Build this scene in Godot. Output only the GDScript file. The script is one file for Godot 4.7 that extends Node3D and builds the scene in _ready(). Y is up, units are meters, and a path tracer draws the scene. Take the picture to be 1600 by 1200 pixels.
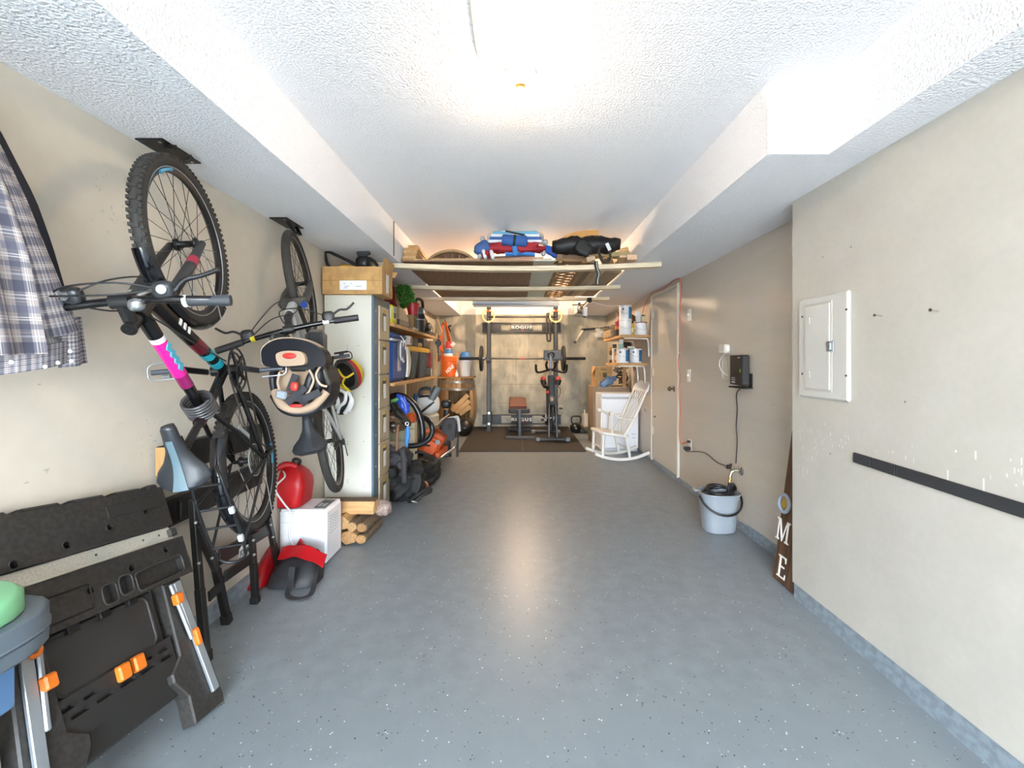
extends Node3D
# A single-car garage: bikes hung on the left wall, storage and a home gym at the far end.
# The camera stands at the open garage door and looks along -z; x runs to the right, y is up.

const F := 700.0            # focal length in pixels of the 1600 x 1200 frame
const VX := 806.0           # vanishing point of the room's long edges
const VY := 567.0
const CAM := 1.30           # camera height
const XL := -1.533          # left wall
const XR := 1.734           # right wall beyond the jog
const XB := 1.537           # right wall in front of the jog
const SOF := 2.195          # underside of the soffits
const CEI := 2.505          # ceiling
const ZB := 8.5             # depth of the concrete end wall

class G extends RefCounted:
	var v := PackedVector3Array()
	var uv := PackedVector2Array()
	var nn := PackedVector3Array()
	var ix := PackedInt32Array()
	var T := Transform3D()
	func p(a: Vector3, t := Vector2.ZERO) -> int:
		v.append(T * a); uv.append(t); nn.append(Vector3.ZERO)
		return v.size() - 1
	func tri(a: int, b: int, c: int) -> void:
		ix.append(a); ix.append(c); ix.append(b)
		var n := (v[b] - v[a]).cross(v[c] - v[a])
		nn[a] += n; nn[b] += n; nn[c] += n
	func quad(a: int, b: int, c: int, d: int) -> void:
		tri(a, b, c); tri(a, c, d)
	func face(pts: Array) -> G:      # flat polygon (convex), counter-clockwise seen from outside
		var ids := []
		var uvs := [Vector2(0, 1), Vector2(1, 1), Vector2(1, 0), Vector2(0, 0)]
		for i in pts.size():
			ids.append(p(pts[i], uvs[i % 4]))
		for i in range(1, pts.size() - 1):
			tri(ids[0], ids[i], ids[i + 1])
		return self
	func box(c: Vector3, s: Vector3, bev := 0.0, b := Basis()) -> G:
		var h := s * 0.5
		var k := minf(bev, minf(h.x, minf(h.y, h.z)) * 0.9)
		for ax in 3:
			var u := (ax + 1) % 3
			var w := (ax + 2) % 3
			for sg in [-1.0, 1.0]:
				var q := []
				for cn in [[-1, -1], [1, -1], [1, 1], [-1, 1]]:
					var a := Vector3.ZERO
					a[ax] = sg * h[ax]
					a[u] = cn[0] * (h[u] - k)
					a[w] = cn[1] * (h[w] - k)
					q.append(c + b * a)
				if sg < 0: q.reverse()
				face(q)
		if k > 0.0:
			for ax in 3:
				var u := (ax + 1) % 3
				var w := (ax + 2) % 3
				for su in [-1.0, 1.0]:
					for sw in [-1.0, 1.0]:
						var q := []
						for e in [[-1, 0], [1, 0], [1, 1], [-1, 1]]:
							var a := Vector3.ZERO
							a[ax] = e[0] * (h[ax] - k)
							a[u] = su * (h[u] - (k if e[1] else 0.0))
							a[w] = sw * (h[w] - (0.0 if e[1] else k))
							q.append(c + b * a)
						if su * sw < 0: q.reverse()
						face(q)
			for sx in [-1.0, 1.0]:
				for sy in [-1.0, 1.0]:
					for sz in [-1.0, 1.0]:
						var s3 := Vector3(sx, sy, sz)
						var q := []
						for ax in 3:
							var a := (h - Vector3(k, k, k)) * s3
							a[ax] = h[ax] * s3[ax]
							q.append(c + b * a)
						if sx * sy * sz < 0: q.reverse()
						face(q)
		return self
	func bar(a: Vector3, b: Vector3, w: float, h: float, up := Vector3.UP, bev := 0.0) -> G:
		var d := (b - a).normalized()
		var u := up
		if absf(d.dot(u.normalized())) > 0.98: u = Vector3.RIGHT if absf(d.x) < 0.9 else Vector3.BACK
		var x := u.cross(d).normalized()
		var y := d.cross(x).normalized()
		return box((a + b) * 0.5, Vector3(w, h, a.distance_to(b)), bev, Basis(x, y, d))
	func tube(pts: Array, r, seg := 8, closed := false, cap := true) -> G:
		var n := pts.size()
		var base := v.size()
		var prev := Vector3.ZERO
		for i in n:
			var a: Vector3 = pts[(i - 1 + n) % n] if closed or i > 0 else pts[i]
			var b: Vector3 = pts[(i + 1) % n] if closed or i < n - 1 else pts[i]
			var d := (b - a).normalized()
			if d == Vector3.ZERO: d = Vector3.UP
			var x: Vector3
			if i == 0:
				x = d.cross(Vector3.UP if absf(d.y) < 0.9 else Vector3.RIGHT).normalized()
			else:
				x = (prev - d * prev.dot(d)).normalized()
			prev = x
			var y := d.cross(x)
			var rr: float = r[i] if r is Array else r
			for k in seg:
				var t := TAU * k / seg
				p(pts[i] + (x * cos(t) + y * sin(t)) * rr, Vector2(float(k) / seg, float(i) / n))
		for i in (n if closed else n - 1):
			for k in seg:
				var a0 := base + i * seg + k
				var a1 := base + i * seg + (k + 1) % seg
				var j := (i + 1) % n
				quad(a0, a1, base + j * seg + (k + 1) % seg, base + j * seg + k)
		if cap and not closed:
			for e in 2:
				var o := base + (0 if e == 0 else (n - 1) * seg)
				var ids := []
				for k in seg:
					ids.append(_copy(o + k))
				for k in range(1, seg - 1):
					if e == 0: tri(ids[0], ids[k + 1], ids[k])
					else: tri(ids[0], ids[k], ids[k + 1])
		return self
	func _copy(i: int) -> int:
		v.append(v[i]); uv.append(uv[i]); nn.append(Vector3.ZERO)
		return v.size() - 1
	func lathe(prof: Array, seg := 20, xf := Transform3D(), a0 := 0.0, a1 := TAU) -> G:
		var full := absf(a1 - a0 - TAU) < 0.001
		var cols := seg if full else seg + 1
		var rows := []
		for i in prof.size():
			rows.append(prof[i])
			if i > 0 and i < prof.size() - 1:
				var d0: Vector2 = (prof[i] - prof[i - 1]).normalized()
				var d1: Vector2 = (prof[i + 1] - prof[i]).normalized()
				if d0.dot(d1) < 0.8: rows.append(prof[i])
		var base := v.size()
		for i in rows.size():
			for k in cols:
				var t := a0 + (a1 - a0) * k / seg
				p(xf * Vector3(cos(t) * rows[i].x, rows[i].y, sin(t) * rows[i].x), Vector2(float(k) / seg, 1.0 - float(i) / (rows.size() - 1)))
		for i in rows.size() - 1:
			if rows[i].is_equal_approx(rows[i + 1]): continue
			for k in (seg if full else seg):
				var k1 := (k + 1) % cols
				quad(base + i * cols + k, base + (i + 1) * cols + k, base + (i + 1) * cols + k1, base + i * cols + k1)
		return self
	func cyl(a: Vector3, b: Vector3, r: float, seg := 16, r2 := -1.0) -> G:
		return tube([a, b], [r, r if r2 < 0 else r2], seg)
	func prism(poly: PackedVector2Array, d: float, xf := Transform3D(), bev := 0.0) -> G:   # outline in xy, from z = 0 to z = d
		var pl := poly
		var area := 0.0
		for i in pl.size():
			area += pl[i].cross(pl[(i + 1) % pl.size()])
		if area < 0: pl.reverse()
		var n := pl.size()
		var small := pl
		if bev > 0.0:
			var off := Geometry2D.offset_polygon(pl, -bev, Geometry2D.JOIN_MITER)
			if off.size() and off[0].size() == n:
				small = off[0]
				var best := 0
				for i in n:
					if small[i].distance_to(pl[0]) < small[best].distance_to(pl[0]): best = i
				var sh := PackedVector2Array()
				for i in n: sh.append(small[(i + best) % n])
				small = sh
			else:
				bev = 0.0
		var lo := Vector2(INF, INF)
		var hi := -lo
		for q in pl:
			lo = lo.min(q); hi = hi.max(q)
		var tr := Geometry2D.triangulate_polygon(small)
		for e in 2:
			var ids := []
			for q in small:
				ids.append(p(xf * Vector3(q.x, q.y, 0.0 if e == 0 else d), Vector2((q.x - lo.x) / (hi.x - lo.x), 1.0 - (q.y - lo.y) / (hi.y - lo.y))))
			for i in range(0, tr.size(), 3):
				var a: Vector2 = small[tr[i]]
				var sgn := (small[tr[i + 1]] - a).cross(small[tr[i + 2]] - a)
				if (sgn > 0) == (e == 1): tri(ids[tr[i]], ids[tr[i + 1]], ids[tr[i + 2]])
				else: tri(ids[tr[i]], ids[tr[i + 2]], ids[tr[i + 1]])
		for i in n:
			var j := (i + 1) % n
			if bev > 0.0:
				face([xf * Vector3(small[i].x, small[i].y, 0), xf * Vector3(pl[i].x, pl[i].y, bev), xf * Vector3(pl[j].x, pl[j].y, bev), xf * Vector3(small[j].x, small[j].y, 0)].map(func(q): return q) if false else [xf * Vector3(small[j].x, small[j].y, 0), xf * Vector3(pl[j].x, pl[j].y, bev), xf * Vector3(pl[i].x, pl[i].y, bev), xf * Vector3(small[i].x, small[i].y, 0)])
				face([xf * Vector3(pl[i].x, pl[i].y, d - bev), xf * Vector3(pl[j].x, pl[j].y, d - bev), xf * Vector3(small[j].x, small[j].y, d), xf * Vector3(small[i].x, small[i].y, d)])
			face([xf * Vector3(pl[i].x, pl[i].y, bev), xf * Vector3(pl[j].x, pl[j].y, bev), xf * Vector3(pl[j].x, pl[j].y, d - bev), xf * Vector3(pl[i].x, pl[i].y, d - bev)])
		return self
	func loft(rings: Array, cap := true) -> G:     # closed rings of the same count, smooth
		var m: int = rings[0].size()
		var base := v.size()
		for i in rings.size():
			for k in m:
				p(rings[i][k], Vector2(float(k) / m, float(i) / (rings.size() - 1)))
		for i in rings.size() - 1:
			for k in m:
				var k1 := (k + 1) % m
				quad(base + i * m + k, base + i * m + k1, base + (i + 1) * m + k1, base + (i + 1) * m + k)
		if cap:
			for e in 2:
				var o := base + (0 if e == 0 else (rings.size() - 1) * m)
				var c := Vector3.ZERO
				for k in m: c += rings[0 if e == 0 else rings.size() - 1][k]
				var ci := p(c / m)
				for k in m:
					if e == 0: tri(ci, o + (k + 1) % m, o + k)
					else: tri(ci, o + k, o + (k + 1) % m)
		return self
	func blob(c: Vector3, r: Vector3, e := 0.6, amp := 0.0, freq := 6.0, sd := 1, b := Basis(), nu := 24, nv := 16) -> G:
		var nz := FastNoiseLite.new()
		nz.seed = sd; nz.frequency = freq; nz.fractal_octaves = 3
		var rings := []
		for i in nv + 1:
			var ph := lerpf(-PI / 2 + 0.02, PI / 2 - 0.02, float(i) / nv)
			var ring := []
			for k in nu:
				var th := TAU * k / nu
				var d := Vector3(G.sp(cos(ph), e) * G.sp(cos(th), e), G.sp(sin(ph), e), G.sp(cos(ph), e) * G.sp(sin(th), e))
				var q := d * r
				q *= 1.0 + amp * nz.get_noise_3dv(q)
				ring.append(c + b * q)
			ring.reverse()
			rings.append(ring)
		return loft(rings)
	static func sp(x: float, e: float) -> float:
		return signf(x) * pow(absf(x), e)
	func torus(c: Vector3, ax: Vector3, R: float, r: float, n := 32, seg := 8, a0 := 0.0, a1 := TAU, start := Vector3.ZERO) -> G:
		var z := ax.normalized()
		var x := start
		if x == Vector3.ZERO: x = z.cross(Vector3.UP if absf(z.y) < 0.9 else Vector3.RIGHT)
		x = (x - z * x.dot(z)).normalized()
		var y := z.cross(x)
		var full := absf(a1 - a0 - TAU) < 0.001
		var pts := []
		for i in (n if full else n + 1):
			var t := a0 + (a1 - a0) * i / n
			pts.append(c + (x * cos(t) + y * sin(t)) * R)
		return tube(pts, r, seg, full)
	func grid(nu: int, nv: int, f: Callable, thick := 0.0) -> G:     # f(u, v) -> Vector3; two-sided sheet of the given thickness
		var pts := []
		for j in nv + 1:
			for i in nu + 1:
				pts.append(f.call(float(i) / nu, float(j) / nv))
		var nr := []
		for j in nv + 1:
			for i in nu + 1:
				var a: Vector3 = pts[j * (nu + 1) + mini(i + 1, nu)] - pts[j * (nu + 1) + maxi(i - 1, 0)]
				var b: Vector3 = pts[mini(j + 1, nv) * (nu + 1) + i] - pts[maxi(j - 1, 0) * (nu + 1) + i]
				nr.append(a.cross(b).normalized())
		for s in (2 if thick > 0.0 else 1):
			var base := v.size()
			for j in nv + 1:
				for i in nu + 1:
					p(pts[j * (nu + 1) + i] - nr[j * (nu + 1) + i] * thick * s, Vector2(float(i) / nu, 1.0 - float(j) / nv))
			for j in nv:
				for i in nu:
					var a := base + j * (nu + 1) + i
					if s == 0: quad(a, a + 1, a + nu + 2, a + nu + 1)
					else: quad(a, a + nu + 1, a + nu + 2, a + 1)
		if thick > 0.0:
			var loop := []
			for i in nu: loop.append(i)
			for j in nv: loop.append(j * (nu + 1) + nu)
			for i in nu: loop.append(nv * (nu + 1) + nu - i)
			for j in nv: loop.append((nv - j) * (nu + 1))
			for k in loop.size():
				var a: int = loop[k]
				var b: int = loop[(k + 1) % loop.size()]
				face([pts[b], pts[a], pts[a] - nr[a] * thick, pts[b] - nr[b] * thick])
		return self
	func mesh() -> ArrayMesh:
		for i in nn.size():
			nn[i] = nn[i].normalized() if nn[i].length_squared() > 1e-20 else Vector3.UP
		var ar := []
		ar.resize(Mesh.ARRAY_MAX)
		ar[Mesh.ARRAY_VERTEX] = v
		ar[Mesh.ARRAY_NORMAL] = nn
		ar[Mesh.ARRAY_TEX_UV] = uv
		ar[Mesh.ARRAY_INDEX] = ix
		var m := ArrayMesh.new()
		m.add_surface_from_arrays(Mesh.PRIMITIVE_TRIANGLES, ar)
		return m

# ---------- names, tags and materials ----------
var used := {}
var mats := {}
var O := Vector3.ZERO       # base of the thing being built: parts are given in world coordinates and stored relative to it

func numbered(called: String) -> String:
	used[called] = used.get(called, 0) + 1
	return called if used[called] == 1 else "%s_%03d" % [called, used[called] - 1]

func tag(o: Node, label: String, cat: String, group := "", kind := "") -> void:
	if label: o.set_meta("label", label)
	if cat: o.set_meta("category", cat)
	if group: o.set_meta("group", group)
	if kind: o.set_meta("kind", kind)

func thing(called: String, label: String, cat: String, at := Vector3.ZERO, group := "") -> Node3D:
	var o := Node3D.new()
	o.name = numbered(called)
	add_child(o)
	o.position = at
	O = at
	tag(o, label, cat, group)
	return o

func g() -> G:              # geometry in world coordinates of the thing at O
	var k := G.new()
	k.T = Transform3D(Basis(), -O)
	return k

func part(parent: Node, called: String, k: G, m: Material, label := "") -> MeshInstance3D:
	var o := MeshInstance3D.new()
	o.name = called
	o.mesh = k.mesh()
	o.material_override = m
	parent.add_child(o, true)
	if label: o.set_meta("label", label)
	return o

func solo(called: String, k: G, m: Material, label: String, cat: String, at: Vector3, group := "") -> MeshInstance3D:   # a thing that is one mesh; k made with O = at
	var o := MeshInstance3D.new()
	o.name = numbered(called)
	o.mesh = k.mesh()
	o.material_override = m
	o.position = at
	add_child(o)
	tag(o, label, cat, group)
	return o

func gat(at: Vector3) -> G:
	O = at
	return g()

func struct(called: String, k: G, m: Material, label := "") -> MeshInstance3D:
	var o := MeshInstance3D.new()
	o.name = called
	o.mesh = k.mesh()
	o.material_override = m
	add_child(o)
	tag(o, label, "", "", "structure")
	return o

func mt(c: Color, rough := 0.6, metal := 0.0, opt := {}) -> StandardMaterial3D:
	var key := str(c) + str(rough) + str(metal) + str(opt)
	if mats.has(key): return mats[key]
	var m := StandardMaterial3D.new()
	m.albedo_color = c
	m.roughness = rough
	m.metallic = metal
	for k in opt: m.set(k, opt[k])
	mats[key] = m
	return m

func hexm(h: String, rough := 0.6, metal := 0.0, opt := {}) -> StandardMaterial3D:
	return mt(Color(h), rough, metal, opt)

func noise_tex(sd: int, freq: float, cols: Array, offs: Array, size := 512, oct := 4, typ := FastNoiseLite.TYPE_SIMPLEX_SMOOTH) -> NoiseTexture2D:
	var n := FastNoiseLite.new()
	n.seed = sd; n.frequency = freq; n.fractal_octaves = oct; n.noise_type = typ
	var t := NoiseTexture2D.new()
	t.width = size; t.height = size; t.seamless = true; t.noise = n
	if cols.size():
		var gr := Gradient.new()
		gr.colors = PackedColorArray(cols)
		gr.offsets = PackedFloat32Array(offs)
		t.color_ramp = gr
	return t

func noisy(c1: String, c2: String, rough: float, scale: Vector3, sd := 1, freq := 0.01, metal := 0.0, opt := {}) -> StandardMaterial3D:
	var key := "n" + c1 + c2 + str(rough) + str(scale) + str(sd) + str(freq) + str(opt)
	if mats.has(key): return mats[key]
	var m := StandardMaterial3D.new()
	var lo := minf(Color(c1).v / Color(c2).v, Color(c2).v / Color(c1).v)
	lo = snappedf(clampf(lo - 0.04, 0.5, 0.94), 0.08)
	var tk := "t%s_%s_%d" % [str(lo), str(freq), sd % 2]
	if not mats.has(tk):
		mats[tk] = noise_tex(sd % 2 + 3, freq, [Color(lo, lo, lo), Color.WHITE], [0.25, 0.75], 256)
	m.albedo_texture = mats[tk]
	m.albedo_color = Color(c1) if Color(c1).v > Color(c2).v else Color(c2)
	m.uv1_offset = Vector3(sd * 0.37, sd * 0.23, sd * 0.61)
	m.uv1_triplanar = true
	m.uv1_world_triplanar = true
	m.uv1_scale = scale
	m.roughness = rough
	m.metallic = metal
	for k in opt: m.set(k, opt[k])
	mats[key] = m
	return m

func wood(c1: String, c2: String, axis := "z", sd := 1, rough := 0.65) -> StandardMaterial3D:   # grain runs along the axis
	var s := {"x": Vector3(0.5, 9, 9), "y": Vector3(9, 0.5, 9), "z": Vector3(9, 9, 0.5)}
	return noisy(c1, c2, rough, s[axis], sd, 0.02)

# ---------- places ----------
func P(px: float, py: float, d: float) -> Vector3:      # pixel at a known depth
	return Vector3((px - VX) * d / F, CAM - (py - VY) * d / F, -d)
func PX(px: float, py: float, x: float) -> Vector3:     # pixel on the plane x
	return P(px, py, x * F / (px - VX))
func PY(px: float, py: float, y: float) -> Vector3:     # pixel on the level y
	return P(px, py, (CAM - y) * F / (py - VY))
func fl(d: float) -> float:                             # the floor falls gently towards the garage door
	return 0.0142 * d - 0.035
func PF(px: float, py: float) -> Vector3:               # pixel on the floor
	return P(px, py, (CAM + 0.035) * F / (py - VY + 0.0142 * F))
func V(x: float, y: float, z: float) -> Vector3:
	return Vector3(x, y, z)
func arc(c: Vector3, x: Vector3, y: Vector3, a0: float, a1: float, n: int) -> Array:
	var r := []
	for i in n + 1:
		var t := lerpf(a0, a1, float(i) / n)
		r.append(c + x * cos(t) + y * sin(t))
	return r
func smooth(pts: Array, n := 6, closed := false) -> Array:      # Catmull-Rom through the points
	var r := []
	var m := pts.size()
	for i in (m if closed else m - 1):
		var a = pts[(i - 1 + m) % m] if closed else pts[maxi(i - 1, 0)]
		var b = pts[i]
		var c = pts[(i + 1) % m]
		var d = pts[(i + 2) % m] if closed else pts[mini(i + 2, m - 1)]
		for k in n:
			r.append(b.cubic_interpolate(c, a, d, float(k) / n))
	if not closed: r.append(pts[m - 1])
	return r
func rrect(w: float, h: float, r: float, n := 4) -> PackedVector2Array:
	var o := PackedVector2Array()
	for q in 4:
		var c := Vector2((w / 2 - r) * [1, -1, -1, 1][q], (h / 2 - r) * [1, 1, -1, -1][q])
		for i in n + 1:
			var t: float = PI / 2 * q + PI / 2 * i / n
			o.append(c + Vector2(cos(t), sin(t)) * r)
	return o
func frame3(o: Vector3, x: Vector3, y: Vector3) -> Transform3D:
	x = x.normalized()
	y = (y - x * y.dot(x)).normalized()
	return Transform3D(Basis(x, y, x.cross(y)), o)
func letters(parent: Node, text: String, xf: Transform3D, height: float, m: Material, serif := false, bold := true, called := "lettering", depth := 0.002, wide := 1.0) -> MeshInstance3D:
	var t := TextMesh.new()
	var f := SystemFont.new()
	f.font_names = PackedStringArray(["Droid Serif" if serif else "Droid Sans"])
	f.font_weight = 700 if bold else 400
	t.font = f
	t.text = text
	t.font_size = 64
	t.pixel_size = height / 46.0
	t.depth = depth
	t.curve_step = 4.0
	var o := MeshInstance3D.new()
	o.name = called
	o.mesh = t
	o.material_override = m
	parent.add_child(o, true)
	var x2 := xf
	x2.origin -= O
	o.transform = x2 * Transform3D(Basis().scaled(Vector3(wide, 1, 1)), Vector3.ZERO)
	return o

# ---------- camera, sky, exposure ----------
func _ready() -> void:
	var cam := Camera3D.new()
	cam.name = "camera"
	cam.projection = Camera3D.PROJECTION_FRUSTUM
	cam.near = 0.05
	cam.far = 200.0
	cam.size = 2.0 * 600.0 / F * cam.near
	cam.frustum_offset = Vector2((800.0 - VX) / F, (VY - 600.0) / F) * cam.near
	cam.position = Vector3(0, CAM, 0)
	add_child(cam)
	cam.current = true
	var sun := DirectionalLight3D.new()      # high sun beside the house: it lights the drive, not the room
	sun.name = "sun"
	sun.light_color = Color(1.0, 0.98, 0.95)
	sun.light_energy = 19.0
	sun.light_angular_distance = 0.5
	sun.shadow_enabled = true
	add_child(sun)
	sun.look_at_from_position(Vector3(7, 7, -1), Vector3.ZERO)
	var e := Environment.new()
	var sky := Sky.new()
	var sm := ProceduralSkyMaterial.new()
	sm.sky_top_color = Color(0.84, 0.92, 1.0)
	sm.sky_horizon_color = Color(0.97, 0.985, 1.0)
	sm.ground_bottom_color = Color(0.45, 0.45, 0.44)
	sm.ground_horizon_color = Color(0.7, 0.7, 0.7)
	sm.sky_energy_multiplier = 4.3
	sm.ground_energy_multiplier = 1.0
	sky.sky_material = sm
	e.background_mode = Environment.BG_SKY
	e.sky = sky
	e.tonemap_mode = Environment.TONE_MAPPER_LINEAR
	e.tonemap_exposure = 1.55
	e.sdfgi_enabled = true
	e.ssao_enabled = true
	e.ssil_enabled = true
	var we := WorldEnvironment.new()
	we.name = "environment"
	we.environment = e
	add_child(we)
	room()
	ceiling_bulbs()
	right_side()
	overhead()
	gym()
	left_shelves()
	floor_pile()
	near_left()
	bikes()
	shirt()

var wall_paint: StandardMaterial3D

func scuffed(w: int, h: int, base: Color, sd: int, marks: Array, dense := 1.0) -> ImageTexture:
	var im := Image.create(w, h, false, Image.FORMAT_RGB8)
	im.fill(base)
	var nz := FastNoiseLite.new()
	nz.seed = sd; nz.frequency = 0.006; nz.fractal_octaves = 4
	var n2 := FastNoiseLite.new()
	n2.seed = sd + 5; n2.frequency = 0.05; n2.fractal_octaves = 2
	for y in range(0, h, 2):
		for x in range(0, w, 2):
			var k := 1.0 + 0.035 * nz.get_noise_2d(x, y) + 0.012 * n2.get_noise_2d(x, y)
			im.fill_rect(Rect2i(x, y, 2, 2), Color(base.r * k, base.g * k, base.b * (k + 0.01 * nz.get_noise_2d(y, x))))
	var rg := RandomNumberGenerator.new()
	rg.seed = sd
	for i in int(70 * dense):           # faint rubbed streaks
		var x := rg.randi_range(0, w)
		var y := rg.randi_range(0, h)
		var n := rg.randi_range(3, 12)
		var sl := rg.randf_range(-0.4, 0.4)
		var c := base.lerp(Color(0.45, 0.44, 0.42), rg.randf_range(0.05, 0.2))
		for q in n:
			var xx := x + q
			var yy := int(y + q * sl)
			if xx >= 0 and xx < w and yy >= 0 and yy < h: im.set_pixel(xx, yy, c)
	for mk in marks:                     # [x, y, w, h, colour]
		im.fill_rect(Rect2i(mk[0], mk[1], mk[2], mk[3]), mk[4])
	return ImageTexture.create_from_image(im)

func room() -> void:
	# floor: grey-blue epoxy with black and white flakes, falling towards the door
	var im := Image.create(1536, 1536, false, Image.FORMAT_RGB8)
	var bc := Color("80878c")
	var nz := FastNoiseLite.new()
	nz.seed = 3; nz.frequency = 0.008; nz.fractal_octaves = 5
	for y in range(0, 1536, 4):
		for x in range(0, 1536, 4):
			var wx := minf(x, 1536 - x) / 200.0
			var k := 1.0 + 0.07 * nz.get_noise_2d(x, y) * clampf(minf(wx, minf(y, 1536 - y) / 200.0), 0, 1)
			im.fill_rect(Rect2i(x, y, 4, 4), Color(bc.r * k, bc.g * k, bc.b * k))
	var rg := RandomNumberGenerator.new()
	rg.seed = 11
	for i in 1500:
		var x := rg.randi_range(4, 1528)
		var y := rg.randi_range(4, 1528)
		var c: Color = [Color("2b2d30"), Color("dfe4e6"), Color("c9d0d2"), Color("3c4044"), Color("6b5c50")][rg.randi_range(0, 4)]
		var s := rg.randi_range(2, 5) if rg.randf() < 0.6 else rg.randi_range(1, 2)
		im.fill_rect(Rect2i(x, y, s, s), c)
		im.fill_rect(Rect2i(x + 1, y - 1, maxi(1, s - 1), s), c)
	var fm := StandardMaterial3D.new()
	fm.albedo_texture = ImageTexture.create_from_image(im)
	fm.roughness = 0.36
	fm.metallic_specular = 0.5
	fm.uv1_triplanar = true
	fm.uv1_world_triplanar = true
	fm.uv1_scale = Vector3(0.62, 0.62, 0.62)
	var k := G.new()
	k.face([V(XL - 0.15, fl(-2.6), 2.6), V(XR + 0.15, fl(-2.6), 2.6), V(XR + 0.15, fl(ZB + 0.15), -ZB - 0.15), V(XL - 0.15, fl(ZB + 0.15), -ZB - 0.15)])
	k.face([V(XL - 0.15, -0.2, -ZB - 0.15), V(XR + 0.15, -0.2, -ZB - 0.15), V(XR + 0.15, -0.2, 2.6), V(XL - 0.15, -0.2, 2.6)])
	k.face([V(XL - 0.15, -0.2, 2.6), V(XR + 0.15, -0.2, 2.6), V(XR + 0.15, fl(-2.6), 2.6), V(XL - 0.15, fl(-2.6), 2.6)])
	struct("floor", k, fm, "grey-blue epoxy garage floor with black and white flakes")
	# textured ceiling and soffits
	var cm := StandardMaterial3D.new()
	cm.albedo_color = Color("eaebee")
	cm.roughness = 0.9
	cm.uv1_triplanar = true
	cm.uv1_world_triplanar = true
	cm.uv1_scale = Vector3(2.2, 2.2, 2.2)
	cm.heightmap_enabled = true
	cm.heightmap_scale = 0.5
	cm.heightmap_texture = noise_tex(21, 0.06, [], [], 512, 3)
	var zf := 2.6
	k = G.new()
	k.box(V((XL + XR) / 2, CEI + 0.1, (zf - ZB - 0.15) / 2), V(XR - XL + 0.3, 0.2, ZB + 0.15 + zf))
	struct("ceiling", k, cm, "white stippled garage ceiling")
	var sof := func(called, x0, x1, d0, d1, lab):
		var q := G.new()
		q.box(V((x0 + x1) / 2, (SOF + CEI) / 2, -(d0 + d1) / 2), V(absf(x1 - x0), CEI - SOF, d1 - d0))
		struct(called, q, cm, lab)
	sof.call("trim_1", XL, -1.038, -zf, ZB, "stippled white soffit running above the bikes")
	sof.call("trim_2", 1.342, XR, -zf, 1.92, "narrow length of stippled soffit above the electrical panel")
	sof.call("trim_3", 1.08, XR, 1.92, ZB, "wide length of stippled soffit above the door")
	# left wall
	var base := Color("d0c6b6")
	var to_l := func(px, py):
		var q := PX(px, py, XL)
		return Vector2(-q.z / 9.0 * 2048, (2.55 - q.y) / 2.8 * 640)
	var mk := []
	rg.seed = 77
	for a in [[70, 735, 4, 1], [74, 733, 1, 3], [40, 755, 3, 1], [60, 600, 2, 1], [345, 760, 2, 1], [240, 690, 4, 1], [235, 680, 2, 1]]:
		var q: Vector2 = to_l.call(a[0], a[1])
		mk.append([int(q.x), int(q.y), a[2], a[3], Color("a9a49b")])
	for i in 26:                        # rub marks behind the tyres
		var q: Vector2 = to_l.call(175 + rg.randf_range(-35, 35), 330 + rg.randf_range(-60, 40))
		mk.append([int(q.x), int(q.y), 1, rg.randi_range(1, 2), Color("b3aea5")])
	for i in 30:
		var q: Vector2 = to_l.call(240 + rg.randf_range(-20, 30), 685 + rg.randf_range(-30, 30))
		mk.append([int(q.x), int(q.y), 1, rg.randi_range(1, 2), Color("b9b4ab")])
	var lm := StandardMaterial3D.new()
	lm.albedo_texture = scuffed(2048, 640, base, 4, mk, 1.0)
	lm.roughness = 0.55
	k = G.new()
	k.face([V(XL, -0.2, zf), V(XL, -0.2, -ZB), V(XL, 2.6, -ZB), V(XL, 2.6, zf)].map(func(q): return q))
	for i in 4:                          # texture coordinates: depth and height
		var q: Vector3 = k.v[i]
		k.uv[i] = Vector2(-q.z / 9.0, (2.55 - q.y) / 2.8)
	k.box(V(XL - 0.08, 1.2, (zf - ZB) / 2), V(0.15, 2.8, ZB + zf + 0.3))
	struct("wall_left", k, lm, "cream painted drywall scuffed behind the bikes")
	# right wall, far part and the jog in front
	wall_paint = StandardMaterial3D.new()
	wall_paint.albedo_texture = scuffed(1024, 512, Color("c6bdb0"), 9, [], 1.0)
	wall_paint.roughness = 0.38
	k = G.new()
	k.box(V(XR + 0.075, 1.2, (zf - ZB) / 2), V(0.15, 2.8, ZB + zf + 0.3))
	struct("wall_right", k, wall_paint, "beige painted wall beside the door")
	mk = []
	var to_r := func(px, py):
		var q := PX(px, py, XB)
		return Vector2((-q.z + 0.4) / 3.0 * 1400, (2.3 - q.y) / 2.5 * 1200)
	rg.seed = 5
	for a in [[1270, 675, 30, 16, 22], [1262, 705, 14, 12, 10], [1310, 690, 26, 16, 16], [1570, 740, 40, 30, 9], [1420, 705, 60, 14, 6], [1250, 735, 12, 8, 6]]:
		for i in a[4]:
			var q: Vector2 = to_r.call(a[0] + rg.randf_range(-1, 1) * a[2], a[1] + rg.randf_range(-1, 1) * a[3])
			mk.append([int(q.x), int(q.y), 1 + rg.randi_range(0, 1), rg.randi_range(3, 11), Color("dad7cf")])
	for a in [[1482, 735, 3, 28], [1525, 705, 3, 14], [1538, 748, 3, 24], [1495, 704, 4, 4], [1262, 520, 2, 5], [1238, 605, 2, 5]]:
		var q: Vector2 = to_r.call(a[0], a[1])
		mk.append([int(q.x), int(q.y), a[2], a[3], Color("dedbd3")])
	for i in 34:
		var q: Vector2 = to_r.call(1260 + rg.randf() * 340, 700 + rg.randf() * 330)
		mk.append([int(q.x), int(q.y), rg.randi_range(3, 12), 1, Color("bdb9b1")])
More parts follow.
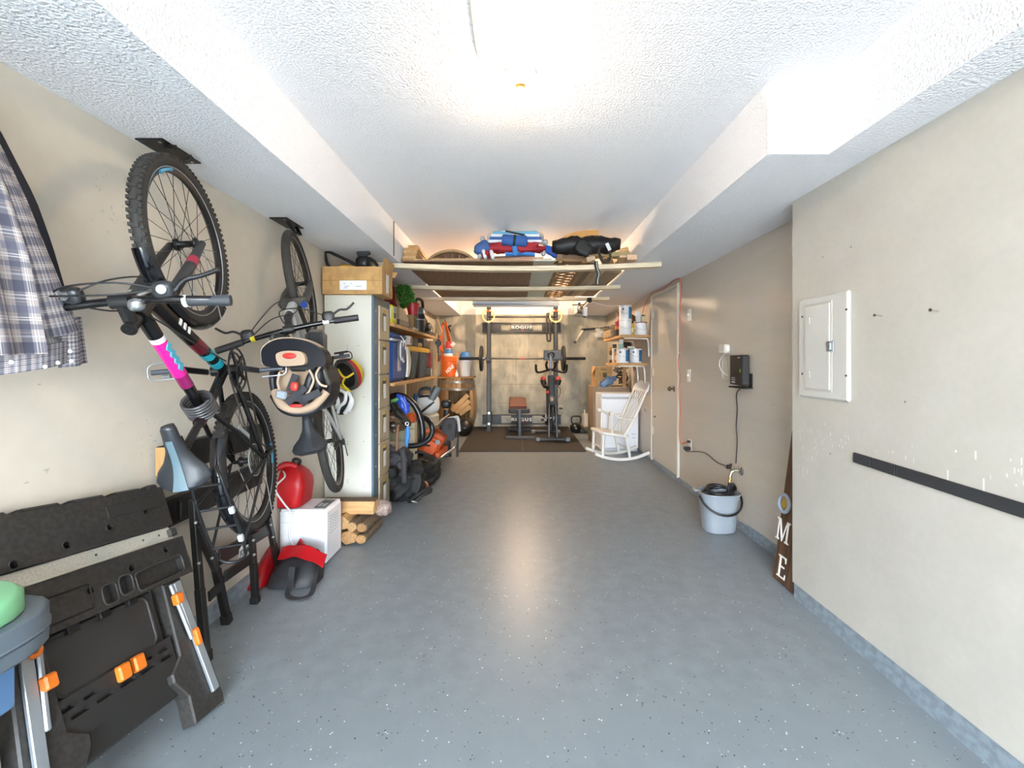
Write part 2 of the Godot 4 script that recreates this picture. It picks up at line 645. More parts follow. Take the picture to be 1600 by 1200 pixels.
	for a in [[1330, 385], [1286, 401], [1298, 708], [1415, 627]]:
		var q: Vector2 = to_r.call(a[0], a[1])
		mk.append([int(q.x), int(q.y), 3, 4, Color("6d6a66")])
	var bm := StandardMaterial3D.new()
	bm.albedo_texture = scuffed(1400, 1200, Color("bfbab0"), 14, mk, 0.8)
	bm.roughness = 0.42
	k = G.new()
	var d1 := 2.49
	k.face([V(XB, 0.085, -d1), V(XB, 0.085, zf), V(XB, SOF, zf), V(XB, SOF, -d1)])
	for i in 4:
		var q: Vector3 = k.v[i]
		k.uv[i] = Vector2((-q.z + 0.4) / 3.0, (2.3 - q.y) / 2.5)
	k.box(V((XB + XR) / 2 + 0.001, (SOF + 0.085) / 2, (zf - d1) / 2), V(XR - XB - 0.001, SOF - 0.085, d1 + zf - 0.0005))
	struct("wall_right_front", k, bm, "off-white painted wall jog with chipped paint and the electrical panel")
	# painted concrete kerbs under the walls
	var kerb := noisy("7f8b94", "8d99a2", 0.4, V(3, 3, 3), 31, 0.03)
	var kb := func(called, x0, x1, d0, d2, lab):
		var q := G.new()
		q.box(V((x0 + x1) / 2, -0.05, -(d0 + d2) / 2), V(absf(x1 - x0), 0.28, d2 - d0), 0.006)
		struct(called, q, kerb, lab)
	kb.call("baseboard_left", XL - 0.01, XL + 0.012, -zf, ZB, "grey-blue painted concrete kerb under the bike wall")
	kb.call("baseboard_right", XR - 0.012, XR + 0.01, d1, ZB, "grey-blue painted concrete kerb under the door wall")
	kb.call("baseboard_right_front", XB + 0.004, XR - 0.02, -zf, d1 - 0.002, "grey-blue painted concrete kerb under the wall jog")
	# end wall: bare board-formed concrete, drywall above
	var cw := StandardMaterial3D.new()
	cw.albedo_texture = concrete()
	cw.roughness = 0.85
	k = G.new()
	k.face([V(XL, -0.1, -ZB), V(XR, -0.1, -ZB), V(XR, SOF + 0.02, -ZB), V(XL, SOF + 0.02, -ZB)])
	k.box(V((XL + XR) / 2, 1.1, -ZB - 0.08), V(XR - XL + 0.3, 2.5, 0.15))
	struct("wall_back", k, cw, "bare stained concrete end wall behind the gym")
	k = G.new()
	k.box(V((XL + XR) / 2, (SOF + 0.02 + CEI + 0.05) / 2, -ZB - 0.06), V(XR - XL, CEI - SOF + 0.03, 0.14))
	struct("trim_4", k, mt(Color("e6e2da"), 0.8), "painted band above the concrete end wall")
	# wall with the garage door opening, behind the camera, and the drive outside
	k = G.new()
	k.box(V((XL + XR) / 2, (2.16 + 2.7) / 2, zf + 0.08), V(XR - XL + 0.3, 0.54, 0.15))
	k.box(V(XL + 0.17, 1.0, zf + 0.08), V(0.64, 2.4, 0.15))
	k.box(V(XR - 0.23, 1.0, zf + 0.08), V(0.76, 2.4, 0.15))
	struct("wall_front", k, mt(Color("d8d4cb"), 0.7), "garage wall around the open overhead door")
	k = G.new()
	k.box(V(0, -0.16, zf + 15), V(40, 0.2, 30 - 0.001))
	struct("drive", k, noisy("b4b2ad", "a5a39e", 0.8, V(0.7, 0.7, 0.7), 41), "concrete drive outside the garage door")

func concrete() -> ImageTexture:
	var w := 1024
	var h := 720
	var im := Image.create(w, h, false, Image.FORMAT_RGB8)
	var a := FastNoiseLite.new()
	a.seed = 2; a.frequency = 0.006; a.fractal_octaves = 5
	var b := FastNoiseLite.new()
	b.seed = 12; b.frequency = 0.05; b.fractal_octaves = 3
	for y in range(0, h, 2):
		for x in range(0, w, 2):
			var n := a.get_noise_2d(x * 1.3, y * 0.7)
			var s := b.get_noise_2d(x * 0.35, y * 0.22)
			var c := Color("b3ad9d").lerp(Color("929186"), clampf(0.5 + n * 1.1, 0, 1)).lerp(Color("6e6f64"), clampf(s * 0.55, 0, 0.4))
			im.fill_rect(Rect2i(x, y, 2, 2), c)
	for i in 5:                          # form joints
		im.fill_rect(Rect2i(100 + i * 190, 0, 2, h), Color("7f7c6e"))
	for yy in [250, 410, 520]:
		for x in range(300, 700):
			var q: int = yy + int(4 * a.get_noise_2d(x * 2.0, yy))
			im.set_pixel(x, q, Color("75705f"))
			im.set_pixel(x, q + 1, Color("8d8877"))
	var rg := RandomNumberGenerator.new()
	rg.seed = 8
	for i in 26:                         # runs and patches
		var x := rg.randi_range(0, w - 40)
		var y := rg.randi_range(0, 200)
		var l := rg.randi_range(60, 320)
		for q in l:
			var xx := clampi(x + int(5 * a.get_noise_2d(q * 3.0, i * 50.0)), 0, w - 4)
			for t in 3:
				var c := im.get_pixel(xx + t, mini(y + q, h - 1))
				im.set_pixel(xx + t, mini(y + q, h - 1), c.lerp(Color("c9c4b4") if i % 3 else Color("5b5a50"), 0.22))
	for i in 240:
		im.fill_rect(Rect2i(rg.randi_range(0, w - 3), rg.randi_range(0, h - 3), rg.randi_range(1, 3), rg.randi_range(1, 3)), Color("5e5b50"))
	return ImageTexture.create_from_image(im)

func bulb(at: Vector3, energy: float, label: String) -> void:
	var t := thing("ceiling_lamp", label, "light fixture", at)
	var wh := mt(Color("d8cfbe"), 0.5)
	part(t, "base", g().lathe([Vector2(0.0, 0.0), Vector2(0.062, 0.0), Vector2(0.064, -0.012), Vector2(0.056, -0.02), Vector2(0.034, -0.034), Vector2(0.029, -0.06), Vector2(0.027, -0.062)], 28, Transform3D(Basis(), at)), wh)
	for s in [-1, 1]:
		part(t, "screw", g().lathe([Vector2(0, -0.021), Vector2(0.004, -0.020), Vector2(0.005, -0.014)], 8, Transform3D(Basis(), at + V(s * 0.045, 0, 0.02))), hexm("8a8478", 0.4, 0.6))
	part(t, "collar", g().lathe([Vector2(0.0, -0.07), Vector2(0.019, -0.07), Vector2(0.02, -0.055)], 20, Transform3D(Basis(), at)), hexm("9c7a45", 0.35, 0.8))
	var gm := StandardMaterial3D.new()
	gm.albedo_color = Color(1, 1, 1)
	gm.emission_enabled = true
	gm.emission = Color(1.0, 0.93, 0.82)
	gm.emission_energy_multiplier = 6.0
	part(t, "bulb", g().lathe([Vector2(0.014, -0.066), Vector2(0.018, -0.08), Vector2(0.03, -0.105), Vector2(0.032, -0.122), Vector2(0.026, -0.142), Vector2(0.012, -0.152), Vector2(0.0, -0.154)], 24, Transform3D(Basis(), at)), gm)
	var l := OmniLight3D.new()
	l.name = "bulb_light"
	l.light_color = Color(1.0, 0.86, 0.70)
	l.light_energy = energy
	l.light_size = 0.03
	l.omni_range = 20.0
	l.omni_attenuation = 2.0
	l.shadow_enabled = true
	t.add_child(l)
	l.position = V(0, -0.118, 0)

func ceiling_bulbs() -> void:
	var c := P(813, 113, 1.857)
	bulb(V(c.x, CEI, c.z), 0.24, "white porcelain lampholder with a glowing bare bulb on the open stippled ceiling")
	bulb(V(0.12, CEI, -7.1), 2.0, "bare bulb on the ceiling near the end wall, above the gym")
	bulb(V(0.05, CEI, -5.35), 1.3, "bare bulb on the ceiling right above the stored plywood sheet")
	var pts := [V(c.x - 0.055, CEI - 0.006, c.z + 0.01), V(c.x - 0.11, CEI - 0.006, c.z + 0.03), V(c.x - 0.16, CEI - 0.006, c.z + 0.1), V(c.x - 0.17, CEI - 0.006, c.z + 0.24), V(c.x - 0.165, CEI - 0.006, c.z + 0.6)]
	solo("lamp_cable", gat(V(c.x, CEI, c.z)).tube(smooth(pts), 0.0035, 6), mt(Color("d8cfbd"), 0.6), "thin beige cable running over the ceiling to the lampholder", "cable", V(c.x, CEI, c.z))

# ---------- right wall: door, switches, panel, bucket, sign, corner shelves, rocking chair ----------
func plate(label: String, px: float, py: float, w: float, h: float, toggles: bool, group := "") -> Node3D:
	var c := PX(px, py, XR)
	var t := thing("light_switch" if toggles else "outlet", label, "switch" if toggles else "outlet", c, group)
	var wh := mt(Color("ece8df"), 0.35)
	part(t, "cover_plate", g().box(c + V(-0.003, 0, 0), V(0.007, h, w), 0.002), wh)
	if toggles:
		part(t, "toggle", g().box(c + V(-0.012, 0.004, 0), V(0.02, 0.022, 0.01), 0.002), wh)
	else:
		for s in [-1, 1]:
			part(t, "socket", g().box(c + V(-0.007, s * 0.02, 0), V(0.004, 0.026, 0.03), 0.002), mt(Color("d9d4c9"), 0.4))
	return t

func can(at: Vector3, label: String, lid: Color, band: Color, h := 0.19, r := 0.0825) -> Node3D:
	var t := thing("paint_can", label, "paint can", at)
	part(t, "body", g().lathe([Vector2(0, 0), Vector2(r, 0), Vector2(r, 0.004), Vector2(r - 0.003, 0.008), Vector2(r - 0.003, h - 0.012), Vector2(r, h - 0.008)], 28, Transform3D(Basis(), at)), mt(Color("e9ebee"), 0.35))
	part(t, "lid", g().lathe([Vector2(r, h - 0.01), Vector2(r + 0.001, h), Vector2(r - 0.008, h), Vector2(r - 0.012, h - 0.006), Vector2(0, h - 0.006)], 28, Transform3D(Basis(), at)), mt(lid, 0.3, 0.3))
	if band.a > 0.0:
		part(t, "label_band", g().lathe([Vector2(r - 0.0015, 0.02), Vector2(r - 0.0015, h - 0.02)], 12, Transform3D(Basis(), at), 0.15, 1.25), mt(band, 0.45))
		part(t, "print", g().box(at + V(-0.045, h * 0.75, r - 0.012), V(0.022, 0.022, 0.01), 0.003), mt(Color("33475c"), 0.5))
	var ear := []
	for i in 9:
		var a := PI * i / 8.0
		ear.append(at + V(cos(a) * (r + 0.002), h * 0.72 - sin(a) * 0.055, sin(a) * 0.012 + r * sin(a)))
	part(t, "bail_handle", g().tube(ear, 0.0018, 5), hexm("9a9a98", 0.3, 0.9))
	return t

func spray(at: Vector3, label: String, body: Color, cap: Color, h := 0.2, r := 0.032) -> void:
	var t := thing("spray_can", label, "spray can", at)
	part(t, "body", g().lathe([Vector2(0, 0), Vector2(r, 0), Vector2(r, h * 0.74), Vector2(r * 0.78, h * 0.8), Vector2(0, h * 0.8)], 18, Transform3D(Basis(), at)), mt(body, 0.35))
	part(t, "cap", g().lathe([Vector2(r * 0.8, h * 0.78), Vector2(r * 0.85, h * 0.97), Vector2(r * 0.7, h), Vector2(0, h)], 18, Transform3D(Basis(), at)), mt(cap, 0.4))
	part(t, "label_band", g().lathe([Vector2(r + 0.0008, h * 0.2), Vector2(r + 0.0008, h * 0.5)], 18, Transform3D(Basis(), at)), mt(body.lerp(Color.WHITE, 0.55), 0.4))

func right_side() -> void:
	# door
	var dz0 := 4.779
	var dz1 := 5.645
	var y0 := 0.095
	var y1 := 2.115
	O = V(XR, y0, -(dz0 + dz1) / 2)
	var d := Node3D.new()
	d.name = "door_1"
	add_child(d)
	d.position = O
	tag(d, "beige painted flush door with a brass knob", "", "", "structure")
	var dm := mt(Color("cbc3b4"), 0.3)
	part(d, "leaf", g().box(V(XR - 0.006, (y0 + y1) / 2, -(dz0 + dz1) / 2), V(0.028, y1 - y0 - 0.01, dz1 - dz0 - 0.012), 0.002), dm)
	var jm := mt(Color("dcd6c9"), 0.4)
	part(d, "frame", g().box(V(XR - 0.008, (y0 + y1) / 2 + 0.01, -dz0 + 0.018), V(0.03, y1 - y0 + 0.05, 0.032), 0.004).box(V(XR - 0.008, (y0 + y1) / 2 + 0.01, -dz1 - 0.022), V(0.04, y1 - y0 + 0.05, 0.04), 0.004).box(V(XR - 0.008, y1 + 0.018, -(dz0 + dz1) / 2), V(0.03, 0.03, dz1 - dz0 + 0.03), 0.004), jm)
	for py in [492, 582, 672]:
		var c := PX(1021, py, XR - 0.02)
		part(d, "hinge", g().box(c, V(0.012, 0.09, 0.035), 0.002).cyl(c + V(-0.008, -0.048, -0.016), c + V(-0.008, 0.048, -0.016), 0.006, 8), mt(Color("d5cfc2"), 0.4, 0.1))
	var kc := PX(1053, 607.5, XR - 0.02)
	var kn := part(d, "knob", g().lathe([Vector2(0, 0.065), Vector2(0.018, 0.064), Vector2(0.027, 0.052), Vector2(0.026, 0.04), Vector2(0.012, 0.03), Vector2(0.011, 0.0)], 18, frame3(kc, V(0, 0, 1), V(-1, 0, 0))), hexm("8f8778", 0.25, 0.9))
	part(kn, "rose", g().lathe([Vector2(0, 0.008), Vector2(0.028, 0.007), Vector2(0.033, 0.0)], 18, frame3(kc, V(0, 0, 1), V(-1, 0, 0))), hexm("8f8778", 0.3, 0.9))
	var bc := PX(1024, 651, XR - 0.02)
	part(d, "door_stop", g().cyl(bc, bc + V(-0.015, 0, 0), 0.012, 10), hexm("6b6152", 0.5))
	# round cover beside the door
	var rc := PX(1008.6, 640, XR)
	var t := thing("round_cover", "round grey cover plate on the wall beside the door hinges", "cover", rc)
	part(t, "plate", g().lathe([Vector2(0, 0.012), Vector2(0.03, 0.012), Vector2(0.048, 0.003), Vector2(0.05, 0)], 20, frame3(rc, V(0, 0, 1), V(-1, 0, 0))), mt(Color("b3aea3"), 0.5))
	part(t, "centre", g().lathe([Vector2(0, 0.016), Vector2(0.014, 0.015), Vector2(0.016, 0.01)], 12, frame3(rc, V(0, 0, 1), V(-1, 0, 0))), mt(Color("6f6b64"), 0.5))
	# switches and outlets
	plate("upper white toggle switch on the wall beside the door", 1077.5, 492, 0.075, 0.12, true)
	plate("lower white toggle switch on the wall beside the door knob", 1077, 587, 0.075, 0.12, true)
	plate("white outlet with an orange plug and a black adapter in it", 1079, 696, 0.07, 0.115, false)
	var oc := PX(1079, 696, XR)
	# plugs
	t = thing("power_adapter", "black power adapter plugged into the low outlet", "adapter", oc + V(-0.03, -0.03, 0))
	part(t, "body", g().box(oc + V(-0.035, -0.03, 0.0), V(0.06, 0.035, 0.05), 0.006), hexm("1d1d1f", 0.45))
	part(t, "cord", g().tube(smooth([oc + V(-0.06, -0.03, 0.01), oc + V(-0.05, -0.05, 0.05), PX(1100, 707, XR - 0.015), PX(1120, 722, XR - 0.015), PX(1136, 729, XR - 0.02), PX(1146, 737, XR - 0.03)]), 0.004, 6), hexm("222224", 0.5))
	# orange extension cord
	var c0 := XR - 0.03
	t = thing("extension_cord", "orange extension cord running around the door frame to the outlet", "cord", PX(1062, 690, c0))
	var path := [PX(1076, 690, XR - 0.03), PX(1068, 693, c0), PX(1063, 690, c0), PX(1061.5, 670, c0), PX(1062.5, 640, c0), PX(1061, 610, c0), PX(1062, 590, c0), PX(1060.5, 565, c0), PX(1062, 545, c0), PX(1062, 500, c0), PX(1063.5, 470, c0), PX(1064, 445, c0), PX(1063, 437, c0), PX(1060, 435.5, c0), PX(1052, 439, c0), PX(1044, 445, c0), PX(1036, 452, c0), PX(1028, 454.5, c0), PX(1020, 456.5, c0), PX(1016.5, 461, c0), PX(1011, 470, c0), PX(1007, 478, c0), PX(1003, 492, c0)]
	part(t, "cable", g().tube(smooth(path, 4), 0.0062, 7), mt(Color("d2704c"), 0.5))
	part(t, "plug", g().cyl(PX(1078, 690, XR - 0.005), PX(1075, 690, XR - 0.045), 0.014, 10), mt(Color("2a2421"), 0.5))
	for py in [456, 551]:
		var cc := PX(1062.7, py, XR - 0.028)
		part(t, "clip", g().box(cc, V(0.02, 0.008, 0.024), 0.002), mt(Color("c9c2b4"), 0.5))
	# battery backup box
	var bx := 1.66
	var b0 := PX(1157, 577, bx)
	var zc := -(bx * F / 342.0)
	t = thing("backup_battery_box", "black wall box with a white cable loop above the grey bucket", "electronics box", V(bx, 1.17, zc))
	var bb := PX(1148, 578, bx)
	part(t, "case", g().box(V(bx + 0.035, bb.y, bb.z), V(0.062, 0.225, 0.175), 0.006), hexm("1b1a1a", 0.4))
	part(t, "side_cover", g().box(V(bx + 0.038, bb.y - 0.004, bb.z + 0.09), V(0.05, 0.215, 0.012), 0.004), hexm("3a3a3c", 0.45))
	part(t, "bracket", g().box(V(bx + 0.04, bb.y - 0.13, bb.z + 0.02), V(0.1, 0.012, 0.2), 0.003).box(V(XR - 0.006, bb.y - 0.08, bb.z + 0.1), V(0.01, 0.11, 0.04), 0.002), hexm("161616", 0.5))
	for a in [[0.092, 0.055, 0.008, 0.035], [-0.06, -0.03, 0.006, 0.05], [-0.075, -0.03, 0.006, 0.06], [-0.093, -0.03, 0.012, 0.05]]:
		part(t, "print_line", g().box(V(bx + 0.0035, bb.y + a[0], bb.z + a[1]), V(0.002, a[2], a[3])), mt(Color("b9b9b5"), 0.5))
	var gm := mt(Color("5f9a2d"), 0.4, 0.0, {"emission_enabled": true, "emission": Color("8fd43a"), "emission_energy_multiplier": 0.6})
	for s in 2:
		part(t, "status_light", g().box(V(bx + 0.003, bb.y - 0.012 + 0.014 * s, bb.z + 0.075), V(0.003, 0.006, 0.008)), gm)
	var c2 := XR - 0.012
	part(t, "power_cord", g().tube(smooth([V(bx + 0.04, bb.y - 0.13, bb.z + 0.03), PX(1151, 615, c2), PX(1152, 640, c2), PX(1150.5, 665, c2), PX(1152, 690, c2), PX(1150.5, 715, c2), PX(1150, 724, XR - 0.012)]), 0.004, 6), hexm("26262a", 0.5))
	var wc := XR - 0.03
	part(t, "white_cable", g().tube(smooth([PX(1141, 552, wc), PX(1133, 552.5, wc), PX(1126, 560, wc), PX(1124, 570, wc), PX(1128, 580, wc), PX(1137, 587, wc)]), 0.004, 6), mt(Color("efece6"), 0.4))
	var pc := PX(1135, 545, XR)
	t = thing("junction_box", "small white junction box on the wall above the black box", "junction box", pc)
	part(t, "box", g().box(pc + V(-0.02, 0, 0), V(0.04, 0.07, 0.1), 0.004), mt(Color("dcd8ce"), 0.4))
	part(t, "cable_port", g().box(pc + V(-0.02, 0, 0.055), V(0.03, 0.045, 0.03), 0.004), mt(Color("f3f1ea"), 0.35))
	pc = PX(1134, 575, XR)
	t = thing("media_plate", "beige recessed wall plate behind the black box", "wall plate", pc)
	part(t, "rim", g().box(pc + V(-0.003, 0.09, 0), V(0.008, 0.012, 0.12)).box(pc + V(-0.003, -0.09, 0), V(0.008, 0.012, 0.12)).box(pc + V(-0.003, 0, -0.055), V(0.008, 0.18, 0.012)).box(pc + V(-0.003, 0, 0.055), V(0.008, 0.18, 0.012)), mt(Color("d4ccbd"), 0.4))
	part(t, "panel", g().box(pc + V(-0.001, 0, 0), V(0.004, 0.17, 0.1)), mt(Color("cfc7b8"), 0.4))
	# tap and hose
	var tc := PX(1158, 735, XR)
	t = thing("hose_bib", "chrome wall tap feeding the black hose over the bucket", "tap", tc)
	part(t, "flange", g().lathe([Vector2(0, 0.014), Vector2(0.02, 0.014), Vector2(0.036, 0.006), Vector2(0.04, 0)], 20, frame3(tc, V(0, 0, 1), V(-1, 0, 0))), hexm("c9c8c4", 0.2, 0.9))
	part(t, "valve_body", g().tube([tc, tc + V(-0.05, 0, 0), tc + V(-0.075, -0.012, 0), tc + V(-0.085, -0.05, 0)], 0.014, 10), hexm("c3bfb4", 0.25, 0.9))
	part(t, "hand_wheel", g().torus(tc + V(-0.085, 0.028, -0.02), V(-0.6, 0.7, -0.3), 0.022, 0.007, 16, 6).blob(tc + V(-0.085, 0.024, -0.02), V(0.016, 0.016, 0.016)), hexm("141414", 0.5))
	part(t, "brass_coupling", g().cyl(tc + V(-0.085, -0.05, 0), tc + V(-0.087, -0.09, 0), 0.014, 10), hexm("b69a5c", 0.35, 0.8))
	# bucket
	var bc2 := V(1.555, fl(3.44), -3.44)
	t = thing("bucket", "grey oval plastic bucket holding a coiled black hose", "bucket", bc2)
	var rings := []
	for a in [[0.0, 0.105, 0.085], [0.012, 0.115, 0.095], [0.15, 0.13, 0.11], [0.285, 0.145, 0.125], [0.29, 0.152, 0.132], [0.3, 0.152, 0.132], [0.3, 0.14, 0.12], [0.15, 0.125, 0.105], [0.02, 0.108, 0.09]]:
		var rr := []
		for i in 32:
			var q := TAU * i / 32
			rr.append(bc2 + V(G.sp(cos(q), 0.75) * a[1], a[0], -G.sp(sin(q), 0.75) * a[2]))
		rings.append(rr)
	part(t, "body", g().loft(rings), mt(Color("8d949b"), 0.35))
	var hp := []
	for i in 17:
		var q := PI * i / 16.0
		hp.append(bc2 + V(-cos(q) * 0.156, 0.275 - sin(q) * 0.115, 0.03 + sin(q) * 0.118))
	part(t, "handle", g().tube(hp, 0.008, 8), hexm("1c1e20", 0.4))
	part(t, "spout", g().box(bc2 + V(-0.15, 0.298, -0.05), V(0.05, 0.012, 0.05), 0.004), mt(Color("8d949b"), 0.35))
	var hz := []
	for i in 130:
		var q := i * 0.29
		var r1 := 0.095 - 0.018 * sin(i * 0.11)
		hz.append(bc2 + V(cos(q) * r1, 0.17 + 0.00122 * i + 0.012 * sin(i * 0.37), sin(q) * r1 * 0.85))
	hz.append_array(smooth([hz[129], bc2 + V(0.12, 0.32, 0.02), bc2 + V(0.09, 0.36, 0.03), tc + V(-0.09, -0.25, 0), tc + V(-0.1, -0.18, 0), tc + V(-0.087, -0.09, 0)], 5))
	solo("garden_hose", gat(bc2).tube(hz, 0.0115, 8), hexm("19191b", 0.45), "black garden hose coiled in the grey bucket and joined to the tap", "hose", bc2)
	# leaning board with white serif letters
	var s0 := PF(1222, 915)
	var bz0 := -2.505
	var bz1 := -2.70
	var foot := V(1.545, fl(2.6), 0)
	var lean := V(0.132, 1, 0).normalized()
	var nrm := V(-1, 0.132, 0).normalized()
	t = thing("leaning_sign", "dark brown wooden sign board with white serif letters leaning behind the wall jog", "sign", V(foot.x, foot.y, -2.6))
	var bxf := Basis(V(0, 0, 1), lean, nrm)
	part(t, "board", g().box(V(foot.x, foot.y, (bz0 + bz1) / 2) + lean * 0.63 - nrm * 0.012, V(0.195, 1.24, 0.022), 0.002, bxf), wood("4a3423", "6b4d36", "y", 5, 0.6))
	var at_board := func(px, py):
		for i in 60:
			var h: float = i * 0.02
			var q := V(foot.x, foot.y, 0) + lean * h / lean.y
			var dd: float = q.x * F / (px - VX)
			if CAM - (py - VY) * dd / F <= foot.y + h: return V(q.x, foot.y + h, -dd)
		return Vector3.ZERO
	for a in [["M", 1224, 836], ["E", 1222, 890]]:
		var q: Vector3 = at_board.call(a[1], a[2])
		letters(t, a[0], Transform3D(bxf, q + nrm * 0.002), 0.125, mt(Color("f0ede6"), 0.6), true, false, "letter", 0.003, 0.85)
	var hq: Vector3 = at_board.call(1227, 789)
	part(t, "wreath", g().torus(hq + nrm * 0.006, nrm, 0.05, 0.012, 20, 6), noisy("9fa8b8", "b05a4a", 0.7, V(30, 30, 30), 3, 0.05))
	part(t, "wreath_centre", g().blob(hq + nrm * 0.004, V(0.03, 0.036, 0.008), 1.0, 0, 1, 1, bxf), noisy("8e4a52", "c9a23e", 0.7, V(40, 40, 40), 5, 0.06))
	# electrical panel on the jog
	var za := -(XB * F / (1252 - VX))
	var zb := -(XB * F / (1331 - VX))
	var ya := CAM + 0.337
	var yb := CAM - 0.181
	var ec := V(XB, (ya + yb) / 2, (za + zb) / 2)
	t = thing("electrical_panel", "white flush electrical breaker panel with a small latch", "electrical panel", ec)
	var pm := mt(Color("cac8c1"), 0.35)
	part(t, "cover", g().box(ec + V(-0.006, 0, 0), V(0.022, ya - yb, zb - za), 0.012), pm)
	var zd0 := -(XB * F / (1264 - VX))
	var zd1 := -(XB * F / (1304 - VX))
	var yd := CAM + 0.08
	part(t, "door_surround", g().box(V(XB - 0.0175, yd, (zd0 + zd1) / 2), V(0.003, 0.445, zd1 - zd0 + 0.016), 0.001), mt(Color("b8b5ac"), 0.4))
	var dr := part(t, "door", g().box(V(XB - 0.021, yd, (zd0 + zd1) / 2), V(0.008, 0.425, zd1 - zd0 - 0.004), 0.003), pm)
	var lc := PX(1297, 541, XB - 0.026)
	part(dr, "latch", g().box(lc, V(0.006, 0.05, 0.05), 0.002).box(lc + V(-0.005, 0, 0.004), V(0.008, 0.034, 0.012), 0.002), hexm("aab0b6", 0.3, 0.6), "small grey metal latch")
	for py in [501, 585]:
		part(dr, "hinge", g().box(PX(1265, py, XB - 0.022), V(0.01, 0.035, 0.012), 0.002), pm)
	for a in [[1254, 495], [1254, 584], [1323, 483.5], [1322.5, 587]]:
		var q := PX(a[0], a[1], XB - 0.016)
		part(t, "screw", g().lathe([Vector2(0, 0.006), Vector2(0.004, 0.005), Vector2(0.006, 0)], 8, frame3(q, V(0, 0, 1), V(-1, 0, 0))), hexm("4a4742", 0.4, 0.6))
	for a in [[1378, 494, "bare screw sticking out of the wall close to the electrical panel"], [1467, 486, "bare screw sticking out of the wall farther from the electrical panel"]]:
		var q := PX(a[0], a[1], XB)
		t = thing("wall_screw", a[2], "screw", q)
		part(t, "shank", g().cyl(q + V(0.005, 0, 0), q + V(-0.03, 0.004, 0), 0.0025, 8), hexm("b9b3a2", 0.3, 0.8))
		part(t, "head", g().cyl(q + V(-0.03, 0.004, 0), q + V(-0.033, 0.004, 0), 0.006, 10), hexm("57524a", 0.4, 0.6))
	# black bumper strip in three lengths
	var zz := [-(XB * F / (1336 - VX)), -(XB * F / (1364 - VX)), -(XB * F / (1403 - VX)), -0.7]
	var sy := func(z): return CAM - 0.427 - 0.043 * (z + 2.03) / 0.93 * 0.6
	t = thing("bumper_strip", "black foam bumper strip stuck on the wall below the electrical panel", "strip", V(XB, 0.87, zz[0]))
	for i in 3:
		var a: float = zz[i]
		var b: float = zz[i + 1]
		part(t, "strip_length", g().bar(V(XB - 0.006, sy.call(a), a + 0.002), V(XB - 0.006, sy.call(b), b - 0.002), 0.012, 0.044, Vector3.UP, 0.002), hexm("2c2d2f", 0.7))
	corner_shelves()
	rocking_chair()

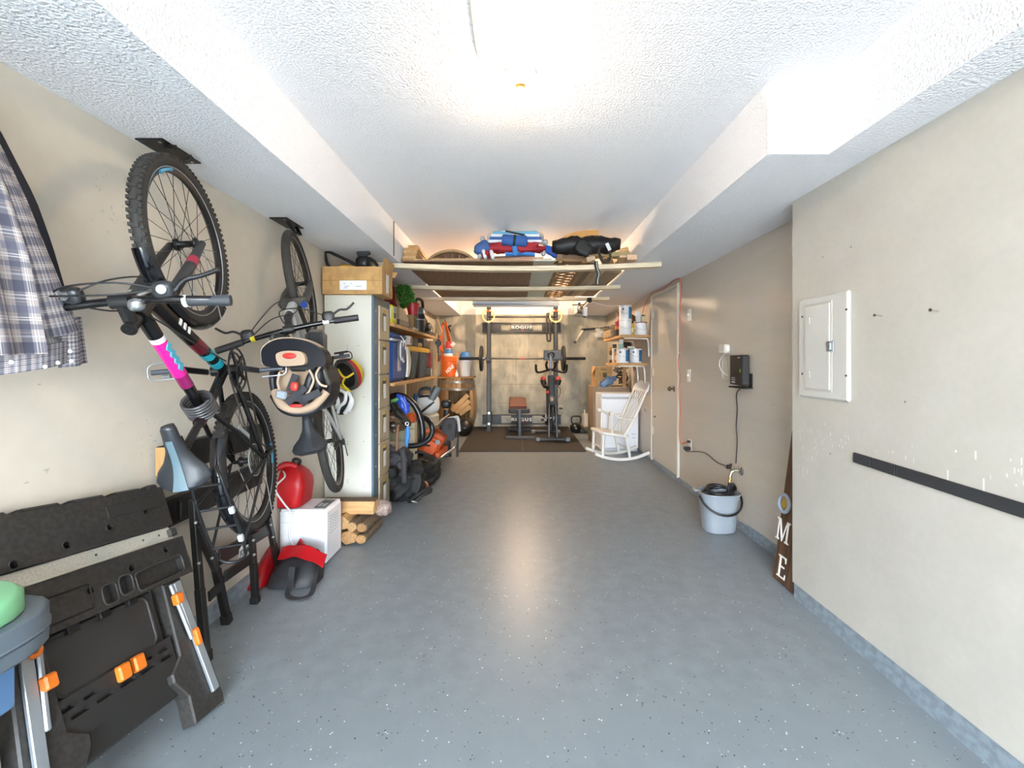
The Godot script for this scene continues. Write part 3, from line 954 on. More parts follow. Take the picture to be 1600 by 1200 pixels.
func corner_shelves() -> void:
	var pine := wood("c08f57", "d2a56d", "z", 3)
	var wh := mt(Color("e8e6e0"), 0.4)
	for a in [[1.345, 5.73, 6.87, 1.66, "upper pine wall shelf carrying stacked paint cans"], [1.335, 5.90, 6.65, 1.30, "lower pine wall shelf carrying two blue and white paint cans"]]:
		var c := V((a[0] + XR) / 2, a[3] - 0.017, -(a[1] + a[2]) / 2)
		var t := thing("wall_shelf", a[4], "shelf", c)
		part(t, "board", g().box(c, V(XR - a[0], 0.034, a[2] - a[1]), 0.003), pine)
		for q in [a[1] + 0.06, a[2] - 0.35]:
			var k := g()
			k.tube(smooth([V(1.4, a[3] - 0.042, -q), V(XR - 0.09, a[3] - 0.045, -q), V(XR - 0.03, a[3] - 0.07, -q), V(XR - 0.012, a[3] - 0.28, -q)], 5), 0.011, 8)
			part(t, "bracket", k, wh)
	var s1 := 1.66
	var zc := -5.83
	can(V(1.425, s1, zc), "white paint can with a yellowed label under the blue and white can", Color("d9d9d4"), Color(0, 0, 0, 0))
	can(V(1.425, s1 + 0.191, zc), "blue and white paint can stacked on another can", Color("cfd2d6"), Color("2f7fb0"))
	can(V(1.63, s1, zc + 0.005), "white paint can with a dark red lid", Color("8a2433"), Color(0, 0, 0, 0), 0.165, 0.078)
	var c := V(1.60, s1 + 0.166, zc)
	var t := thing("carton", "small white carton standing on the red-lidded paint can", "carton", c)
	part(t, "box", g().box(c + V(-0.01, 0.07, 0), V(0.052, 0.14, 0.05), 0.002), mt(Color("dfe4ec"), 0.5))
	part(t, "flap", g().box(c + V(-0.01, 0.141, 0), V(0.05, 0.003, 0.048)), mt(Color("cdd3dc"), 0.5))
	c = V(1.66, s1 + 0.166, zc)
	t = thing("sealant_tube", "cream tube standing beside the small white carton", "tube", c)
	part(t, "barrel", g().lathe([Vector2(0, 0), Vector2(0.022, 0), Vector2(0.022, 0.11), Vector2(0.008, 0.12), Vector2(0.005, 0.14), Vector2(0, 0.14)], 14, Transform3D(Basis(), c)), mt(Color("e3dcb4"), 0.4))
	part(t, "band", g().lathe([Vector2(0.0225, 0.08), Vector2(0.0225, 0.1)], 14, Transform3D(Basis(), c)), mt(Color("5a5348"), 0.5))
	c = V(1.395, s1, -6.05)
	t = thing("stain_tin", "red, orange and black tin beside the stacked paint cans", "tin", c)
	part(t, "body", g().box(c + V(0, 0.045, 0), V(0.1, 0.09, 0.09), 0.006), hexm("1c1a1c", 0.4))
	part(t, "orange_band", g().box(c + V(0, 0.11, 0), V(0.1, 0.045, 0.09), 0.004), mt(Color("cf7a34"), 0.4))
	part(t, "red_top", g().box(c + V(0, 0.163, 0), V(0.1, 0.07, 0.09), 0.006), mt(Color("9a2338"), 0.4))
	spray(V(1.40, s1 + 0.198, -6.05), "dark red spray can standing on the red and black tin", Color("a8474c"), Color("3c2a2c"), 0.13, 0.03)
	spray(V(1.53, s1, -5.90), "yellow and black bottle between the paint cans on the upper shelf", Color("c7a72d"), Color("2b2b2b"), 0.2, 0.028)
	c = V(1.385, s1, -6.5)
	t = thing("wooden_crate", "open wooden crate of small dark tools at the shelf end", "crate", c)
	var cw := wood("8b7458", "a58d6c", "z", 8)
	part(t, "base", g().box(c + V(0, 0.01, 0), V(0.11, 0.02, 0.5)), cw)
	for s in [-1, 1]:
		part(t, "side", g().box(c + V(s * 0.055, 0.06, 0), V(0.012, 0.1, 0.5)), cw)
		part(t, "end", g().box(c + V(0, 0.09, s * 0.25), V(0.11, 0.16, 0.012)), cw)
	var rg := RandomNumberGenerator.new()
	rg.seed = 4
	for i in 7:
		var q := c + V(rg.randf_range(-0.03, 0.03), 0.03, -0.2 + 0.065 * i)
		var b := thing("small_bottle", "%s bottle with a %s cap in the open wooden crate" % [["dark brown", "grey-brown", "blue-black", "tan-brown"][i % 4], ["cream", "black", "rusty red"][i % 3]], "bottle", q, "bottles in the wooden crate")
		part(b, "body", g().lathe([Vector2(0, 0), Vector2(0.024, 0), Vector2(0.024, 0.09), Vector2(0.01, 0.11), Vector2(0.01, 0.14), Vector2(0, 0.14)], 10, Transform3D(Basis(), q)), hexm(["2a2420", "3c3228", "1f2326", "51402f"][i % 4], 0.4))
		part(b, "cap", g().cyl(q + V(0, 0.13, 0), q + V(0, 0.152, 0), 0.012, 8), hexm(["c9c2b0", "20201f", "8b3b2e"][i % 3], 0.5))
	c = V(1.60, s1, -6.3)
	t = thing("copper_coil", "tangled brown rope coil behind the paint cans", "rope", c)
	for i in 5:
		part(t, "loop", g().torus(c + V(0, 0.16 + 0.01 * i, 0.005 * i), V(0.1 * (i - 2), 0.15, 1), 0.1 + 0.006 * i, 0.008, 24, 6), hexm("6e4b2c", 0.7))
	# lower shelf
	var s2 := 1.30
	can(V(1.425, s2, -5.99), "blue and white paint can at the outer edge of the lower shelf", Color("c7cdd2"), Color("2f7fb0"))
	can(V(1.60, s2, -5.99), "blue and white paint can against the wall on the lower shelf", Color("c7cdd2"), Color("2c76a6"))
	spray(V(1.375, s2, -6.10), "orange spray can beside the paint cans on the lower shelf", Color("cf7b2e"), Color("3a4a44"), 0.19, 0.032)
	spray(V(1.375, s2, -6.24), "tall white bottle with a black cap on the lower shelf", Color("e2dfd2"), Color("2a2724"), 0.26, 0.034)
	spray(V(1.365, s2, -6.40), "dark amber bottle at the concrete wall end of the lower shelf", Color("5a3c1e"), Color("c58b2c"), 0.22, 0.03)
	spray(V(1.47, s2, -6.25), "pale turquoise aerosol standing behind the lower paint cans", Color("9cc9c4"), Color("e6ecec"), 0.33, 0.038)
	c = V(1.555, s2 + 0.19, -5.99)
	t = thing("caulk_roll", "white roll lying across the lower paint cans", "roll", c)
	part(t, "roll", g().cyl(c + V(-0.06, 0.017, 0), c + V(0.05, 0.017, -0.02), 0.017, 14), mt(Color("e4e2dc"), 0.5))
	part(t, "core", g().cyl(c + V(-0.062, 0.017, 0), c + V(-0.06, 0.017, 0), 0.008, 10), mt(Color("8c8378"), 0.6))
	c = V(1.63, s2 + 0.19, -5.99)
	solo("wood_block", gat(c).box(c + V(0, 0.014, 0.03), V(0.075, 0.028, 0.05), 0.003), wood("8a5f3c", "9d714a", "x", 2), "small brown wood block on top of the lower paint can", "wood block", c)
	c = V(1.58, s2, -6.42)
	t = thing("cordless_drill", "black power tool lying behind the lower paint cans", "drill", c)
	part(t, "motor", g().blob(c + V(-0.02, 0.26, 0), V(0.09, 0.04, 0.04), 0.6), hexm("1d1e1f", 0.5))
	part(t, "grip", g().bar(c + V(0.02, 0.25, 0), c + V(0.05, 0.06, 0), 0.04, 0.045, V(0, 0, 1), 0.01), hexm("2a2b2c", 0.6))
	part(t, "battery", g().box(c + V(0.05, 0.03, 0), V(0.1, 0.06, 0.07), 0.008), hexm("202122", 0.5))
	# cabinet, box and fridge under the shelves
	c = V(1.45, fl(7.0), -7.0)
	t = thing("particle_board_cabinet", "low brown cabinet behind the white fridge", "cabinet", c)
	var br := wood("8f7a62", "a18b72", "y", 6)
	for s in [1.18, 1.71]:
		part(t, "side", g().box(V(s, c.y + 0.43, -7.0), V(0.02, 0.86, 0.5)), br)
	part(t, "top", g().box(V(1.445, c.y + 0.87, -7.0), V(0.56, 0.02, 0.52), 0.002), br)
	part(t, "front", g().box(V(1.445, c.y + 0.43, -6.75), V(0.51, 0.85, 0.02)), br)
	var ct := c.y + 0.88
	c = V(1.40, ct, -6.95)
	t = thing("carton", "brown cardboard carton crammed between the cabinet and the lower shelf", "carton", c)
	var cb := noisy("a98254", "b8925f", 0.8, V(4, 4, 4), 7)
	part(t, "body", g().box(c + V(-0.07, 0.15, 0), V(0.26, 0.3, 0.3), 0.003), cb)
	part(t, "print_square", g().box(c + V(-0.05, 0.17, 0.151), V(0.06, 0.07, 0.002)), hexm("4b4438", 0.8))
	part(t, "print_line", g().box(c + V(-0.07, 0.255, 0.151), V(0.09, 0.02, 0.002)), hexm("6b6250", 0.8))
	part(t, "flap", g().bar(c + V(-0.2, 0.3, 0.1), c + V(-0.24, 0.2, 0.1), 0.2, 0.004), cb)
	c = V(1.60, ct, -6.85)
	t = thing("tool_tangle", "dark heap of cords and clamps stuffed beside the carton", "cords", c)
	rg.seed = 9
	for i in 6:
		var pts := []
		for q in 8:
			pts.append(c + V(rg.randf_range(-0.1, 0.1), 0.03 + 0.035 * q + rg.randf_range(0, 0.02), rg.randf_range(-0.05, 0.12)))
		part(t, "cord_loop", g().tube(smooth(pts, 4), 0.01, 6), hexm(["1d1d1d", "2d3033", "46423c"][i % 3], 0.6))
	c = V(1.40, ct + 0.012, -6.76)
	t = thing("plastic_bag", "crumpled blue plastic bag in front of the carton", "bag", c)
	part(t, "bag", g().blob(c + V(-0.02, 0.055, 0), V(0.13, 0.06, 0.04), 0.9, 0.5, 14.0, 6, Basis(V(0, 0, 1), 0.5)), mt(Color("4d6f96"), 0.35))
	part(t, "knot", g().blob(c + V(0.08, 0.13, 0), V(0.03, 0.02, 0.02), 0.9, 0.4, 20.0), mt(Color("56789e"), 0.35))
	c = V(1.60, ct, -6.6)
	solo("timber_post", gat(c).box(c + V(0, 0.19, -0.005), V(0.045, 0.38, 0.045), 0.003), wood("9c7248", "b58857", "y", 3), "upright pine post holding the lower shelf behind the fridge", "post", c)
	c = V(1.45, fl(6.5), -6.47)
	t = thing("mini_fridge", "short white fridge behind the white rocking chair", "fridge", c)
	var fw := mt(Color("e9ebf0"), 0.3)
	part(t, "cabinet", g().box(c + V(0, 0.41, -0.03), V(0.52, 0.8, 0.4), 0.01), fw)
	var fd := part(t, "door", g().box(c + V(0, 0.4, 0.205), V(0.52, 0.7, 0.05), 0.012), fw)
	part(t, "top_panel", g().box(c + V(0, 0.79, 0.2), V(0.52, 0.055, 0.045), 0.008), fw)
	part(fd, "handle_groove", g().box(c + V(0, 0.757, 0.21), V(0.5, 0.008, 0.03)), mt(Color("b9bdc6"), 0.5))
	part(t, "kick_plate", g().box(c + V(0, 0.025, 0.19), V(0.5, 0.04, 0.03)), mt(Color("cfd2d8"), 0.5))
	for a in [[0.25, 0.06], [0.2, 0.05]]:
		part(fd, "print_line", g().box(c + V(0.19, a[0], 0.231), V(a[1], 0.006, 0.002)), mt(Color("8a8f9b"), 0.5))
	# the tool hung on the concrete wall
	c = P(920, 516, 8.44)
	t = thing("hanging_saw", "black and cream tool with a bent handle hung on the concrete wall", "tool", c)
	part(t, "frame", g().bar(P(908, 515, 8.44), P(930, 513.5, 8.44), 0.05, 0.035, V(0, 1, 0), 0.008).bar(P(928, 513, 8.44), P(946, 512, 8.44), 0.03, 0.014, V(0, 1, 0), 0.003), hexm("191a1b", 0.5))
	part(t, "muzzle", g().cyl(P(944, 512, 8.44), P(950, 512, 8.44), 0.02, 10), hexm("3a3a38", 0.4, 0.4))
	part(t, "handle", g().bar(P(911, 516, 8.43), P(899, 534, 8.43), 0.04, 0.045, V(0, 0, 1), 0.01), mt(Color("d8cfb6"), 0.5))
	part(t, "butt", g().bar(P(899.5, 533, 8.43), P(897.5, 536, 8.43), 0.044, 0.05, V(0, 0, 1), 0.006), hexm("2b2926", 0.5))
	c = P(936, 522, 8.43)
	solo("clear_bag", gat(c).blob(c, V(0.09, 0.09, 0.045), 0.9, 0.8, 16.0, 3), mt(Color(0.9, 0.92, 0.92, 0.45), 0.2, 0.0, {"transparency": BaseMaterial3D.TRANSPARENCY_ALPHA}), "clear crumpled plastic bag hanging below the black and cream tool", "bag", c)

func rocking_chair() -> void:
	var xf := Transform3D(Basis(V(-1, 0, 0.14).normalized(), V(0, 1, 0), V(-0.14, 0, -1).normalized()), V(1.336, fl(5.92), -5.92))
	# own axes: x towards the front of the chair, y up, z across (positive away from the camera)
	O = Vector3.ZERO
	var t := Node3D.new()
	t.name = numbered("rocking_chair")
	add_child(t)
	t.transform = xf
	tag(t, "white painted wooden rocking chair with spindle back", "chair")
	var wh := mt(Color("e6e3dc"), 0.4)
	for s in [-1, 1]:
		var z: float = s * 0.2
		var pts := []
		var k := G.new()
		var top := []
		for i in 15:
			var x := lerpf(-0.36, 0.36, i / 14.0)
			pts.append(V(x, 0.018 + 0.62 * x * x, z))
		for i in 14:
			k.bar(pts[i], pts[i + 1] + (pts[i + 1] - pts[i]) * 0.04, 0.026, 0.034)
		part(t, "rocker", k, wh)
		part(t, "front_leg", G.new().tube([V(0.262, 0.04, z), V(0.26, 0.12, z), V(0.257, 0.22, z), V(0.252, 0.345, z)], [0.014, 0.022, 0.018, 0.021], 10), wh)
		part(t, "rear_leg", G.new().tube([V(-0.1, 0.02, z), V(-0.085, 0.12, z), V(-0.065, 0.2, z), V(-0.04, 0.3, z)], [0.013, 0.021, 0.017, 0.019], 10), wh)
		part(t, "back_post", G.new().tube([V(-0.02, 0.3, z * 1.0), V(-0.15, 0.52, z), V(-0.27, 0.78, z), V(-0.355, 0.97, z)], [0.017, 0.019, 0.016, 0.011], 10), wh)
		var arm := G.new()
		var ap := smooth([V(-0.15, 0.54, z * 1.12), V(-0.05, 0.53, z * 1.15), V(0.06, 0.56, z * 1.18), V(0.15, 0.61, z * 1.2)], 5)
		for i in ap.size() - 1:
			arm.bar(ap[i], ap[i + 1] + (ap[i + 1] - ap[i]) * 0.08, 0.05, 0.024, Vector3.UP, 0.006)
		part(t, "arm", arm, wh)
		part(t, "arm_scroll", G.new().cyl(V(0.165, 0.608, z * 1.2 - 0.027), V(0.165, 0.608, z * 1.2 + 0.027), 0.027, 14), wh)
		part(t, "arm_post", G.new().tube([V(0.14, 0.33, z * 1.0), V(0.14, 0.42, z * 1.06), V(0.13, 0.58, z * 1.15)], [0.014, 0.017, 0.011], 8), wh)
		part(t, "arm_spindle", G.new().tube([V(0.04, 0.32, z), V(0.035, 0.55, z * 1.13)], 0.009, 8), wh)
	part(t, "stretcher", G.new().tube([V(0.258, 0.16, -0.2), V(0.258, 0.16, 0), V(0.258, 0.16, 0.2)], [0.009, 0.015, 0.009], 8), wh)
	part(t, "stretcher", G.new().tube([V(-0.08, 0.15, -0.2), V(-0.08, 0.15, 0), V(-0.08, 0.15, 0.2)], [0.009, 0.014, 0.009], 8), wh)
	var poly := PackedVector2Array([Vector2(-0.1, -0.2), Vector2(0.1, -0.225), Vector2(0.27, -0.23), Vector2(0.305, -0.18), Vector2(0.315, 0), Vector2(0.305, 0.18), Vector2(0.27, 0.23), Vector2(0.1, 0.225), Vector2(-0.1, 0.2)])
	var sx := Transform3D(Basis(V(1, 0.16, 0).normalized(), V(0, 0, 1), V(0.16, -1, 0).normalized()), V(0, 0.335, 0))
	part(t, "seat", G.new().prism(poly, 0.036, sx, 0.01), wh)
	for i in 5:
		var z := -0.12 + 0.06 * i
		part(t, "spindle", G.new().tube([V(-0.05, 0.31, z * 0.9), V(-0.17, 0.56, z), V(-0.325, 0.89, z)], [0.006, 0.008, 0.005], 8), wh)
	var cr := G.new()
	cr.grid(14, 5, func(u, v):
		var z: float = lerpf(-0.23, 0.23, u)
		var hgt: float = 0.875 + v * (0.115 + 0.02 * cos(u * PI * 4.0 + PI) - 0.04 * pow(absf(u - 0.5) * 2, 4))
		return V(-0.29 - (hgt - 0.8) * 0.45 - 0.03 * (1.0 - pow(absf(u - 0.5) * 2, 2)), hgt, z), 0.022)
	part(t, "crest_rail", cr, wh)

# ---------- lumber and gear stored across the overhead planks ----------
func plank(x0: float, x1: float, d: float, top: float, sag: float, label: String, sd: int) -> void:
	var c := V((x0 + x1) / 2, top - 0.02, -d)
	var k := gat(c)
	var n := 12
	var pts := []
	for i in n + 1:
		var u := float(i) / n
		pts.append(V(lerpf(x0, x1, u), top - 0.02 - sag * sin(PI * u), -d))
	var rings := []
	for q in pts:
		rings.append([q + V(0, -0.02, -0.045), q + V(0, -0.02, 0.045), q + V(0, 0.02, 0.045), q + V(0, 0.02, -0.045)])
	for i in n:
		for e in 4:
			var e1 := (e + 1) % 4
			k.face([rings[i][e], rings[i][e1], rings[i + 1][e1], rings[i + 1][e]])
	k.face([rings[0][3], rings[0][2], rings[0][1], rings[0][0]])
	k.face(rings[n])
	solo("support_plank", k, wood("e3cda6", "f0dfc0", "x", sd), label, "plank", c, "planks hung under the soffits")

func lumber(called: String, c: Vector3, s: Vector3, m: Material, label: String, cat := "board", group := "", b := Basis()) -> void:
	solo(called, gat(c).box(c, s, 0.002, b), m, label, cat, c, group)

func overhead() -> void:
	plank(-1.30, 1.286, 4.0, SOF - 0.002, 0.038, "pine plank spanning the soffits below the beach chairs, sagging in the middle", 3)
	plank(-1.26, 1.198, 5.18, SOF - 0.002, 0.02, "pine plank between the sagging one and the fluorescent fixture", 4)
	plank(-1.28, 1.27, 6.11, SOF - 0.002, 0.004, "pine plank spanning the soffits beside the fluorescent fixture", 6)
	var y := SOF
	lumber("plywood_sheet", V(-0.43, y + 0.008, -5.15), V(1.17, 0.012, 2.36), wood("7a5f49", "8a6d55", "z", 7), "wide brown plywood sheet lying on the overhead planks", "plywood")
	lumber("white_sheet", V(0.26, y + 0.021, -5.15), V(0.25, 0.012, 2.3), mt(Color("cfd3c6"), 0.6), "pale green-white panel beside the brown plywood overhead", "panel")
	# lattice
	var lc := V(0.49, y + 0.008, -5.0)
	var t := thing("lattice_panel", "wooden lattice panel letting lamplight through overhead", "lattice", lc)
	var lw := wood("8b6a44", "a17d53", "z", 9)
	part(t, "edge", g().box(V(0.398, y + 0.008, -5.05), V(0.03, 0.02, 2.1)), lw)
	part(t, "edge", g().box(V(0.605, y + 0.008, -5.05), V(0.03, 0.02, 2.1)), lw)
	for i in 14:
		var z := -4.1 - 0.15 * i
		part(t, "slat", g().bar(V(0.39, y + 0.006, z), V(0.60, y + 0.006, z - 0.2), 0.045, 0.006), lw)
		part(t, "slat", g().bar(V(0.60, y + 0.013, z), V(0.39, y + 0.013, z - 0.2), 0.045, 0.006), lw)
	# long boards to the right
	var cols := [["8f7554", "a68a66"], ["6f5f50", "85735f"], ["a08868", "b59c7a"], ["b3a188", "c7b69c"], ["8b765d", "9d876c"]]
	var labs := ["tan board beside the lattice overhead", "dark grey-brown board third from the lattice overhead", "light tan board with a split end overhead", "pale weathered board in the row overhead", "wide brown board at the end of the overhead row"]
	for i in 5:
		var w: float = [0.055, 0.055, 0.066, 0.072, 0.17][i]
		var x: float = [0.652, 0.709, 0.77, 0.84, 0.963][i]
		lumber("long_board", V(x, y + 0.015, -5.0 - 0.06 * i), V(w, 0.028, 2.0 - 0.1 * i), wood(cols[i][0], cols[i][1], "z", 20 + i), labs[i], "board", "long boards overhead")
	# stack at the left
	var ends := ["b78d57", "c49a62", "a97e4b", "cda772", "bb8f58", "a57b49"]
	var tops := ["lowest board of the stack against the soffit by the locker", "second board up in the stack against the soffit by the locker", "third board up in the stack against the soffit by the locker", "fourth board up in the stack against the soffit by the locker", "fifth board up in the stack against the soffit by the locker", "topmost short board of the stack against the soffit by the locker"]
	var hy := y + 0.001
	for i in 6:
		var th := 0.026
		var x: float = -0.955 + [0.0, -0.004, 0.004, 0.0, 0.012, 0.02][i]
		lumber("stacked_board", V(x, hy + th / 2 + (0.014 if i == 0 else 0.0), -4.0 - 0.62 - 0.01 * i), V(0.13 - 0.008 * (i % 3) - (0.02 if i == 5 else 0.0), th, 1.2), wood(ends[i], ends[(i + 2) % 6], "z", 30 + i), tops[i], "board", "boards stacked by the soffit")
		hy += th + 0.001 + (0.014 if i == 0 else 0.0)
	lumber("short_offcut", V(-0.86, y + 0.021, -4.02), V(0.09, 0.01, 0.1), wood("c9a877", "d8bb8d", "x", 2), "thin offcut beside the stacked boards", "offcut")
	# trim boards lying across the front
	lumber("trim_board", V(-0.255, y + 0.032, -4.13), V(1.2, 0.035, 0.05), wood("d8bf98", "e8d3b1", "x", 12), "long pale board lying lowest across the sagging plank", "board", "boards across the sagging plank")
	lumber("trim_board", V(-0.40, y + 0.06, -4.15), V(0.75, 0.014, 0.06), wood("d0a87a", "dcb78c", "x", 13), "short reddish board on the long pale board", "board", "boards across the sagging plank")
	lumber("trim_board", V(0.0, y + 0.062, -4.22), V(0.68, 0.045, 0.04), wood("d5c0a0", "e6d5b8", "x", 14), "middle pale board under the folded beach chairs", "board", "boards across the sagging plank")
	lumber("trim_board", V(-0.05, y + 0.094, -4.27), V(0.62, 0.016, 0.14), wood("dccbaf", "eadcc4", "x", 15), "thin pale board directly under the folded beach chairs", "board", "boards across the sagging plank")
	# barrel head
	var bc := V(-0.615, y + 0.014, -4.32)
	t = thing("wooden_arch", "curved wooden barrel head standing behind the boards overhead", "arch", bc)
	var arcp := []
	var R := 0.31
	var cy := 2.062
	for i in 17:
		var a := lerpf(0.72, PI - 0.72, i / 16.0)
		arcp.append(V(bc.x + cos(a) * R, cy + sin(a) * R, bc.z))
	var rim := g()
	for i in 16:
		rim.bar(arcp[i], arcp[i + 1], 0.1, 0.024, V(0, 0, 1).cross(arcp[i + 1] - arcp[i]))
	part(t, "rim", rim, wood("9b7c58", "b5946c", "x", 4))
	for i in 6:
		var x0 := bc.x - 0.2 + i * 0.0675
		var xm := x0 + 0.033
		var hh := sqrt(maxf(0.0, (R - 0.01) * (R - 0.01) - (xm - bc.x) * (xm - bc.x))) + cy - bc.y
		part(t, "stave", g().box(V(xm, bc.y + hh / 2, bc.z - 0.02), V(0.064, maxf(hh, 0.02), 0.02), 0.002), wood("5d3d29", "704c33", "y", 5))
	# folded beach chairs
	var fy := y + 0.103
	var c := V(0.06, fy, -4.07)
	t = thing("beach_chair", "folded beach chair of red, white and blue striped cloth overhead", "folding chair", c)
	var tubem := hexm("b4b6b8", 0.3, 0.8)
	var blue := mt(Color("2e5a9b"), 0.7)
	var red := mt(Color("a41f2c"), 0.7)
	var whi := mt(Color("dfe3e8"), 0.7)
	var sky := mt(Color("69a9c9"), 0.7)
	var dep := 4.07
	part(t, "pillow", g().tube([P(784, 375, dep - 0.07), P(786, 375, dep - 0.07), P(822, 377, dep - 0.07), P(824, 377, dep - 0.07)], [0.03, 0.05, 0.05, 0.03], 16), blue, "rolled blue pillow")
	part(t, "pillow_strap", g().tube([P(802, 375.5, dep - 0.07), P(806, 376, dep - 0.07)], [0.052, 0.052], 16), hexm("15181e", 0.6))
	part(t, "red_cloth", g().blob(P(807, 387.5, dep), V(0.25, 0.045, 0.07), 0.6, 0.5, 14.0, 4), red)
	for i in 4:
		var yy := 366.5 + 4.4 * i
		part(t, "stripe", g().box(P(805, yy - 1.0, dep), V(0.40 + 0.03 * i, 0.025, 0.1), 0.006), [sky, whi, blue, whi][i])
	for s in [0, 1]:
		var hc := P([768.5, 842.5][s], 371.5, dep)
		part(t, "arm_loop", g().torus(hc, V(0, 0, 1), 0.034, 0.011, 20, 8), tubem)
	part(t, "top_tube", g().tube(smooth([P(762, 384, dep), P(768, 366, dep), P(790, 361, dep), P(818, 367, dep), P(842, 364, dep), P(849, 384, dep)], 5), 0.008, 8), tubem)
	part(t, "black_strap", g().tube([P(790, 361, dep - 0.05), P(820, 367.5, dep - 0.05)], 0.009, 6), hexm("17191d", 0.6))
	c = V(0.0, fy, -4.2)
	t = thing("beach_chair", "folded beach chair with bright blue frame sleeves under the striped one", "folding chair", c)
	part(t, "blue_sleeve", g().tube([P(789, 396, dep), P(812, 394, dep), P(836, 397, dep)], [0.024, 0.03, 0.022], 12), mt(Color("2f78c4"), 0.6))
	part(t, "cross_sleeve", g().bar(P(804, 384, dep - 0.08), P(806, 400, dep - 0.08), 0.05, 0.03, V(0, 0, 1), 0.008), mt(Color("3573b4"), 0.6))
	for s in [[757, 398, 9, 0.3], [769, 399, 8, 0.25]]:
		part(t, "stripe", g().blob(P(s[0], s[1], dep - 0.03), V(0.018, 0.045, 0.06), 0.6, 0.2, 9.0, 3, Basis(V(0, 0, 1), s[3])), whi)
	part(t, "left_cloth", g().blob(P(756, 391, dep + 0.02), V(0.07, 0.07, 0.08), 0.7, 0.4, 10.0, 8, Basis(V(0, 0, 1), -0.6)), mt(Color("3a5c93"), 0.7))
	part(t, "left_red", g().blob(P(759, 398, dep), V(0.04, 0.03, 0.08), 0.7, 0.3), red)
	part(t, "frame_tube", g().tube([P(762, 402, dep), P(836, 399.5, dep)], 0.008, 8), hexm("2a2d33", 0.4))
	for s in [[754, 374, 0.02], [852, 379, 0.02], [849, 396, 0.022], [750, 400, 0.02]]:
		part(t, "tube_end", g().box(P(s[0], s[1], dep), V(0.045, 0.05, 0.05), 0.012, Basis(V(0, 0, 1), 0.2)), mt(Color("a5a8ac"), 0.4))
	c = P(864, 405, 4.12)
	t = thing("blue_pouch", "bright blue pouch drooping over the boards beside the beach chairs", "pouch", c)
	part(t, "pouch", g().blob(P(864, 395, 4.12), V(0.095, 0.042, 0.05), 0.8, 0.35, 9.0, 5, Basis(V(0, 0, 1), -0.62)), mt(Color("1d55b8"), 0.55))
	part(t, "drawstring", g().torus(P(853, 386, 4.1), V(0.6, -0.4, 1), 0.018, 0.004, 14, 5), mt(Color("17449b"), 0.6))
	# black bag
	c = V(0.66, y + 0.13, -4.0)
	t = thing("duffel_bag", "long black duffel bag lying on the overhead lumber", "bag", c)
	var bk := hexm("17181b", 0.55)
	var rings := []
	for i in 15:
		var u := i / 14.0
		var px := lerpf(863, 968, u)
		var r0: float = 14.0 * pow(sin(PI * clampf(u * 0.94 + 0.03, 0, 1)), 0.22)
		var ring := []
		for k in 18:
			var a := TAU * k / 18
			var q := P(px, 385 - 2.5 * u + 1.2 * sin(u * 17.0), 4.0)
			ring.append(q + V(0, sin(a), cos(a) * 1.15) * r0 / 175.0 * (1.0 + 0.09 * sin(u * 31 + a * 3) + 0.05 * sin(u * 53 - a * 5)))
		rings.append(ring)
	part(t, "body", g().loft(rings), bk)
	part(t, "side_pocket", g().blob(P(911, 388, 3.9), V(0.075, 0.06, 0.035), 0.5, 0.2, 10.0, 2, Basis(V(0, 0, 1), -0.6)), hexm("111214", 0.6))
	part(t, "strap", g().tube(smooth([P(951, 382, 3.9), P(938, 388, 3.89), P(936, 395, 3.88), P(941, 406, 3.86), P(948, 409, 3.86), P(953, 404, 3.86), P(953, 394, 3.88), P(949, 384, 3.9)], 5), 0.012, 6), hexm("26241f", 0.6))
	part(t, "swing_tag", g().bar(P(948, 380, 3.87), P(953, 391, 3.86), 0.03, 0.003, V(0, 0, 1)), mt(Color("dfdfdf"), 0.5), "white swing tag")
	# things around the bag
	c = P(912, 369, 4.06)
	var poly := PackedVector2Array([Vector2(-0.17, 0), Vector2(-0.08, 0.03), Vector2(0.02, 0.045), Vector2(0.12, 0.05), Vector2(0.13, 0.04), Vector2(0.13, -0.03), Vector2(-0.2, -0.03)])
	solo("curved_board", gat(c).prism(poly, 0.03, Transform3D(Basis(), c + V(0, 0.0, 0)), 0.003), wood("c08a45", "d29c57", "x", 6), "curved orange wooden board standing behind the black duffel bag", "board", c)
	lumber("square_beam", V(0.84, y + 0.095, -4.12), V(0.42, 0.045, 0.1), wood("b09a68", "c4ae7d", "x", 7), "yellowish square beam under the end of the black duffel bag", "beam")
	lumber("brown_offcut", V(0.52, y + 0.075, -4.13), V(0.2, 0.06, 0.12), wood("6d5340", "84664e", "x", 8), "dark brown offcut under the black duffel bag", "offcut")
	lumber("brown_offcut", V(0.49, y + 0.028, -4.08), V(0.28, 0.03, 0.14), wood("7a5b43", "93714f", "x", 9), "flat brown offcut lying on the sagging plank", "offcut", "", Basis(V(0, 1, 0), 0.15))
	lumber("brown_offcut", V(0.53, y + 0.15, -4.2), V(0.1, 0.06, 0.1), wood("5f5040", "73624e", "x", 10), "grey-brown offcut propping up the black duffel bag", "offcut")
	lumber("end_block", V(0.465, y + 0.125, -4.07), V(0.085, 0.042, 0.06), wood("c9a284", "d8b496", "x", 11), "pinkish cut block near the blue pouch", "block", "", Basis(V(0, 0, 1), -0.1))
	lumber("end_block", V(0.395, y + 0.055, -4.04), V(0.045, 0.075, 0.06), wood("8d6b50", "a07c5e", "x", 16), "small brown block standing on the sagging plank", "block")
	lumber("end_block", V(0.67, y + 0.033, -4.02), V(0.075, 0.042, 0.06), wood("d3b08f", "e0c2a2", "x", 17), "pink-tan block tilted on the sagging plank below the bag strap", "block", "", Basis(V(0, 0, 1), 0.2))
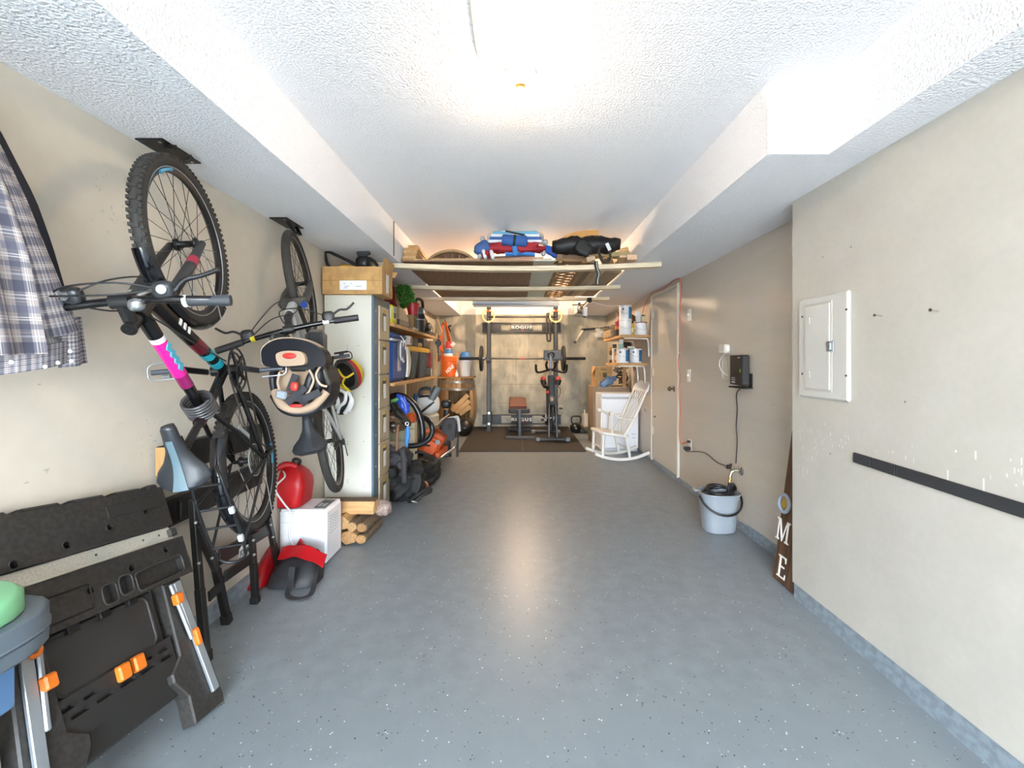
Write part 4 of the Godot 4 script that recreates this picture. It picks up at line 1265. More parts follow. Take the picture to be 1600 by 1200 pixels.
	lumber("end_block", V(1.03, y + 0.042, -4.03), V(0.09, 0.045, 0.12), wood("d0ab88", "dfbd9b", "x", 18), "pale block on the plank end towards the door", "block")
	lumber("end_block", V(0.95, y + 0.05, -4.02), V(0.06, 0.022, 0.1), wood("caa47c", "d9b690", "x", 19), "thin pale block beside the pale block on the plank end", "block")
	for i in 3:
		lumber("angled_batten", V(0.84 + 0.035 * i, y + 0.036 + 0.011 * i, -4.25), V(0.032, 0.018, 0.5), wood("b88f55", "c9a067", "z", 40 + i), ["lowest thin batten angled out beside the square beam", "middle thin batten angled out beside the square beam", "upper thin batten angled out beside the square beam"][i], "batten", "battens beside the square beam", Basis(V(0, 1, 0), -0.3))
	lumber("split_block", V(0.98, y + 0.135, -4.1), V(0.09, 0.035, 0.05), wood("c99a60", "d8ad74", "x", 21), "orange wood block on the square beam", "block", "", Basis(V(0, 0, 1), 0.25))
	lumber("post_offcut", V(1.0, y + 0.09, -4.3), V(0.1, 0.11, 0.3), wood("9b7d54", "b09268", "z", 22), "thick post offcut under the end of the duffel bag", "offcut")
	# strap hanging over the front plank
	c = V(0.7, y, -3.93)
	t = thing("hanging_strap", "black webbing strap with white edges hanging from the sagging plank", "strap", c)
	var sp := smooth([P(931, 408, 3.93), P(932, 418, 3.92), P(935, 428, 3.93), P(933, 438, 3.95), P(933, 444, 3.96)], 5)
	var kb := g()
	var kw := g()
	for i in sp.size() - 1:
		kb.bar(sp[i], sp[i + 1], 0.034, 0.006, V(0, 0, 1))
		kw.bar(sp[i] + V(0.004, 0, 0.005), sp[i + 1] + V(0.004, 0, 0.005), 0.006, 0.004, V(0, 0, 1))
	part(t, "webbing", kb, hexm("1c1c1d", 0.6))
	part(t, "white_stripe", kw, mt(Color("c9c9c6"), 0.6))
	# fluorescent fixture, switched off, below the rear plank
	var f0 := P(739, 475, 6.35)
	var f1 := P(873.5, 475, 6.35)
	c = (f0 + f1) / 2
	t = thing("shop_light", "long pale fluorescent shop light hanging unlit beside the last plank", "light fixture", c)
	part(t, "housing", g().box(c + V(0, 0.012, 0), V(f1.x - f0.x, 0.045, 0.11), 0.006), mt(Color("c9d5e0"), 0.4))
	part(t, "reflector", g().face([V(f0.x, c.y - 0.03, c.z + 0.1), V(f1.x, c.y - 0.03, c.z + 0.1), V(f1.x, c.y, c.z + 0.055), V(f0.x, c.y, c.z + 0.055)]).face([V(f0.x, c.y, c.z - 0.055), V(f1.x, c.y, c.z - 0.055), V(f1.x, c.y - 0.03, c.z - 0.1), V(f0.x, c.y - 0.03, c.z - 0.1)]), mt(Color("d3dde6"), 0.35))
	for s in [-1, 1]:
		part(t, "tube_lamp", g().cyl(V(f0.x + 0.02, c.y - 0.022, c.z + s * 0.04), V(f1.x - 0.02, c.y - 0.022, c.z + s * 0.04), 0.013, 10), mt(Color("e8edf0"), 0.3))
		part(t, "chain", g().cyl(V(c.x + s * 0.45, c.y + 0.03, c.z), V(c.x + s * 0.45, CEI, c.z), 0.003, 5), hexm("9a9a98", 0.4, 0.7))
	# clamp lamp and adapter at the rear plank
	c = P(909, 474, 6.05)
	t = thing("clamp_tangle", "rusty clamp and wires gripping the end of the last plank", "clamp", c)
	part(t, "clamp_bar", g().bar(P(894, 476.5, 6.04), P(913, 476, 6.04), 0.02, 0.014, V(0, 1, 0)), hexm("6e5a3e", 0.5, 0.4))
	part(t, "clamp_jaw", g().box(P(921, 469, 6.03), V(0.06, 0.06, 0.05), 0.008), hexm("20201f", 0.5))
	part(t, "brace", g().bar(P(906, 483, 6.08), P(918, 470, 6.08), 0.025, 0.02, V(0, 0, 1)), wood("c9a06a", "d8b381", "x", 3))
	for i in 4:
		var rg := RandomNumberGenerator.new()
		rg.seed = i
		var pts := []
		for q in 7:
			pts.append(P(905 + rg.randf_range(-3, 5), 473 + 2.9 * q, 6.03) + V(0, 0, rg.randf_range(-0.02, 0.03)))
		part(t, "wire", g().tube(smooth(pts, 4), 0.006, 5), hexm(["3d3226", "5a4b38", "2a2622", "81684a"][i], 0.6))
	c = P(914.5, 480, 6.0)
	t = thing("hanging_adapter", "white rectangular adapter hanging under the end of the last plank", "adapter", c)
	part(t, "body", g().box(P(914.5, 487, 6.0), V(0.058, 0.12, 0.03), 0.006), mt(Color("e2e4ea"), 0.4))
	part(t, "plug", g().box(P(913, 495, 6.0), V(0.03, 0.02, 0.02), 0.004), hexm("25262a", 0.5))
	part(t, "cord", g().tube(smooth([P(914, 480, 6.0), P(920, 471, 6.02), P(935, 475, 6.0), P(950, 477.5, 6.0), P(970, 477.5, 6.0), P(985, 476, 6.0), P(1000, 467, 6.0)], 4), 0.0035, 5), mt(Color("dcdcd8"), 0.5))
	# dark cable on the soffit face above the locker
	var sx := -1.032
	solo("soffit_cable", gat(V(sx, CEI - 0.15, -3.8)).cyl(V(sx, CEI - 0.005, -3.79), V(sx, SOF + 0.01, -3.79), 0.004, 6), hexm("5c564c", 0.6), "thin dark cable running straight down the soffit face above the locker", "cable", V(sx, CEI - 0.15, -3.8))

# ---------- home gym at the end wall ----------
func gym() -> void:
	var mz0 := 6.27
	var mz1 := 8.46
	var c := V(0.09, fl(7.4), -7.37)
	var t := thing("rubber_mat", "black rubber gym mat on the floor before the concrete wall", "mat", c)
	var mk := G.new()
	for i in 2:
		var x0: float = [-0.80, 0.10][i]
		var x1: float = [0.097, 0.985][i]
		var k := g()
		var q := [V(x0, fl(mz0), -mz0), V(x1, fl(mz0), -mz0), V(x1, fl(mz1), -mz1), V(x0, fl(mz1), -mz1)]
		var up := V(0, 0.012, 0)
		k.face([q[0] + up, q[1] + up, q[2] + up, q[3] + up])
		for e in 4:
			k.face([q[e], q[(e + 1) % 4], q[(e + 1) % 4] + up, q[e] + up])
		part(t, "mat_tile", k, noisy("2c2724", "352f2b", 0.8, V(20, 20, 20), 3, 0.05))
	var my := fl(7.95) + 0.012
	# wall rack
	var steel := hexm("1b1c1e", 0.4, 0.3)
	var bolt := hexm("c9c9c6", 0.3, 0.7)
	var ux := [-0.477, 0.705]
	c = V(0.114, my, -7.95)
	t = thing("squat_rack", "black wall-mounted steel squat rack with two uprights", "power rack", c)
	for i in 2:
		var up := part(t, "upright", g().box(V(ux[i], my + 1.13, -7.95), V(0.076, 2.26, 0.076), 0.006), steel)
		for n in 52:
			part(up, "hole", g().cyl(V(ux[i], my + 0.38 + n * 0.035, -7.911), V(ux[i], my + 0.38 + n * 0.035, -7.9105), 0.008, 8), hexm("6f6a60", 0.6))
		for yy in [0.13, 0.32, 1.93]:
			part(up, "bolt", g().lathe([Vector2(0, 0.014), Vector2(0.022, 0.012), Vector2(0.026, 0)], 12, frame3(V(ux[i], my + yy, -7.912), V(1, 0, 0), V(0, 0, 1))), bolt)
		for yy in [0.25, 1.98]:
			part(t, "wall_arm", g().box(V(ux[i], my + yy, -8.19), V(0.06, 0.076, 0.41), 0.004), steel)
		part(t, "foot_plate", g().box(V(ux[i], my + 0.008, -7.95), V(0.11, 0.014, 0.11), 0.003), steel)
	for yy in [0.665, -1.065]:
		var sc := V(0.11, CAM + yy, -8.43)
		var st := part(t, "stringer", g().box(sc + V(0, 0.083, 0), V(1.48, 0.018, 0.05), 0.003).box(sc + V(0, -0.083, 0), V(1.48, 0.018, 0.05), 0.003), steel)
		for a in [[-0.56, 0.35], [0.0, 0.40], [0.56, 0.35]]:
			part(st, "panel", g().box(sc + V(a[0], 0, 0), V(a[1], 0.15, 0.03), 0.003), steel)
		for s in [-1, 1]:
			part(st, "bolt", g().cyl(sc + V(s * 0.62, 0, 0.015), sc + V(s * 0.62, 0, 0.025), 0.012, 8), hexm("8a8a86", 0.4, 0.6))
		letters(st, "ROGUE", Transform3D(Basis(), sc + V(0, -0.0, 0.017)), 0.06, mt(Color("d9d7d0"), 0.5), false, true, "lettering", 0.004, 1.45)
		part(st, "red_dash", g().box(sc + V(0.02, -0.052, 0.017), V(0.06, 0.012, 0.004)), mt(Color("b32b2b"), 0.5))
	part(t, "pull_up_bar", g().cyl(V(ux[0], my + 2.02, -7.9), V(ux[1], my + 2.02, -7.9), 0.016, 12), steel)
	for i in 2:
		var jc := V(ux[i], 1.37, -7.87)
		var j := part(t, "j_cup", g().box(jc + V(0, 0.0, -0.02), V(0.09, 0.16, 0.05), 0.006).box(jc + V(0, -0.035, 0.05), V(0.08, 0.03, 0.12), 0.006).box(jc + V(0, 0.0, 0.105), V(0.08, 0.08, 0.02), 0.006), hexm("2e3032", 0.5))
		part(j, "liner", g().box(jc + V(0, -0.017, 0.05), V(0.075, 0.008, 0.09), 0.002), hexm("5d6063", 0.5))
	# barbell and plates
	var by := 1.376
	var bz := -7.81
	c = V(0.114, by, bz)
	t = thing("barbell", "long steel barbell resting on the rack cups", "barbell", c)
	part(t, "shaft", g().cyl(V(-0.55, by, bz), V(0.77, by, bz), 0.0145, 12), hexm("4a4744", 0.35, 0.8))
	for s in [-1, 1]:
		part(t, "collar", g().cyl(V(0.114 + s * 0.655, by, bz), V(0.114 + s * 0.69, by, bz), 0.036, 16), hexm("9a9c9e", 0.25, 0.9))
		part(t, "sleeve", g().cyl(V(0.114 + s * 0.69, by, bz), V(0.114 + s * 1.1, by, bz), 0.025, 16), hexm("303133", 0.25, 0.8))
	part(t, "centre_knurl", g().cyl(V(0.06, by, bz), V(0.17, by, bz), 0.0152, 12), hexm("8c3a30", 0.5, 0.3))
	for s in [-1, 1]:
		var pc := V(0.114 + s * 0.715, by, bz)
		t = thing("bumper_plate", ["black weight plate on the barbell end beside the buckets", "black weight plate on the barbell end behind the exercise bike"][0 if s < 0 else 1], "weight plate", pc)
		var pf := frame3(pc - V(0.026, 0, 0), V(0, 0, 1), V(1, 0, 0))
		part(t, "disc", g().lathe([Vector2(0.026, 0), Vector2(0.12, 0.004), Vector2(0.2, 0.0), Vector2(0.222, 0.008), Vector2(0.222, 0.046), Vector2(0.2, 0.053), Vector2(0.12, 0.048), Vector2(0.026, 0.053), Vector2(0.026, 0)], 36, pf), hexm("17181a", 0.6))
		part(t, "hub", g().lathe([Vector2(0.026, -0.002), Vector2(0.05, -0.002), Vector2(0.05, 0.055), Vector2(0.026, 0.055)], 20, pf), hexm("85878a", 0.3, 0.8))
	# gymnastic rings
	for i in 2:
		var rc := P([763.0, 868.5][i], 494, 7.86)
		t = thing("gymnastic_ring", ["wooden gymnastic ring hung on the rack upright near the orange bucket", "wooden gymnastic ring hung on the rack upright behind the exercise bike"][i], "gym ring", rc)
		part(t, "ring", g().torus(rc, V(0.1, 0, 1), 0.103, 0.015, 36, 10), wood("c9a56f", "d9b781", "x", 4))
		part(t, "strap", g().box(rc + V(0, 0.14, -0.005), V(0.036, 0.1, 0.045), 0.004), hexm("1a1a1c", 0.6))
		part(t, "red_tag", g().box(rc + V(0, 0.085, 0.03), V(0.05, 0.03, 0.012), 0.003), mt(Color("b3312c"), 0.6))
	c = P(857, 505, 7.83)
	t = thing("resistance_band", "black resistance band hanging from the pull-up bar", "band", c)
	part(t, "band", g().torus(P(857, 512, 7.85), V(0.3, 0, 1), 0.001, 0.001, 4, 4).tube(smooth([P(855, 490, 7.88), P(854, 508, 7.85), P(855, 530, 7.84), P(858, 533, 7.84), P(860, 530, 7.84), P(859, 508, 7.85), P(858, 490, 7.88)], 4), 0.016, 8), hexm("191919", 0.7))
	part(t, "knot", g().blob(P(856.5, 492, 7.87), V(0.035, 0.04, 0.03)), hexm("202020", 0.7))
	# flat bench
	c = V(0.05, fl(7.3) + 0.012, -7.5)
	t = thing("weight_bench", "black flat weight bench with a worn red-brown pad", "bench", c)
	var z0 := -7.2
	var yb := fl(7.2) + 0.012
	part(t, "front_foot", g().box(P(813, 685, 7.2) * V(1, 0, 0) + V(0, yb + 0.022, z0), V(0.48, 0.044, 0.05), 0.006), steel)
	var bx := P(813, 685, 7.2).x
	part(t, "rear_foot", g().box(V(bx - 0.03, fl(8.1) + 0.034, -8.1), V(0.4, 0.044, 0.05), 0.006), steel)
	part(t, "front_post", g().box(V(bx - 0.01, yb + 0.24, z0 - 0.01), V(0.05, 0.45, 0.06), 0.005), steel)
	part(t, "rear_post", g().box(V(bx - 0.03, yb + 0.2, -8.1), V(0.05, 0.4, 0.06), 0.005), steel)
	part(t, "spine", g().bar(V(bx - 0.01, yb + 0.43, z0), V(bx - 0.04, yb + 0.42, -8.1), 0.06, 0.05), steel)
	part(t, "seat_block", g().box(V(bx - 0.02, yb + 0.445, z0 - 0.06), V(0.34, 0.07, 0.12), 0.012), hexm("1f1f20", 0.6))
	var pad := g()
	pad.T = Transform3D(Basis(), -O) * Transform3D(Basis(V(1, 0, 0), 0.09), V(bx - 0.04, yb + 0.535, -7.65))
	pad.box(Vector3.ZERO, V(0.29, 0.06, 0.88), 0.018)
	part(t, "pad", pad, noisy("5c3a30", "6d473b", 0.6, V(8, 8, 8), 4, 0.03))
	part(t, "pad_piping", g().box(V(bx - 0.04, yb + 0.525, -7.22), V(0.27, 0.014, 0.03), 0.005), mt(Color("9c3b33"), 0.6))
	part(t, "foam_roller", g().cyl(V(bx - 0.17, yb + 0.14, z0 - 0.12), V(bx + 0.17, yb + 0.14, z0 - 0.12), 0.045, 16), hexm("2a2a2b", 0.8))
	spin_bike()
	# kettlebells and dumbbells
	c = PF(900, 676)
	c.y = fl(-c.z)
	t = thing("kettlebell", "large black kettlebell standing beside the gym mat", "kettlebell", c)
	part(t, "bell", g().lathe([Vector2(0, 0), Vector2(0.06, 0), Vector2(0.092, 0.03), Vector2(0.103, 0.08), Vector2(0.095, 0.125), Vector2(0.06, 0.16), Vector2(0.0, 0.172)], 24, Transform3D(Basis(), c)), hexm("131415", 0.35))
	part(t, "handle", g().tube(smooth([c + V(-0.05, 0.14, 0), c + V(-0.078, 0.2, 0), c + V(-0.08, 0.26, 0), c + V(-0.05, 0.285, 0), c + V(0.05, 0.285, 0), c + V(0.08, 0.26, 0), c + V(0.078, 0.2, 0), c + V(0.05, 0.14, 0)], 4), 0.015, 10), hexm("1b1b1c", 0.3))
	for i in 3:
		var q := PF([908.5, 915, 921.5][i], [676, 676, 679][i])
		q.y = fl(-q.z)
		t = thing("dumbbell", ["small black dumbbell beside the large kettlebell", "small dark grey dumbbell between the black and the green one", "small green dumbbell before the cream box"][i], "dumbbell", q)
		var col: Color = [Color("17181a"), Color("2a2b2d"), Color("1f4a38")][i]
		var r: float = [0.042, 0.045, 0.058][i]
		for s in [-1, 1]:
			part(t, "head", g().lathe([Vector2(0, 0), Vector2(r * 0.7, 0), Vector2(r, 0.012), Vector2(r, 0.048), Vector2(r * 0.7, 0.06), Vector2(0, 0.06)], 6 if i < 2 else 16, frame3(q + V(0, r, s * 0.075 - 0.03), V(1, 0, 0), V(0, 0, 1))), mt(col, 0.45))
		part(t, "grip", g().cyl(q + V(0, r, -0.06), q + V(0, r, 0.06), 0.015, 10), hexm("8a8c8e", 0.3, 0.8))
	c = V(1.33, fl(8.0), -8.0)
	t = thing("storage_bin", "cream open bin with a green corner beside the kettlebell", "bin", c)
	var cm := mt(Color("d8d2c2"), 0.5)
	for s in [-1, 1]:
		part(t, "side", g().box(c + V(s * 0.12, 0.2, 0), V(0.012, 0.22, 0.26)), cm)
		part(t, "end", g().box(c + V(0, 0.2, s * 0.13), V(0.24, 0.22, 0.012)), cm)
	part(t, "base", g().box(c + V(0, 0.05, 0), V(0.26, 0.1, 0.28)), wood("8d6f4d", "a08160", "x", 3), "wooden base")
	part(t, "handle_tab", g().box(c + V(-0.12, 0.35, 0.1), V(0.02, 0.09, 0.04), 0.005), cm)
	part(t, "green_corner", g().box(c + V(0.06, 0.34, 0.12), V(0.06, 0.1, 0.02), 0.003), mt(Color("2b7a57"), 0.5))
	barrel_corner()

func spin_bike() -> void:
	var X := 0.574
	var zf := -6.95
	var yb := fl(6.95) + 0.012
	var t := thing("exercise_bike", "black upright exercise bike with red bottle holders facing out", "exercise bike", V(X, yb, -7.3))
	var st := hexm("1a1b1d", 0.4, 0.2)
	var gr := hexm("6d7279", 0.45)
	part(t, "front_stabilizer", g().box(V(X, yb + 0.04, zf), V(0.46, 0.045, 0.06), 0.01), st)
	part(t, "rear_stabilizer", g().box(V(X - 0.06, fl(7.7) + 0.05, -7.7), V(0.42, 0.045, 0.06), 0.01), st)
	for s in [-1, 1]:
		part(t, "foot_cap", g().box(V(X + s * 0.235, yb + 0.035, zf), V(0.07, 0.06, 0.075), 0.01), gr)
		part(t, "foot_cap", g().box(V(X - 0.06 + s * 0.215, fl(7.7) + 0.045, -7.7), V(0.07, 0.06, 0.075), 0.01), gr)
		part(t, "fork_leg", g().bar(V(X + s * 0.062, yb + 0.06, zf + 0.0), V(X + s * 0.05, yb + 0.62, zf - 0.12), 0.035, 0.07, V(0, 0, 1), 0.006), st)
		part(t, "fork_trim", g().bar(V(X + s * 0.062, yb + 0.08, zf + 0.036), V(X + s * 0.05, yb + 0.58, zf - 0.075), 0.008, 0.008, V(0, 0, 1)), gr)
	var fw := part(t, "flywheel", g().lathe([Vector2(0, 0.012), Vector2(0.03, 0.014), Vector2(0.17, 0.006), Vector2(0.175, 0.016), Vector2(0.215, 0.016), Vector2(0.22, 0.01), Vector2(0.22, -0.01), Vector2(0.215, -0.016), Vector2(0.175, -0.016), Vector2(0.17, -0.006), Vector2(0.03, -0.014), Vector2(0, -0.012)], 40, frame3(V(X, yb + 0.36, zf - 0.1), V(0, 0, 1), V(1, 0, 0))), hexm("3a3b3d", 0.35, 0.6))
	part(fw, "axle", g().cyl(V(X - 0.08, yb + 0.36, zf - 0.1), V(X + 0.08, yb + 0.36, zf - 0.1), 0.014, 10), hexm("c2c2be", 0.3, 0.8))
	part(t, "wheel_shroud", g().tube(smooth([V(X, yb + 0.60, zf + 0.0), V(X, yb + 0.66, zf - 0.1), V(X, yb + 0.62, zf - 0.26)], 4), 0.05, 12), hexm("4a4d51", 0.4))
	part(t, "main_beam", g().bar(V(X, yb + 0.62, zf - 0.14), V(X - 0.03, yb + 0.2, -7.7), 0.07, 0.1, V(0, 1, 0), 0.01), st)
	part(t, "head_post", g().bar(V(X, yb + 0.62, zf - 0.12), V(X - 0.02, yb + 1.02, zf - 0.2), 0.09, 0.1, V(0, 0, 1), 0.01), st)
	part(t, "handlebar_post", g().bar(V(X - 0.02, yb + 1.0, zf - 0.2), V(X - 0.02, yb + 1.13, zf - 0.23), 0.05, 0.06, V(0, 0, 1), 0.006), hexm("8c8f92", 0.3, 0.6))
	for s in [-1, 1]:
		part(t, "handlebar", g().tube(smooth([V(X - 0.02, yb + 1.12, zf - 0.22), V(X - 0.02 + s * 0.08, yb + 1.10, zf - 0.16), V(X - 0.02 + s * 0.19, yb + 1.075, zf - 0.1), V(X - 0.02 + s * 0.235, yb + 1.1, zf - 0.05), V(X - 0.02 + s * 0.242, yb + 1.2, zf - 0.02)], 5), 0.018, 10), hexm("131314", 0.6))
		part(t, "bullhorn", g().tube(smooth([V(X - 0.02 + s * 0.05, yb + 1.12, zf - 0.2), V(X - 0.02 + s * 0.075, yb + 1.19, zf - 0.14), V(X - 0.02 + s * 0.06, yb + 1.25, zf - 0.1)], 4), 0.019, 10), hexm("131314", 0.6))
		var bh := V(X - 0.02 + s * 0.12, yb + 0.93, zf - 0.14)
		var h := part(t, "bottle_holder", g().lathe([Vector2(0, -0.05), Vector2(0.035, -0.05), Vector2(0.042, 0.03), Vector2(0.046, 0.03), Vector2(0.04, -0.055), Vector2(0, -0.055)], 16, Transform3D(Basis(V(0, 0, 1), -s * 0.25), bh)), hexm("1b1b1c", 0.5))
		part(h, "red_weight", g().blob(bh + V(0, 0.03, 0), V(0.042, 0.05, 0.042), 0.8), mt(Color("b6332c"), 0.5))
		part(t, "pedal_crank", g().bar(V(X + s * 0.08, yb + 0.37, -7.38), V(X + s * 0.085, yb + 0.37 + s * 0.1, -7.28), 0.02, 0.03, V(0, 1, 0), 0.004), hexm("55585c", 0.35, 0.6))
		var pd := V(X + s * 0.15, yb + 0.38 + s * 0.1, -7.27)
		var pp := part(t, "pedal", g().box(pd, V(0.1, 0.022, 0.09), 0.006), hexm("2a2b2d", 0.5))
		part(pp, "toe_cage", g().torus(pd + V(0, 0.02, 0.05), V(0, 0.4, 1), 0.042, 0.006, 16, 6), hexm("c7c6c2", 0.4))
	part(t, "screen_arm", g().bar(V(X - 0.02, yb + 1.13, zf - 0.2), V(X - 0.02, yb + 1.33, zf - 0.17), 0.045, 0.04, V(0, 0, 1), 0.008), hexm("767b80", 0.4, 0.3))
	var sc := V(X + 0.015, yb + 1.35, zf - 0.2)
	var s2 := part(t, "screen", g().box(sc, V(0.29, 0.165, 0.025), 0.008), hexm("161719", 0.4))
	part(s2, "back_panel", g().box(sc + V(0.03, 0, 0.014), V(0.2, 0.12, 0.012), 0.005), hexm("5b5f64", 0.5))
	part(s2, "mount_ring", g().torus(sc + V(-0.03, 0.0, 0.03), V(0, 0, 1), 0.045, 0.014, 20, 8), hexm("141414", 0.5))
	part(t, "resistance_knob", g().cyl(V(X - 0.06, yb + 0.76, zf - 0.12), V(X - 0.075, yb + 0.77, zf - 0.08), 0.025, 12), mt(Color("b22f2a"), 0.5))
	part(t, "brake_cable", g().tube(smooth([V(X + 0.06, yb + 0.9, zf - 0.13), V(X + 0.13, yb + 0.8, zf - 0.12), V(X + 0.1, yb + 0.68, zf - 0.13), V(X + 0.04, yb + 0.66, zf - 0.14)], 4), 0.006, 6), hexm("1c1c1c", 0.5))
	part(t, "seat_post", g().bar(V(X - 0.03, yb + 0.3, -7.6), V(X - 0.03, yb + 0.8, -7.7), 0.05, 0.06, V(0, 0, 1), 0.006), st)
	part(t, "saddle", g().blob(V(X - 0.03, yb + 0.83, -7.68), V(0.09, 0.045, 0.14), 0.8), hexm("1a1a1b", 0.5))

func barrel_corner() -> void:
	var c := V(-1.06, fl(8.1), -8.1)
	var t := thing("wine_barrel", "old wooden wine barrel with a cut-open front holding boards", "barrel", c)
	var H := 0.95
	var rad := func(v: float) -> float: return 0.285 + 0.065 * sin(PI * v)
	var N := 26
	for i in N:
		var a0 := TAU * i / N + 0.012
		var a1 := TAU * (i + 1) / N - 0.012
		var am := (a0 + a1) / 2
		var da := absf(angle_difference(am, PI / 2 - 0.22))
		var cut := da < 0.62
		var segs := [[0.0, 1.0]]
		if cut: segs = [[0.0, 0.25], [0.77, 1.0]]
		for sg in segs:
			var k := g()
			var n := 8
			for j in n:
				var v0 := lerpf(sg[0], sg[1], float(j) / n)
				var v1 := lerpf(sg[0], sg[1], float(j + 1) / n)
				var r0: float = rad.call(v0)
				var r1: float = rad.call(v1)
				var q := func(a: float, r: float, v: float) -> Vector3: return c + V(cos(a) * r, v * H, sin(a) * r)
				k.face([q.call(a1, r0, v0), q.call(a0, r0, v0), q.call(a0, r1, v1), q.call(a1, r1, v1)])
				k.face([q.call(a0, r0 - 0.025, v0), q.call(a1, r0 - 0.025, v0), q.call(a1, r1 - 0.025, v1), q.call(a0, r1 - 0.025, v1)])
				k.face([q.call(a0, r0, v0), q.call(a0, r0 - 0.025, v0), q.call(a0, r1 - 0.025, v1), q.call(a0, r1, v1)])
				k.face([q.call(a1, r0 - 0.025, v0), q.call(a1, r0, v0), q.call(a1, r1, v1), q.call(a1, r1 - 0.025, v1)])
			part(t, "stave", k, [wood("8a6a47", "a5845e", "y", 3), wood("7c5f41", "967654", "y", 4), wood("97764f", "b0906a", "y", 5)][i % 3])
	for v in [0.06, 0.24, 0.8, 0.93]:
		var r: float = rad.call(v)
		var gap := 0.68 if v > 0.26 and v < 0.77 else 0.0
		part(t, "hoop", g().lathe([Vector2(r + 0.003, v * H - 0.022), Vector2(r + 0.005, v * H - 0.02), Vector2(r + 0.005, v * H + 0.02), Vector2(r + 0.003, v * H + 0.022)], 40, Transform3D(Basis(), c)), hexm("8f8d86", 0.4, 0.7))
	part(t, "head", g().lathe([Vector2(0, H - 0.05), Vector2(0.27, H - 0.05), Vector2(0.27, H - 0.03), Vector2(0, H - 0.03)], 32, Transform3D(Basis(), c)), wood("7a5a3c", "8d6b4a", "x", 6))
	var ty := c.y + H
	solo("barrel_board", gat(c).box(V(-1.05, ty + 0.014, -8.08), V(0.62, 0.026, 0.5), 0.003), wood("9c7347", "b58a5a", "x", 3), "square board laid on the barrel under the buckets", "board", V(-1.05, ty, -8.08))
	get_child(get_child_count() - 1).position = c
	ty += 0.028
	# boards leaning out of the barrel
	var labs := ["honey pine board leaning out of the barrel, steepest of three", "honey pine board leaning out of the barrel, middle of three", "honey pine board leaning out of the barrel, lowest of three"]
	for i in 3:
		var a := P(706 + 6 * i, 642 + 2.5 * i, 7.74)
		var b := P(731 + 2 * i, 617 + 9 * i, 7.72)
		solo("leaning_board", gat(a).bar(a, b, 0.03, 0.075, V(0, 1, 0.2), 0.003), wood("c69a62", "d6ae78", "x", 50 + i), labs[i], "board", a, "boards in the barrel")
	var a2 := P(703, 632, 7.74)
	var fr := thing("scrap_frame", "small pine frame standing in the barrel opening", "frame", P(703, 650, 7.74))
	part(fr, "post", g().bar(P(698, 650, 7.74), P(698, 626, 7.74), 0.07, 0.03, V(0, 0, 1), 0.003), wood("b28752", "c49a66", "y", 6))
	part(fr, "rail", g().bar(P(700, 634, 7.74), P(712, 634, 7.74), 0.03, 0.06, V(0, 1, 0), 0.003), wood("b28752", "c49a66", "x", 7))
	# buckets
	var oc := V(-1.19, ty, -7.98)
	t = thing("orange_bucket", "orange plastic bucket with white diagonal lettering", "bucket", oc)
	var om := mt(Color("d9641c"), 0.4)
	part(t, "body", g().lathe([Vector2(0, 0), Vector2(0.128, 0), Vector2(0.132, 0.01), Vector2(0.142, 0.27), Vector2(0.15, 0.275), Vector2(0.15, 0.29), Vector2(0.144, 0.295), Vector2(0.145, 0.315), Vector2(0.151, 0.32), Vector2(0.152, 0.335), Vector2(0.145, 0.36), Vector2(0.136, 0.36), Vector2(0.125, 0.03), Vector2(0, 0.03)], 32, Transform3D(Basis(), oc)), om)
	for i in 4:
		var al := PI / 2 - 0.38 + i * 0.26
		var al2 := PI / 2 + 0.0 - (i - 1.5) * 0.24 - 0.28
		var nrm := V(cos(al2), 0, sin(al2))
		var right := V(0, 1, 0).cross(nrm).normalized()
		var rr := 0.136 + 0.006
		letters(t, "HOME"[i], Transform3D(Basis(right, V(0, 1, 0), nrm).rotated(nrm, 0.6), oc + nrm * rr + V(0, 0.09 + i * 0.032, 0)), 0.06, mt(Color("f0e9df"), 0.5), false, true, "letter", 0.004, 0.9)
	part(t, "handle", g().tube(arc(oc + V(0, 0.3, 0), V(0.155, 0, 0), V(0, -0.13, 0.1), 0, PI, 14), 0.0025, 5), hexm("a0a09c", 0.3, 0.8))
	var q := oc + V(-0.01, 0.05, 0.02)
	t = thing("cleaner_jug", "blue and white jug with a red cap in the orange bucket", "jug", q)
	part(t, "jug", g().lathe([Vector2(0, 0), Vector2(0.075, 0), Vector2(0.078, 0.28), Vector2(0.078, 0.36), Vector2(0.07, 0.42), Vector2(0.04, 0.46), Vector2(0.0, 0.46)], 20, Transform3D(Basis(), q)), mt(Color("e4e6e8"), 0.4))
	part(t, "blue_band", g().lathe([Vector2(0.079, 0.36), Vector2(0.073, 0.425), Vector2(0.06, 0.44)], 20, Transform3D(Basis(), q)), mt(Color("3a76b8"), 0.4))
	part(t, "red_cap", g().lathe([Vector2(0.05, 0.44), Vector2(0.052, 0.5), Vector2(0.042, 0.53), Vector2(0.045, 0.57), Vector2(0.0, 0.575)], 16, Transform3D(Basis(), q + V(0.0, 0, 0))), mt(Color("b3242a"), 0.4))
	part(t, "paper_tag", g().bar(q + V(0.06, 0.49, 0.03), q + V(0.11, 0.55, 0.03), 0.06, 0.003, V(0, 0, 1)), mt(Color("d9dadb"), 0.6))
	q = oc + V(0.09, 0.1, 0.02)
	solo("trowel_handle", gat(q).bar(q, q + V(0.07, 0.31, 0), 0.05, 0.02, V(0, 0, 1), 0.006), wood("b58d63", "c79f75", "y", 3), "flat wooden paddle leaning in the orange bucket", "paddle", q)
	q = oc + V(-0.1, 0.12, 0.02)
